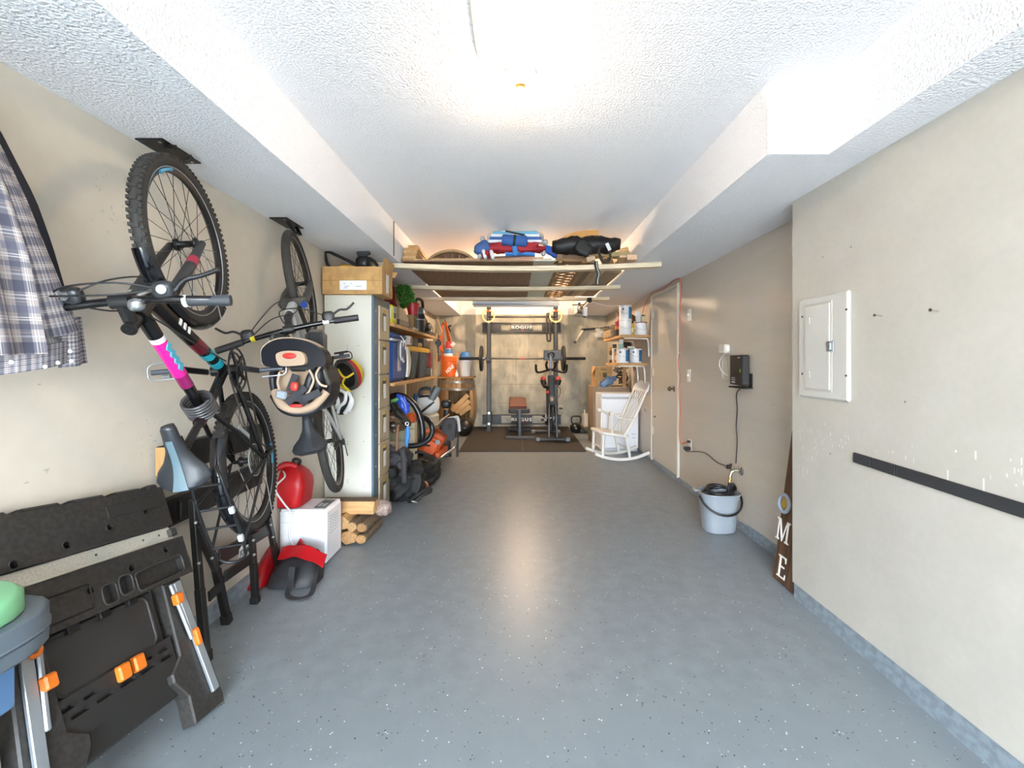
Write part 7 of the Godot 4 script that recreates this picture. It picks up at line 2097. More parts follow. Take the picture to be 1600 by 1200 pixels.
	for i in 5:
		slots.append([0.16 + 0.066 * i + (0.06 if i > 2 else 0.0), 0.29, 0.042, 0.012, 0.0055])
		slots.append([0.155 + 0.075 * i, 0.262, 0.055, 0.012, 0.0055])
	cut_jaw(fp, "cross_rail", [0.12, 0.51, 0.2, 0.32, 0.0, 0.028], [], slots, dk)
	for a in [[0.316, 0.298], [0.262, 0.298]]:
		var cl := part(fp, "slider_clip", bx.call(a[0] - 0.02, a[0] + 0.02, a[1] - 0.024, a[1] + 0.024, 0.02, 0.045, 0.005), org, "orange slider clip")
		cl.set_meta("label", "orange slider clip")
	for s in 3:
		part(fp, "stop_tab", bx.call(0.2 + 0.1 * s, 0.235 + 0.1 * s, 0.478, 0.5, 0.012, 0.03, 0.002), hexm("0e0e0e", 0.6))
	for i in 2:
		var u: float = [0.05, 0.56][i]
		var sx: float = [-1.0, 1.0][i]
		var lg := G.new()
		var o := PackedVector2Array([Vector2(u + sx * 0.035, 0.5), Vector2(u + sx * 0.075, 0.03), Vector2(u + sx * 0.07, 0.0), Vector2(u - sx * 0.075, 0.005), Vector2(u - sx * 0.07, 0.1), Vector2(u - sx * 0.11, 0.17), Vector2(u - sx * 0.11, 0.2), Vector2(u - sx * 0.06, 0.24), Vector2(u - sx * 0.05, 0.5)])
		lg.prism(o, 0.055, Transform3D(Basis(), V(0, 0, -0.035)), 0.005)
		var leg := part(t, "leg", lg, blk)
		part(leg, "rail", G.new().bar(V(u + sx * 0.0, 0.49, -0.042), V(u + sx * 0.035, 0.06, -0.042), 0.032, 0.012, V(0, 0, 1), 0.002), sil, "silver metal rail")
		part(leg, "inner_rail", G.new().bar(V(u - sx * 0.03, 0.49, -0.046), V(u - sx * 0.005, 0.27, -0.046), 0.016, 0.012, V(0, 0, 1), 0.004), sil)
		part(leg, "orange_stop", G.new().box(V(u + sx * 0.0 - sx * 0.026, 0.43 if i == 0 else 0.385, -0.055), V(0.034, 0.04, 0.026), 0.005), org, "orange stop")
		if i == 0:
			part(leg, "orange_lever", G.new().prism(rrect(0.022, 0.065, 0.01), 0.02, Transform3D(Basis(), V(u - 0.012, 0.27, -0.062)), 0.004), org, "orange lever")

func cut_jaw(parent: Node, called: String, e: Array, holes: Array, pockets: Array, m: Material) -> CSGCombiner3D:   # a plastic slab with real holes and pockets
	var o := CSGCombiner3D.new()
	o.name = called
	parent.add_child(o, true)
	var slab := CSGBox3D.new()
	slab.name = "slab"
	slab.size = V(e[1] - e[0], e[3] - e[2], e[5] - e[4])
	slab.material = m
	o.add_child(slab)
	slab.position = V((e[0] + e[1]) / 2, (e[2] + e[3]) / 2, -(e[4] + e[5]) / 2)
	for h in holes:
		var c := CSGCylinder3D.new()
		c.name = "bore"
		c.radius = 0.011
		c.height = 0.3
		c.sides = 16
		c.operation = CSGShape3D.OPERATION_SUBTRACTION
		c.material = m
		o.add_child(c, true)
		c.transform = Transform3D(Basis(V(1, 0, 0), PI / 2), V(h[0], h[1], 0))
	for h in pockets:
		var c := CSGPolygon3D.new()
		c.name = "pocket"
		c.polygon = rrect(h[2], h[3], h[4])
		c.depth = 0.05
		c.operation = CSGShape3D.OPERATION_SUBTRACTION
		c.material = m
		o.add_child(c, true)
		c.position = V(h[0], h[1], -e[5] + 0.022)     # cuts 22 mm in from the face
	return o

func workmate() -> void:
	# folding sawhorse bench with painted jaws, standing folded behind the first bike
	var c := V(-1.44, fl(2.3), -2.25)
	var t := thing("metal_workbench", "black metal folding workbench with painted wooden jaws against the wall", "workbench", c)
	var blk := noisy("151413", "24221f", 0.4, V(25, 25, 25), 3, 0.05)
	for a in [[0.82, 0.945], [0.597, 0.715]]:
		var j := part(t, "jaw", g().box(V(-1.497, (a[0] + a[1]) / 2, -2.25), V(0.042, a[1] - a[0], 0.72), 0.002), hexm("191817", 0.5))
		part(j, "end_grain", g().box(V(-1.497, (a[0] + a[1]) / 2, -1.888), V(0.04, a[1] - a[0] - 0.004, 0.004)), wood("a57c48", "ba915c", "y", 5), "bare wood end grain")
		part(j, "bracket", g().box(V(-1.468, (a[0] + a[1]) / 2, -2.0), V(0.02, 0.08, 0.1), 0.003), hexm("2a2928", 0.4, 0.4))
	var foot := func(p: Vector3) -> Vector3: return V(p.x, fl(-p.z), p.z)
	var fa: Vector3 = foot.call(PF(322, 1035))
	var fb: Vector3 = foot.call(PF(355, 973))
	var fc: Vector3 = foot.call(PF(399, 942))
	var fd: Vector3 = foot.call(PF(436, 892))
	var legs := [[fa, PX(301, 780, -1.43), PX(312, 920, -1.385)], [fb, PX(306, 820, -1.42), PX(338, 890, -1.43)], [fc, PX(393, 830, -1.42), PX(396, 880, -1.41)], [fd, PX(419, 808, -1.43), PX(427, 850, -1.45)]]
	for i in 4:
		var a: Vector3 = legs[i][0]
		var m: Vector3 = legs[i][2]
		var b: Vector3 = legs[i][1]
		a.x = maxf(a.x, XL + 0.05)
		var k := g()
		k.bar(b, m, 0.028, 0.03, V(0, 0, 1), 0.003)
		k.bar(m, a + V(0, 0.01, 0), 0.032, 0.032, V(0, 0, 1), 0.003)
		var lg := part(t, "leg", k, blk)
		part(lg, "foot_cap", g().bar(a.lerp(m, 0.16), a + V(0, 0.0, 0), 0.042, 0.04, V(0, 0, 1), 0.004), hexm("1a1a1a", 0.7))
		for s in [0.3, 0.75]:
			var q := m.lerp(b, s) + V(0.016, 0, 0.014)
			part(lg, "rivet", g().blob(q, V(0.006, 0.006, 0.006)), hexm("b9b9b4", 0.3, 0.7))
	part(t, "brace", g().bar(PX(309, 822, -1.40), PX(331, 868, -1.40), 0.018, 0.02, V(0, 0, 1), 0.002), blk)
	var rails := [[342, 872, 420, 826, 0.075, -1.44], [350, 902, 396, 870, 0.055, -1.42], [326, 933, 345, 915, 0.05, -1.42], [262, 800, 425, 752, 0.03, -1.475]]
	for i in 3:
		var a: Array = rails[i]
		part(t, "cross_rail", g().bar(PX(a[0], a[1], a[5]), PX(a[2], a[3], a[5]), 0.012, a[4], Vector3.UP, 0.003), blk)
	var lp := PX(387, 856, -1.43)
	var dirv := (PX(420, 826, -1.44) - PX(342, 872, -1.44)).normalized()
	var lab := part(t, "brand_label", g().prism(PackedVector2Array([Vector2(-0.075, -0.03), Vector2(0.07, -0.03), Vector2(0.07, 0.018), Vector2(-0.03, 0.018), Vector2(-0.052, 0.032), Vector2(-0.075, 0.018)]), 0.002, frame3(lp + V(0.0, 0, 0), dirv, V(0, 1, 0))), mt(Color("d9d9d6"), 0.5), "white name label")
	letters(lab, "JOBMATE", frame3(lp + V(0.003, -0.006, 0), dirv, V(0, 1, 0)), 0.03, hexm("1d1d1d", 0.5), false, true, "lettering", 0.001, 0.8)

func near_bin() -> void:
	# the corner of a wheeled bin
	var rimy := 0.70
	var x1 := -1.135
	var x0 := XL + 0.02
	var z1 := -1.17
	var z0 := -0.80
	var c := V((x0 + x1) / 2, fl(0.8), (z0 + z1) / 2)
	var t := thing("waste_bin", "dark grey bin with a pale green lid beside the folded plastic workbench", "bin", c)
	var gm := mt(Color("5c666e"), 0.4)
	var ring := func(w: float, d: float, y: float, r: float) -> Array:
		var o := []
		for q in rrect(w, d, r, 5): o.append(V(c.x + q.x, y, c.z - q.y))
		return o
	var w := x1 - x0
	var d := z0 - z1
	part(t, "body", g().loft([ring.call(w - 0.26, d - 0.16, c.y, 0.05), ring.call(w - 0.2, d - 0.1, rimy - 0.05, 0.08)]), hexm("4c4f52", 0.5))
	part(t, "rim", g().loft([ring.call(w - 0.01, d - 0.01, rimy - 0.09, 0.13), ring.call(w, d, rimy - 0.083, 0.135), ring.call(w, d, rimy - 0.006, 0.135), ring.call(w - 0.02, d - 0.02, rimy, 0.13)]), gm)
	part(t, "rim_ledge", g().loft([ring.call(w + 0.006, d + 0.006, rimy - 0.05, 0.137), ring.call(w + 0.006, d + 0.006, rimy - 0.042, 0.137)]), mt(Color("6d7780"), 0.4))
	part(t, "lid", g().loft([ring.call(w - 0.06, d - 0.09, rimy, 0.12), ring.call(w - 0.05, d - 0.08, rimy + 0.006, 0.125), ring.call(w - 0.055, d - 0.085, rimy + 0.045, 0.12), ring.call(w - 0.08, d - 0.11, rimy + 0.058, 0.115)]), mt(Color("7fbd8d"), 0.4), "pale green lid")
	part(t, "corner_post", g().box(V(x1 - 0.1, rimy - 0.16, z1 + 0.1), V(0.04, 0.16, 0.05), 0.01), mt(Color("4f6f93"), 0.4), "blue corner bracket")

# ---------- bicycles hung on the wall, helmets, shirt ----------
# bike axes: x forwards, y up, z to the rider's right; origin at the rear hub
func wheel(t: Node, at: Vector3, r: float, tw: float, rimc: Material, called: String, knobs: bool) -> void:
	var rub := hexm("2e2c29", 0.75)
	var w := part(t, called, G.new().torus(at, V(0, 0, 1), r - tw, tw, 64, 12), rub)
	w.set_meta("label", "black knobbly tyre" if knobs else "black tyre")
	if knobs:
		var k := G.new()
		var n := 88
		for i in n:
			var a := TAU * i / n
			var d := V(cos(a), sin(a), 0)
			for s in [-1, 1]:
				var e := d.rotated(V(0, 0, 1), 0.018 if s > 0 else -0.018)
				k.box(at + e * (r - tw + tw * 0.72) + V(0, 0, s * tw * 0.7), V(0.013, 0.012, 0.012), 0.0, Basis(e, V(0, 0, 1).cross(e), V(0, 0, 1)))
			if i % 2 == 0: k.box(at + d * (r - 0.001), V(0.006, 0.014, 0.02), 0.0, Basis(d, V(0, 0, 1).cross(d), V(0, 0, 1)))
		var kn := part(w, "tread_knobs", k, rub)
		kn.set_meta("kind", "stuff")
	var rr := r - tw * 2 - 0.004
	part(w, "rim", G.new().lathe([Vector2(rr - 0.012, -0.006), Vector2(rr, -0.013), Vector2(rr + 0.012, -0.013), Vector2(rr + 0.012, 0.013), Vector2(rr, 0.013), Vector2(rr - 0.012, 0.006), Vector2(rr - 0.012, -0.006)], 56, frame3(at, V(1, 0, 0), V(0, 0, 1))), rimc)
	part(w, "rim_line", G.new().torus(at + V(0, 0, 0.0132), V(0, 0, 1), rr + 0.007, 0.0022, 56, 5), mt(Color("b9bcbf"), 0.3, 0.5))
	var sp := G.new()
	for i in 28:
		var s := -1.0 if i % 2 else 1.0
		var a := TAU * i / 28
		var h := a + (0.9 if (i / 2) % 2 else -0.9)
		sp.tube([at + V(cos(h) * 0.022, sin(h) * 0.022, s * 0.03), at + V(cos(a) * rr, sin(a) * rr, 0)], 0.0013, 4)
	var spk := part(w, "spokes", sp, hexm("1f1f1f", 0.35, 0.4))
	spk.set_meta("kind", "stuff")
	part(w, "hub", G.new().tube([at + V(0, 0, -0.062), at + V(0, 0, -0.045), at + V(0, 0, -0.04), at + V(0, 0, -0.03), at + V(0, 0, -0.024), at + V(0, 0, 0.024), at + V(0, 0, 0.03), at + V(0, 0, 0.04), at + V(0, 0, 0.045), at + V(0, 0, 0.062)], [0.008, 0.01, 0.024, 0.024, 0.013, 0.013, 0.024, 0.024, 0.01, 0.008], 14), hexm("1b1b1c", 0.35, 0.3))

func fender(t: Node, at: Vector3, r: float, a0: float, a1: float, w: float, m: Material) -> void:
	part(t, "fender", G.new().grid(24, 6, func(u, v):
		var a: float = lerpf(deg_to_rad(a0), deg_to_rad(a1), u)
		var q: float = (v - 0.5) * 2.0
		var rr: float = r - 0.018 * q * q
		return at + V(cos(a) * rr, sin(a) * rr, q * w), 0.003), m)

func saddle(t: Node, nose: Vector3, tail: Vector3, wid: float, m: Material, stripe: Material) -> void:
	var d := (tail - nose).normalized()
	var up := V(-d.y, d.x, 0)
	if up.y < 0: up = -up
	var prof := [[0.0, 0.016], [0.06, 0.022], [0.2, 0.024], [0.4, 0.03], [0.58, 0.05], [0.72, 0.075], [0.85, 0.083], [0.95, 0.07], [1.0, 0.045]]
	var L := nose.distance_to(tail)
	var rings := []
	for p in prof:
		var c: Vector3 = nose + d * p[0] * L + up * (0.01 * cos(p[0] * 5.0))
		var w: float = p[1] / 0.083 * wid
		var ring := []
		for k in 18:
			var a := TAU * k / 18
			var y := sin(a)
			ring.append(c + V(0, 0, cos(a) * w) + up * (0.016 * y if y > 0 else 0.03 * y) + up * (-0.02 * pow(absf(cos(a)), 3.0) * p[0]))
		rings.append(ring)
	var s := part(t, "saddle", G.new().loft(rings), m)
	var k := G.new()
	k.grid(4, 14, func(u, v):
		var p: float = lerpf(0.22, 0.985, v)
		var w: float = wid * (0.12 + 0.16 * pow(v, 3.0))
		var c: Vector3 = nose + d * p * L + up * (0.01 * cos(p * 5.0) + 0.0182)
		return c + V(0, 0, lerpf(-w, w, u)) - up * 0.004 * absf(u - 0.5), 0.002)
	part(s, "stripe", k, stripe, "pale saddle stripe")
	part(t, "saddle_rails", G.new().tube([nose + d * 0.05 - up * 0.02 + V(0, 0, 0.02), nose + d * L * 0.5 - up * 0.045 + V(0, 0, 0.02), tail - d * 0.03 - up * 0.03 + V(0, 0, 0.03)], 0.0035, 6), hexm("3a3a3a", 0.3, 0.6))

func crankset(t: Node, bb: Vector3, dir: Vector3, ring_r: float, metal: Material, pedm: Material) -> void:
	var z := 0.055
	for i in 3:
		var r := ring_r - i * 0.018
		var k := G.new().torus(bb + V(0, 0, z - i * 0.008), V(0, 0, 1), r, 0.004, 40, 6)
		for n in 40:
			var a := TAU * n / 40
			if i == 0: k.box(bb + V(cos(a) * (r + 0.004), sin(a) * (r + 0.004), z), V(0.006, 0.006, 0.003), 0.0, Basis(V(0, 0, 1), a))
		part(t, "chainring", k, hexm("2b2b2b", 0.35, 0.5))
	for i in 5:
		var a := TAU * i / 5
		part(t, "spider_arm", G.new().bar(bb + V(0, 0, z - 0.003), bb + V(cos(a) * ring_r * 0.95, sin(a) * ring_r * 0.95, z - 0.003), 0.008, 0.018, V(0, 0, 1).cross(V(cos(a), sin(a), 0)), 0.001), hexm("1e1e1f", 0.35, 0.4))
	part(t, "bottom_bracket", G.new().cyl(bb + V(0, 0, -0.05), bb + V(0, 0, 0.06), 0.022, 16), hexm("1b1b1b", 0.4))
	for s in [1, -1]:
		var d: Vector3 = dir * s
		var a := bb + V(0, 0, s * 0.072)
		var e: Vector3 = a + d * 0.17 + V(0, 0, s * 0.012)
		part(t, "crank_arm", G.new().bar(a - d * 0.015, e + d * 0.01, 0.013, 0.026, V(0, 0, 1).cross(d), 0.004), hexm("19191a", 0.35, 0.3))
		var f := V(-d.y, d.x, 0)
		var pc: Vector3 = e + V(0, 0, s * 0.06)
		var p := part(t, "pedal", G.new().cyl(e, e + V(0, 0, s * 0.11), 0.011, 10), hexm("5a6068", 0.35, 0.5))
		part(p, "cage", G.new().bar(pc + f * 0.034 - V(0, 0, 0.045), pc + f * 0.034 + V(0, 0, 0.045), 0.005, 0.02, d, 0.001).bar(pc - f * 0.034 - V(0, 0, 0.045), pc - f * 0.034 + V(0, 0, 0.045), 0.005, 0.02, d, 0.001).tube(smooth([pc + f * 0.034 + V(0, 0, s * 0.045), pc + f * 0.02 + V(0, 0, s * 0.062), pc - f * 0.02 + V(0, 0, s * 0.062), pc - f * 0.034 + V(0, 0, s * 0.045)], 3), 0.004, 6), pedm)
		part(p, "reflector", G.new().box(pc + f * 0.02, V(0.012, 0.012, 0.03)), pedm)

func cable(t: Node, pts: Array, r := 0.0028) -> void:
	part(t, "cable", G.new().tube(smooth(pts, 6), r, 6), hexm("161617", 0.45))

func bikes() -> void:
	bike_one()
	bike_two()
	for i in 2:
		var xz: Array = [[-1.455, -1.89, -1.79], [-1.42, -2.86, -2.85]][i]
		var c := V(xz[0], SOF - 0.004, xz[1])
		var t := thing("bike_hook", ["black steel bike hook holding the wheel of the pink-marked bike", "black steel bike hook holding the wheel of the bike with the child seat"][i], "hook", c)
		var bm := hexm("121213", 0.4, 0.4)
		part(t, "plate", g().box(V(-1.46, SOF - 0.004, xz[1]), V(0.11, 0.006, 0.22), 0.001), bm)
		for s in [-1, 1]:
			part(t, "arm", g().bar(V(-1.43, SOF - 0.008, xz[1] + s * 0.055), V([-1.33, -1.39][i], SOF - [0.055, 0.07][i], xz[2] + s * 0.04), 0.022, 0.005, V(0, 0, 1), 0.001), bm)
		part(t, "lip", g().bar(V([-1.33, -1.39][i], SOF - [0.055, 0.07][i], xz[2] - 0.045), V([-1.33, -1.39][i], SOF - [0.055, 0.07][i], xz[2] + 0.045), 0.022, 0.005, V(0, 1, 0), 0.001), bm)
		for s in [-1, 1]:
			part(t, "screw", g().cyl(V(-1.43, SOF - 0.007, xz[1] + s * 0.09), V(-1.43, SOF - 0.01, xz[1] + s * 0.09), 0.006, 8), hexm("b5b5b0", 0.3, 0.7))
	helmets()

func bike_one() -> void:
	O = Vector3.ZERO
	var t := Node3D.new()
	t.name = numbered("bicycle")
	add_child(t)
	t.transform = Transform3D(Basis(V(-0.0313, 0.9318, 0.3616), V(0.2278, -0.3456, 0.9103), V(0.9732, 0.1109, -0.2015)).orthonormalized(), V(-1.281, -0.469 + CAM, -2.151))
	tag(t, "black bicycle with pink and teal frame markings hung by its front wheel", "bicycle")
	var L := 1.011
	var r := 0.33
	var bkp := hexm("121214", 0.25)
	var bk := hexm("18181a", 0.45)
	var gl := hexm("101216", 0.12)
	var st := hexm("a9adb0", 0.25, 0.85)
	var pink := mt(Color("d21f86"), 0.3)
	var teal := mt(Color("1f9aab"), 0.3)
	wheel(t, V(L, 0, 0), r, 0.024, hexm("232323", 0.35, 0.3), "front_wheel", true)
	wheel(t, V(0, 0, 0), r, 0.024, hexm("232323", 0.35, 0.3), "rear_wheel", true)
	fender(t, V(L, 0, 0), r + 0.014, 86, 112, 0.03, gl)
	fender(t, V(L, 0, 0), r + 0.014, 122, 205, 0.03, gl)
	fender(t, V(0, 0, 0), r + 0.014, 42, 190, 0.03, gl)
	var top := V(0.816, 0.518, 0)
	var ax := (V(L, 0, 0) - top).normalized()
	part(t, "steerer", G.new().tube([top + ax * -0.012, top + ax * 0.06], 0.019, 14), bkp)
	part(t, "top_cap", G.new().cyl(top - ax * 0.018, top - ax * 0.01, 0.021, 16).cyl(top - ax * 0.022, top - ax * 0.016, 0.007, 8), hexm("2b2b2c", 0.3, 0.5))
	part(t, "head_tube", G.new().tube([top + ax * 0.05, top + ax * 0.055, top + ax * 0.17, top + ax * 0.175], [0.027, 0.024, 0.024, 0.028], 16), bkp)
	part(t, "head_badge", G.new().box(top + ax * 0.1 + V(0.022, 0.01, 0.008), V(0.012, 0.03, 0.02), 0.003), teal)
	var crown := top + ax * 0.2
	part(t, "fork_crown", G.new().box(crown, V(0.05, 0.06, 0.14), 0.014, Basis(V(0, 0, 1), atan2(ax.y, ax.x))), hexm("232324", 0.5))
	for s in [-1, 1]:
		part(t, "fork_leg", G.new().tube([crown + V(0, 0, s * 0.058), crown.lerp(V(L, 0, 0), 0.45) + V(0, 0, s * 0.062), V(L, 0, s * 0.056)], [0.019, 0.02, 0.013], 12), hexm("29292a", 0.45))
		part(t, "brake_arm", G.new().tube(smooth([crown.lerp(V(L, 0, 0), 0.1) + V(-0.02, 0.02, s * 0.05), crown.lerp(V(L, 0, 0), -0.1) + V(0.03, 0.03, s * 0.035), crown.lerp(V(L, 0, 0), -0.25) + V(0.04, 0.04, s * 0.01)], 4), 0.007, 6), st)
		part(t, "fender_stay", G.new().tube([V(L, 0, s * 0.055), V(L, 0, 0) + V(cos(3.3), sin(3.3), 0) * (r + 0.012) + V(0, 0, s * 0.028)], 0.0022, 5), mt(Color("cfd0cf"), 0.35, 0.5))
		part(t, "fender_stay", G.new().tube([V(0, 0, s * 0.06), V(cos(3.2), sin(3.2), 0) * (r + 0.012) + V(0, 0, s * 0.028)], 0.0022, 5), mt(Color("cfd0cf"), 0.35, 0.5))
	part(t, "fork_decal", G.new().cyl(crown.lerp(V(L, 0, 0), 0.5) + V(0, 0, 0.062), crown.lerp(V(L, 0, 0), 0.62) + V(0, 0, 0.0615), 0.0203, 12), mt(Color("8f2338"), 0.4))
	var bb := V(0.464, -0.012, 0)
	var hs := top + ax * 0.075
	var hd := top + ax * 0.15
	var sj := V(0.385, 0.255, 0)
	var seg := func(a: Vector3, b: Vector3, u0: float, u1: float, rad: float, m: Material, nm: String):
		part(t, nm, G.new().cyl(a.lerp(b, u0), a.lerp(b, u1), rad, 16), m)
	part(t, "top_tube", G.new().tube([hs, hs.lerp(sj, 0.5), sj], [0.024, 0.021, 0.018], 16), bkp)
	seg.call(hs, sj, 0.24, 0.56, 0.0228, pink, "pink_band")
	seg.call(hs, sj, 0.56, 0.68, 0.0218, mt(Color("7d1a52"), 0.3), "plum_band")
	seg.call(hs, sj, 0.2, 0.24, 0.0232, mt(Color("d8d8dc"), 0.3), "white_band")
	for i in 4:
		var q := hs.lerp(sj, 0.3 + 0.06 * i)
		part(t, "decal", G.new().box(q + V(0, 0.006, 0.0215), V(0.026, 0.03, 0.005), 0.001, Basis(V(0, 0, 1), 0.9)), mt(Color("3fa9c4"), 0.3), "pale blue lettering block")
	part(t, "down_tube", G.new().tube([hd, hd.lerp(bb, 0.5), bb], [0.026, 0.025, 0.022], 16), bkp)
	for u in [0.68, 0.82]:
		part(t, "decal", G.new().cyl(hd.lerp(bb, u), hd.lerp(bb, u + 0.07), 0.0256, 16), teal, "teal marking")
	for i in 3:
		part(t, "decal", G.new().box(hd.lerp(bb, 0.26 + 0.055 * i) + V(0, 0.004, 0.026), V(0.014, 0.026, 0.004), 0.001, Basis(V(0, 0, 1), 0.7)), mt(Color("e3e3e3"), 0.4), "white letter")
	part(t, "decal", G.new().cyl(hd.lerp(bb, 0.5), hd.lerp(bb, 0.64), 0.0254, 16), mt(Color("6b1626"), 0.3), "dark red marking")
	var post := V(0.335, 0.5, 0)
	part(t, "seat_tube", G.new().tube([bb, sj, sj.lerp(post, 0.2)], [0.02, 0.018, 0.019], 14), bkp)
	part(t, "seat_post", G.new().tube([sj, post], 0.0145, 12), hexm("2a2a2b", 0.3, 0.4))
	part(t, "seat_clamp", G.new().cyl(sj.lerp(post, 0.17), sj.lerp(post, 0.27), 0.022, 12), hexm("2a1416", 0.4))
	for s in [-1, 1]:
		part(t, "chain_stay", G.new().tube([bb + V(-0.02, 0, s * 0.03), V(0.2, 0.0, s * 0.055), V(0, 0, s * 0.066)], [0.011, 0.011, 0.009], 10), bkp)
		part(t, "seat_stay", G.new().tube([sj + V(0.0, 0.0, s * 0.02), V(0.25, 0.17, s * 0.05), V(0, 0, s * 0.066)], [0.009, 0.009, 0.008], 10), bkp)
	var coil := G.new()
	var cp := []
	for i in 90:
		var a := i * 0.42
		var cc := sj.lerp(post, -0.1 - 0.0016 * i) if false else sj + V(0.03, 0.015, 0) + (hs - sj).normalized() * (0.0009 * i - 0.03)
		var e1 := V(0, 0, 1)
		var e2 := (hs - sj).normalized().cross(e1)
		cp.append(cc + (e1 * cos(a) + e2 * sin(a)) * 0.05)
	coil.tube(cp, 0.006, 7)
	part(t, "cable_lock", coil, hexm("4b4b4d", 0.25, 0.2), "coiled grey cable lock")
	saddle(t, V(0.465, 0.507, 0), V(0.229, 0.547, 0), 0.088, hexm("2a2d31", 0.35), mt(Color("566b74"), 0.5))
	# bars
	var hb := V(0.896, 0.521, 0)
	part(t, "stem", G.new().bar(top + ax * 0.01, hb, 0.038, 0.036, V(0, 0, 1), 0.012), bkp)
	part(t, "stem_clamp", G.new().cyl(hb - V(0, 0, 0.026), hb + V(0, 0, 0.026), 0.023, 14), hexm("3b3b3d", 0.25, 0.6))
	part(t, "bell", G.new().blob(hb + V(-0.01, 0.02, 0.045), V(0.02, 0.018, 0.022), 0.8), st)
	var rise := V(0.0, 0.012, 0)
	part(t, "handlebar", G.new().tube(smooth([hb + V(-0.02, 0, -0.29), hb + V(-0.005, 0.012, -0.16), hb + V(0, 0, -0.05), hb + V(0, 0, 0.05), hb + V(-0.005, 0.012, 0.16), hb + V(-0.02, 0, 0.29)], 5), 0.0125, 12), bkp)
	for s in [-1, 1]:
		var g0 := hb + V(-0.012, 0.008, s * 0.18)
		var g1 := hb + V(-0.022, 0.0, s * 0.295)
		part(t, "grip", G.new().tube([g0, g0.lerp(g1, 0.1), g0.lerp(g1, 0.5), g0.lerp(g1, 0.85), g1], [0.016, 0.017, 0.0155, 0.019, 0.017], 14), hexm("35393e", 0.6))
		part(t, "grip_collar", G.new().cyl(g0 - V(0, 0, s * 0.012), g0, 0.019, 14), mt(Color("d5d7da"), 0.4))
		var lv := hb + V(0.02, 0.0, s * 0.15)
		part(t, "brake_lever", G.new().tube(smooth([lv, lv + V(0.03, -0.005, s * 0.03), lv + V(0.04, -0.01, s * 0.08), lv + V(0.055, -0.012, s * 0.13)], 4), [0.01, 0.01, 0.009, 0.009, 0.008, 0.008, 0.008, 0.007, 0.007, 0.007, 0.007, 0.007, 0.008], 8), bk)
		part(t, "shifter", G.new().blob(lv + V(0.005, 0.0, -s * 0.03), V(0.028, 0.02, 0.03), 0.7), hexm("35373a", 0.35, 0.3))
		part(t, "shifter_dial", G.new().cyl(lv + V(0.01, 0.018, -s * 0.025), lv + V(0.012, 0.026, -s * 0.025), 0.014, 14), st)
	cable(t, [hb + V(0.03, 0.01, 0.12), hb + V(0.06, 0.03, 0.02), hb + V(0.06, 0.04, -0.1), hb + V(0.03, 0.03, -0.14), hb + V(-0.03, -0.02, -0.05), hd + V(-0.02, 0, 0.02)])
	cable(t, [hb + V(0.03, 0.01, 0.12), hb + V(0.03, 0.05, 0.0), hb + V(0.04, 0.05, -0.2), hb + V(0.02, 0.02, -0.22)])
	cable(t, [hb + V(0.03, 0.01, -0.12), hb + V(0.06, -0.03, -0.04), hb + V(0.05, -0.14, 0.0), crown + V(0.03, 0.03, 0.0)])
	cable(t, [hs + V(-0.02, 0.0, 0.03), hs.lerp(sj, 0.2) + V(0, -0.06, 0.03), hs.lerp(bb, 0.5) + V(0, 0, 0.03), bb + V(0.05, 0.03, 0.03)])
	crankset(t, bb, V(-0.42, -0.9, 0).normalized(), 0.092, st, mt(Color("a9aeb4"), 0.3, 0.8))
	# drivetrain
	for i in 5:
		part(t, "sprocket", G.new().torus(V(0, 0, 0.03 + 0.006 * i), V(0, 0, 1), 0.062 - 0.009 * i, 0.003, 30, 5), hexm("5b564e", 0.35, 0.6))
	part(t, "spoke_guard", G.new().torus(V(0, 0, 0.026), V(0, 0, 1), 0.075, 0.004, 36, 5), mt(Color("8b8f8f"), 0.3))
	part(t, "chain", G.new().tube([V(0.464, 0.08, 0.052), V(0, 0.045, 0.045)], 0.004, 5).tube([V(0.464, -0.1, 0.052), V(0.05, -0.07, 0.045), V(-0.01, -0.12, 0.045)], 0.004, 5), hexm("57534c", 0.35, 0.6))
	part(t, "derailleur", G.new().bar(V(-0.01, -0.03, 0.06), V(-0.03, -0.14, 0.055), 0.018, 0.03, V(0, 0, 1), 0.004).cyl(V(-0.02, -0.08, 0.05), V(-0.02, -0.08, 0.062), 0.018, 12).cyl(V(-0.03, -0.14, 0.05), V(-0.03, -0.14, 0.062), 0.018, 12), hexm("2b2b2b", 0.4, 0.3))
	# luggage rack behind the saddle
	var rk := hexm("17181a", 0.4)
	for s in [-1, 1]:
		part(t, "rack_rail", G.new().tube(smooth([V(0.20, 0.36, s * 0.03), V(0.14, 0.40, s * 0.055), V(-0.12, 0.40, s * 0.06), V(-0.22, 0.39, s * 0.05)], 4), 0.006, 8), rk)
		part(t, "rack_strut", G.new().tube([V(-0.16, 0.395, s * 0.06), V(0.0, 0.01, s * 0.075)], 0.006, 8), rk)
		part(t, "rack_strut", G.new().tube([V(0.06, 0.40, s * 0.06), V(0.0, 0.01, s * 0.075)], 0.006, 8), rk)
	for x in [0.14, 0.03, -0.06, -0.16]:
		part(t, "rack_rung", G.new().cyl(V(x, 0.40, -0.058), V(x, 0.40, 0.058), 0.005, 8), rk)
	part(t, "rack_end", G.new().tube(arc(V(-0.2, 0.393, 0), V(0, 0, 0.056), V(-0.05, 0, 0), 0, PI, 10), 0.006, 8), rk)
	for q in [V(0.02, 0.41, 0.06), V(-0.12, 0.41, 0.06)]:
		part(t, "rack_clip", G.new().box(q, V(0.03, 0.02, 0.02), 0.004), mt(Color("a9b1b6"), 0.4))
	part(t, "reflector", G.new().box(V(0.2, 0.09, 0.05), V(0.12, 0.02, 0.006), 0.002, Basis(V(0, 0, 1), 0.7)), mt(Color("9aa1a4"), 0.25))
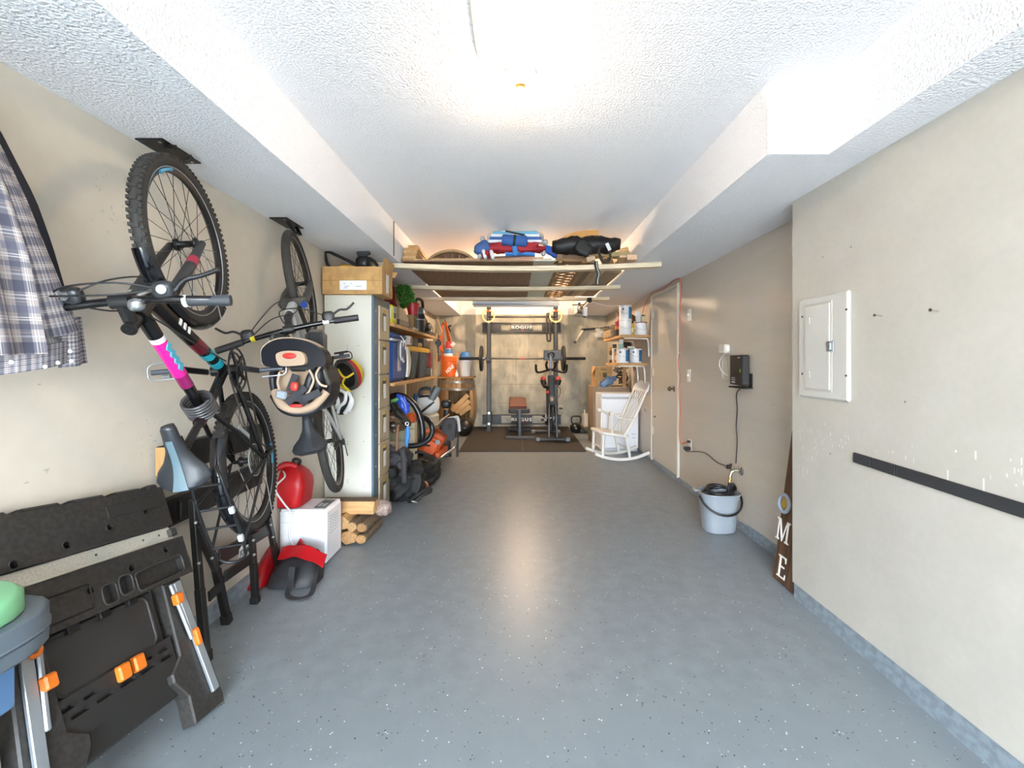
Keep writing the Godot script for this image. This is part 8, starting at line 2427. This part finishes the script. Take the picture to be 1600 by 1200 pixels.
	part(t, "rim_decal", G.new().torus(V(0, 0, 0.016), V(0, 0, 1), r - 0.056, 0.007, 8, 6, -0.3, 0.1, V(-0.3, -0.9, 0)), mt(Color("4a93b4"), 0.35), "blue rim decal")
	part(t, "rim_decal", G.new().torus(V(L, 0, 0.016), V(0, 0, 1), r - 0.056, 0.007, 8, 6, -0.15, 0.2, V(1, 0.1, 0)), mt(Color("4a93b4"), 0.35), "blue rim decal")

func bike_two() -> void:
	O = Vector3.ZERO
	var t := Node3D.new()
	t.name = numbered("bicycle")
	add_child(t)
	t.transform = Transform3D(Basis(V(-0.1571, 0.986, 0.056), V(0.2434, -0.0163, 0.9698), V(0.9571, 0.166, -0.2375)).orthonormalized(), V(-1.209, -0.507 + CAM, -2.913))
	tag(t, "grey bicycle with a beige and navy child seat hung by its front wheel", "bicycle")
	var L := 1.026
	var r := 0.333
	var bk := hexm("1a1a1c", 0.45)
	var grey := mt(Color("b6b9b6"), 0.35, 0.2)
	var dk := hexm("3c3a37", 0.6)
	wheel(t, V(L, 0, 0), r, 0.025, hexm("262626", 0.4, 0.3), "front_wheel", false)
	wheel(t, V(0, 0, 0), r, 0.025, hexm("262626", 0.4, 0.3), "rear_wheel", false)
	var top := V(0.765, 0.52, 0)
	var ax := (V(L, 0, 0) - top).normalized()
	part(t, "steerer", G.new().cyl(top - ax * 0.01, top + ax * 0.06, 0.02, 14), bk)
	part(t, "head_tube", G.new().tube([top + ax * 0.05, top + ax * 0.18], 0.026, 16), grey)
	var crown := top + ax * 0.22
	part(t, "fork_crown", G.new().box(crown, V(0.045, 0.06, 0.15), 0.014, Basis(V(0, 0, 1), atan2(ax.y, ax.x))), dk)
	for s in [-1, 1]:
		part(t, "fork_leg", G.new().tube([crown + V(0, 0, s * 0.062), crown.lerp(V(L, 0, 0), 0.5) + V(0, 0, s * 0.064), V(L, 0, s * 0.058)], [0.019, 0.022, 0.016], 12), dk)
	part(t, "lockout_knob", G.new().cyl(crown - ax * 0.03 + V(0, 0, 0.062), crown - ax * 0.055 + V(0, 0, 0.062), 0.018, 12), mt(Color("1f3f82"), 0.35), "blue lockout knob")
	part(t, "brake_disc", G.new().lathe([Vector2(0.05, 0), Vector2(0.08, 0.001), Vector2(0.08, -0.001), Vector2(0.05, -0.001)], 32, frame3(V(L, 0, -0.045), V(1, 0, 0), V(0, 0, 1))), hexm("55544f", 0.3, 0.8))
	part(t, "brake_caliper", G.new().blob(V(L - 0.09, 0.05, -0.055), V(0.03, 0.03, 0.02), 0.6), bk)
	var bb := V(0.43, -0.04, 0)
	var sj := V(0.27, 0.3, 0)
	part(t, "top_tube", G.new().cyl(top + ax * 0.08, sj, 0.019, 14), grey)
	part(t, "down_tube", G.new().cyl(top + ax * 0.15, bb, 0.024, 14), grey)
	part(t, "seat_tube", G.new().cyl(bb, sj, 0.018, 14), grey)
	part(t, "seat_post", G.new().cyl(sj, V(0.18, 0.52, 0), 0.0145, 12), bk)
	for s in [-1, 1]:
		part(t, "chain_stay", G.new().tube([bb + V(-0.02, 0, s * 0.03), V(0, 0, s * 0.068)], [0.012, 0.01], 10), grey)
		part(t, "seat_stay", G.new().tube(smooth([sj + V(0, 0, s * 0.02), V(0.2, 0.22, s * 0.055), V(0, 0, s * 0.068)], 4), 0.01, 10), grey)
		part(t, "dropout", G.new().bar(V(0.02, 0.01, s * 0.068), V(-0.05, -0.05, s * 0.07), 0.012, 0.024, V(0, 0, 1), 0.003), hexm("4a4a48", 0.4, 0.4))
	crankset(t, bb, V(0.6, -0.8, 0).normalized(), 0.085, hexm("3a3a3a", 0.3, 0.6), hexm("242424", 0.5))
	for i in 6:
		part(t, "sprocket", G.new().torus(V(0, 0, 0.028 + 0.006 * i), V(0, 0, 1), 0.066 - 0.008 * i, 0.003, 30, 5), hexm("4d4a45", 0.35, 0.6))
	part(t, "chain", G.new().tube([V(0.43, 0.045, 0.052), V(0, 0.05, 0.045)], 0.0045, 5).tube([V(0.43, -0.125, 0.052), V(0.05, -0.08, 0.045), V(-0.02, -0.12, 0.045)], 0.0045, 5), hexm("3b3935", 0.4, 0.5))
	part(t, "derailleur", G.new().bar(V(-0.01, -0.03, 0.062), V(-0.04, -0.13, 0.058), 0.02, 0.028, V(0, 0, 1), 0.004), bk)
	part(t, "quick_release", G.new().bar(V(0, 0, 0.085), V(-0.12, 0.0, 0.09), 0.006, 0.014, V(0, 1, 0), 0.002), hexm("2f2f2f", 0.35, 0.4))
	saddle(t, V(0.245, 0.50, 0), V(0.052, 0.613, 0), 0.088, hexm("25282c", 0.45), hexm("30343a", 0.5))
	# handlebar turned a little
	var hb := V(0.70, 0.548, 0)
	var he := func(z: float) -> Vector3: return hb + V(0.1 * z - 0.18 * z * z, 0.0, z)
	part(t, "stem", G.new().bar(top, hb + V(0.01, 0, 0), 0.036, 0.034, V(0, 0, 1), 0.01), bk)
	part(t, "handlebar", G.new().tube([he.call(-0.34), he.call(-0.2), he.call(-0.1), he.call(0), he.call(0.1), he.call(0.2), he.call(0.34)], [0.0115, 0.0115, 0.014, 0.016, 0.014, 0.0115, 0.0115], 12), hexm("121214", 0.25))
	part(t, "bar_decal", G.new().cyl(he.call(0.17), he.call(0.2), 0.0135, 12), mt(Color("c9ccce"), 0.4), "white bar print")
	part(t, "stem_clamp", G.new().cyl(he.call(-0.025), he.call(0.025), 0.024, 14), bk)
	for s in [-1, 1]:
		part(t, "grip", G.new().cyl(he.call(s * 0.225), he.call(s * 0.35), 0.0175, 14), hexm("222225", 0.6))
		var lv: Vector3 = he.call(s * 0.2)
		part(t, "brake_mount", G.new().blob(lv + V(0.025, -0.005, 0), V(0.032, 0.018, 0.032), 0.7), bk)
		part(t, "brake_lever", G.new().tube(smooth([lv + V(0.03, 0, s * 0.02), lv + V(0.055, -0.005, s * 0.06), lv + V(0.055, -0.01, s * 0.1), lv + V(0.085, -0.012, s * 0.14)], 4), 0.006, 8), bk)
	part(t, "yellow_ring", G.new().cyl(he.call(-0.185), he.call(-0.165), 0.0165, 12), mt(Color("cfc02a"), 0.4))
	cable(t, [he.call(-0.19) + V(0.03, 0, 0), he.call(-0.1) + V(0.1, 0.02, 0), he.call(-0.03) + V(0.15, 0.0, 0), crown + V(0.02, 0.02, 0)])
	cable(t, [he.call(-0.17) + V(0.02, 0, 0), he.call(-0.06) + V(0.07, 0.03, 0), he.call(0.03) + V(0.08, -0.03, 0), top + ax * 0.15 + V(0, 0, 0.03)])
	cable(t, [he.call(0.19) + V(0.03, 0, 0), he.call(0.08) + V(0.09, 0.03, 0), he.call(-0.03) + V(0.1, 0.0, 0), he.call(-0.02) + V(0.03, -0.06, 0), top + ax * 0.15 + V(0, 0, -0.03)])
	child_seat(t)

func child_seat(t: Node3D) -> void:
	var inv := t.transform.affine_inverse()
	var w := func() -> G:
		var k := G.new()
		k.T = inv
		return k
	var d := 2.28
	var navy := hexm("15171e", 0.5)
	var beige := mt(Color("a8917a"), 0.9)
	var blk := hexm("1c1d20", 0.5)
	# shell: a deep bucket whose back lies towards the wall
	var nrm := V(0, 0, 1)
	var outline := func(pts: Array, dd: float) -> PackedVector2Array:
		var o := PackedVector2Array()
		for p in smooth(pts.map(func(q): return Vector3(q[0], q[1], 0)), 4, true):
			o.append(Vector2((p.x - 460) * dd / F, (580 - p.y) * dd / F))
		return o
	var at := func(dd: float, th: float) -> Transform3D: return Transform3D(Basis(), P(460, 580, dd) - V(0, 0, th))
	var shell := part(t, "child_seat", (w.call() as G).prism(outline.call([[434, 575], [500, 570], [514, 590], [512, 622], [496, 641], [462, 646], [440, 640], [432, 615]], d), 0.16, at.call(d, 0.16), 0.02), navy, "navy child seat shell")
	part(shell, "seat_pad", (w.call() as G).grid(14, 14, func(u, v):
		var q := Vector2(u * 2 - 1, v * 2 - 1)
		var r := q * (1.0 - 0.2 * q.x * q.x * q.y * q.y)
		return P(464 + r.x * 29, 601 - r.y * 24, d - 0.02 - 0.05 * q.length_squared() * 0.5) + V(0, 0, 0.008 * sin(u * 30.0 + v * 4.0) * (1.0 if v > 0.45 else 0.35)), 0.02), beige, "beige quilted pad")
	part(shell, "rim_pad", (w.call() as G).tube(smooth([P(406 + 24, 612, d - 0.06), P(440, 632, d - 0.1), P(463, 640, d - 0.1), P(490, 634, d - 0.08), P(510, 612, d - 0.05)], 6), 0.021, 10), beige)
	part(shell, "rim_edge", (w.call() as G).tube(smooth([P(426, 618, d - 0.03), P(440, 639, d - 0.06), P(463, 647, d - 0.06), P(492, 641, d - 0.05), P(513, 616, d - 0.03)], 6), 0.014, 8), navy)
	part(shell, "red_badge", (w.call() as G).blob(P(463, 634, d - 0.2), V(0.03, 0.008, 0.012), 0.7), mt(Color("b52a24"), 0.5), "red badge")
	# front bumper pad: a wide half-moon
	var moon: PackedVector2Array = outline.call([[408, 553], [412, 542], [428, 532], [448, 529], [470, 531], [490, 538], [505, 550], [509, 566], [502, 573], [470, 572], [430, 574], [412, 570]], d - 0.12)
	part(shell, "bumper_trim", (w.call() as G).prism(moon, 0.05, at.call(d - 0.11, 0.05) * Transform3D(Basis().scaled(V(1.02, 1.035, 1)), V(0, 0.002, 0)), 0.008), mt(Color("b5a08a"), 0.7))
	part(shell, "bumper", (w.call() as G).prism(moon, 0.07, at.call(d - 0.13, 0.07), 0.008), hexm("14161d", 0.3))
	part(shell, "bumper_pad", (w.call() as G).prism(outline.call([[431, 554], [440, 549], [455, 548], [470, 550], [476, 558], [476, 568], [466, 571], [440, 572], [433, 566]], d - 0.16), 0.03, at.call(d - 0.155, 0.03), 0.01), beige)
	part(shell, "bumper_badge", (w.call() as G).blob(P(452, 556, d - 0.163), V(0.033, 0.014, 0.006), 1.0), mt(Color("b52a24"), 0.5), "red oval badge")
	# leg guards, straps, buckle
	part(shell, "leg_guard", (w.call() as G).box(P(494, 540, d + 0.08), V(0.1, 0.17, 0.1), 0.03), mt(Color("57544c"), 0.5))
	part(shell, "leg_guard_liner", (w.call() as G).box(P(493, 540, d + 0.03), V(0.078, 0.14, 0.02), 0.012), hexm("15171c", 0.5))
	part(shell, "leg_guard", (w.call() as G).box(P(437, 528, d + 0.08), V(0.085, 0.07, 0.1), 0.025), mt(Color("57544c"), 0.5))
	part(shell, "leg_guard_liner", (w.call() as G).box(P(437, 530, d + 0.03), V(0.065, 0.05, 0.02), 0.012), hexm("15171c", 0.5))
	part(shell, "lap_bar", (w.call() as G).tube(smooth([P(500, 560, d - 0.02), P(506, 580, d - 0.04), P(514, 600, d - 0.02)], 4), 0.016, 8), hexm("3d3c36", 0.5))
	for a in [[478, 605, 448, 630], [452, 602, 478, 632], [462, 585, 452, 612], [500, 612, 472, 625]]:
		part(shell, "harness_strap", (w.call() as G).bar(P(a[0], a[1], d - 0.11), P(a[2], a[3], d - 0.115), 0.036, 0.006, V(0, 0, 1), 0.002), hexm("2c2d33", 0.7))
	part(shell, "buckle", (w.call() as G).blob(P(460, 604, d - 0.13), V(0.018, 0.022, 0.012), 0.7), mt(Color("c0392b"), 0.4), "red harness buckle")
	part(shell, "grey_clip", (w.call() as G).box(P(440, 617, d - 0.12), V(0.05, 0.038, 0.02), 0.006, Basis(V(0, 0, 1), -0.2)), mt(Color("8d969e"), 0.4))
	for a in [[[483, 578], [490, 592], [486, 606], [478, 618]], [[500, 573], [494, 586], [500, 600], [511, 604]], [[437, 582], [434, 598], [438, 612]]]:
		part(shell, "piping", (w.call() as G).tube(smooth(a.map(func(q): return P(q[0], q[1], d - 0.09)), 5), 0.006, 6), mt(Color("b5a08a"), 0.7))
	part(shell, "wing", (w.call() as G).blob(P(487, 598, d - 0.05), V(0.022, 0.065, 0.05), 0.7, 0.1, 8.0, 2, Basis(V(0, 0, 1), -0.25)), navy)
	part(shell, "wing", (w.call() as G).blob(P(432, 597, d - 0.03), V(0.018, 0.07, 0.05), 0.7, 0.1, 8.0, 3, Basis(V(0, 0, 1), 0.1)), navy)
	part(shell, "support_bar", (w.call() as G).box(P(484, 575, d - 0.02), V(0.17, 0.035, 0.08), 0.01), blk)
	part(shell, "black_side", (w.call() as G).blob(P(502, 592, d - 0.02), V(0.03, 0.07, 0.06), 0.7), navy)

func helmets() -> void:
	var d := 3.25
	var c := P(533, 586, d)
	# yellow and red helmet, its hollow side towards the camera
	var t := thing("bike_helmet", "yellow and red bike helmet hung with its hollow side out", "helmet", c)
	var k := g()
	var ax := Basis(V(0, 0, 1), -0.5)
	var shell := func(rad: float, depth: float, wid: float) -> Array:
		var rows := []
		for i in 9:
			var a := PI / 2 * i / 8.0
			rows.append(Vector2(cos(a) * rad, sin(a) * depth))
		return rows
	var hx := frame3(c, V(0.6, -0.8, 0), V(0.5, 0.3, -0.8))
	part(t, "liner", g().lathe([Vector2(0.118, 0.0), Vector2(0.095, -0.004), Vector2(0.092, 0.02), Vector2(0.075, 0.06), Vector2(0.0, 0.085)], 26, hx), hexm("2a2725", 0.7))
	part(t, "shell", g().lathe([Vector2(0.119, 0.0), Vector2(0.122, 0.02), Vector2(0.112, 0.055), Vector2(0.085, 0.09), Vector2(0.045, 0.11), Vector2(0, 0.115)], 26, hx), mt(Color("d6bd22"), 0.3))
	part(t, "red_band", g().lathe([Vector2(0.1195, 0.004), Vector2(0.1235, 0.018), Vector2(0.1195, 0.034)], 26, hx), mt(Color("a8222a"), 0.3))
	part(t, "grey_edge", g().lathe([Vector2(0.095, -0.006), Vector2(0.12, -0.006), Vector2(0.121, 0.004)], 26, hx), hexm("4e4b49", 0.6))
	for a in [[P(520, 577, d - 0.06), P(531, 590, d - 0.1), P(545, 583, d - 0.06)], [P(531, 590, d - 0.1), P(528, 600, d - 0.08), P(538, 610, d - 0.06)], [P(519, 580, d - 0.06), P(522, 600, d - 0.06), P(540, 612, d - 0.06)]]:
		part(t, "strap", g().tube(smooth(a, 4), 0.008, 6), mt(Color("d9c324"), 0.5), "yellow chin strap")
	part(t, "fit_dial", g().blob(c + V(-0.01, -0.02, 0.07), V(0.02, 0.02, 0.015)), mt(Color("8a1d1d"), 0.4))
	t.position.x += 0.035
	c = P(528, 628, d)
	t = thing("bike_helmet", "white and black vented bike helmet hanging below the yellow one", "helmet", c)
	part(t, "liner", g().blob(c, V(0.07, 0.095, 0.075), 0.95, 0.0, 1, 1, Basis(V(0, 0, 1), -0.25)), hexm("1b1b1d", 0.5))
	var wm := mt(Color("e4e6e7"), 0.3)
	for a in [[[524, 610], [532, 615], [531, 628], [523, 635], [520, 645]], [[536, 611], [541, 622], [538, 634], [531, 646]], [[517, 618], [521, 628], [516, 638]], [[542, 622], [543, 630], [538, 642]]]:
		var pts := []
		for q in a:
			var rr := Vector2(q[0] - 529.0, q[1] - 628.0)
			pts.append(P(q[0], q[1], d - 0.075 * sqrt(maxf(0.0, 1.0 - rr.length_squared() / 600.0)) - 0.004))
		part(t, "shell_rib", g().tube(smooth(pts, 4), 0.013, 8), wm)
	part(t, "strap", g().tube(smooth([P(517, 600, d), P(515, 612, d - 0.03), P(514, 624, d - 0.03)], 4), 0.006, 6), mt(Color("b23026"), 0.5))
	part(t, "hook", g().tube(smooth([P(527, 600, 3.54), P(526, 602, 3.3), P(527, 607, 3.25)], 4), 0.005, 6), hexm("8f8f8b", 0.4, 0.5))
	t.position.x += 0.035

func plaid() -> StandardMaterial3D:
	var n := 256
	var im := Image.create(n, n, false, Image.FORMAT_RGB8)
	var bands := [[0, 46, Color("2a2f45"), 0.72], [58, 5, Color("efe9e4"), 0.8], [72, 5, Color("efe9e4"), 0.8], [86, 4, Color("c6a79c"), 0.7], [104, 30, Color("4a5270"), 0.55], [150, 5, Color("f1ece8"), 0.9], [160, 5, Color("f1ece8"), 0.9], [180, 22, Color("343a52"), 0.6], [214, 4, Color("c6a79c"), 0.7], [228, 8, Color("d8d6d6"), 0.6]]
	for y in n:
		for x in n:
			var c := Color("a39c9c")
			for b in bands:
				if x >= b[0] and x < b[0] + b[1]: c = c.lerp(b[2], b[3] * 0.62)
				if y >= b[0] and y < b[0] + b[1]: c = c.lerp(b[2], b[3] * 0.62)
			if (x + y) % 4 == 0: c = c.darkened(0.06)
			im.set_pixel(x, y, c)
	var m := StandardMaterial3D.new()
	m.albedo_texture = ImageTexture.create_from_image(im)
	m.roughness = 0.9
	m.uv1_scale = Vector3(3.4, 4.2, 1)
	return m

func shirt() -> void:
	var pm := plaid()
	# the dark jacket under the shirt
	var c := V(XL + 0.03, 2.02, -1.12)
	var t := thing("dark_jacket", "dark navy jacket hanging on the wall under the plaid shirt", "jacket", c)
	var pw := func(tab: Array, y: float) -> float:      # depth of a far edge at height y
		for i in tab.size() - 1:
			if y <= tab[i + 1][0]: return lerpf(tab[i][1], tab[i + 1][1], (y - tab[i][0]) / (tab[i + 1][0] - tab[i][0]))
		return tab[tab.size() - 1][1]
	var e1 := [[1.40, 1.52], [1.53, 1.492], [1.68, 1.447], [1.81, 1.398], [1.99, 1.294], [2.1, 1.19]]
	var e2 := [[1.28, 1.46], [1.345, 1.447], [1.473, 1.392], [1.583, 1.348], [1.75, 1.276], [1.874, 1.211], [2.04, 1.1]]
	var e3 := [[1.28, 1.245], [1.339, 1.236], [1.584, 1.188], [1.736, 1.143], [1.88, 1.09], [2.0, 1.02]]
	part(t, "body", g().grid(16, 16, func(u, v):
		var y: float = lerpf(1.40, 2.1, v)
		return V(XL + 0.03 + 0.02 * sin(u * 9.0) * (1.0 - v * 0.5), y, -lerpf(0.9, pw.call(e1, y), u)), 0.02), hexm("23252e", 0.85))
	part(t, "hook", g().tube(smooth([V(XL, 2.12, -1.05), V(XL + 0.06, 2.11, -1.05), V(XL + 0.07, 2.14, -1.05)], 4), 0.005, 6), hexm("88857e", 0.4, 0.6))
	c = V(XL + 0.12, 2.0, -1.1)
	t = thing("plaid_shirt", "navy and white plaid flannel shirt hanging over the dark jacket", "shirt", c)
	part(t, "back_panel", g().grid(26, 26, func(u, v):
		var y: float = lerpf(1.30, 2.04, v)
		return V(XL + 0.173 + 0.016 * sin(u * 17.0 + v * 1.5) * (1.1 - 0.6 * v) - 0.02 * u, y + 0.02 * u * (1.0 - v), -lerpf(0.9, pw.call(e2, y), u)), 0.004), pm)
	part(t, "hem_corner", g().grid(8, 8, func(u, v):
		var y: float = lerpf(1.285, 1.43, v)
		return V(XL + 0.185 + 0.02 * sin(u * 5.0), y + 0.015 * u, -lerpf(1.32, 1.41 + 0.02 * (1.0 - v), u)), 0.004), pm)
	part(t, "sleeve", g().grid(22, 26, func(u, v):
		var y: float = lerpf(1.325, 2.0, v)
		return V(XL + 0.225 + 0.02 * sin(u * 3.0) + 0.014 * sin(u * 20.0 + v * 2.0), y - 0.02 * (1.0 - u) * (1.0 - v), -lerpf(0.86, pw.call(e3, y), u)), 0.004), pm)
	part(t, "cuff", g().grid(10, 6, func(u, v): return V(XL + 0.205 + 0.02 * sin(u * PI), lerpf(1.268, 1.335, v) + 0.03 * u, -lerpf(1.15, 1.325, u)), 0.006), pm)
	part(t, "front_fold", g().grid(8, 18, func(u, v):
		var y: float = lerpf(1.40, 1.88, v)
		var far: float = pw.call(e2, y)
		return V(XL + 0.2 + 0.02 * sin(u * PI), y - 0.04 * (1.0 - u) * (1.0 - v), -lerpf(pw.call(e3, y), far - 0.05 - 0.02 * v, u)), 0.005), pm)
	for a in [[70, 573], [90, 567], [109, 549], [111, 564], [17, 566]]:
		var q := PX(a[0], a[1], XL + 0.232)
		part(t, "button", g().lathe([Vector2(0, 0.003), Vector2(0.005, 0.003), Vector2(0.006, 0)], 10, frame3(q, V(0, 0, 1), V(1, 0, 0.35))), mt(Color("e8e8ea"), 0.35))
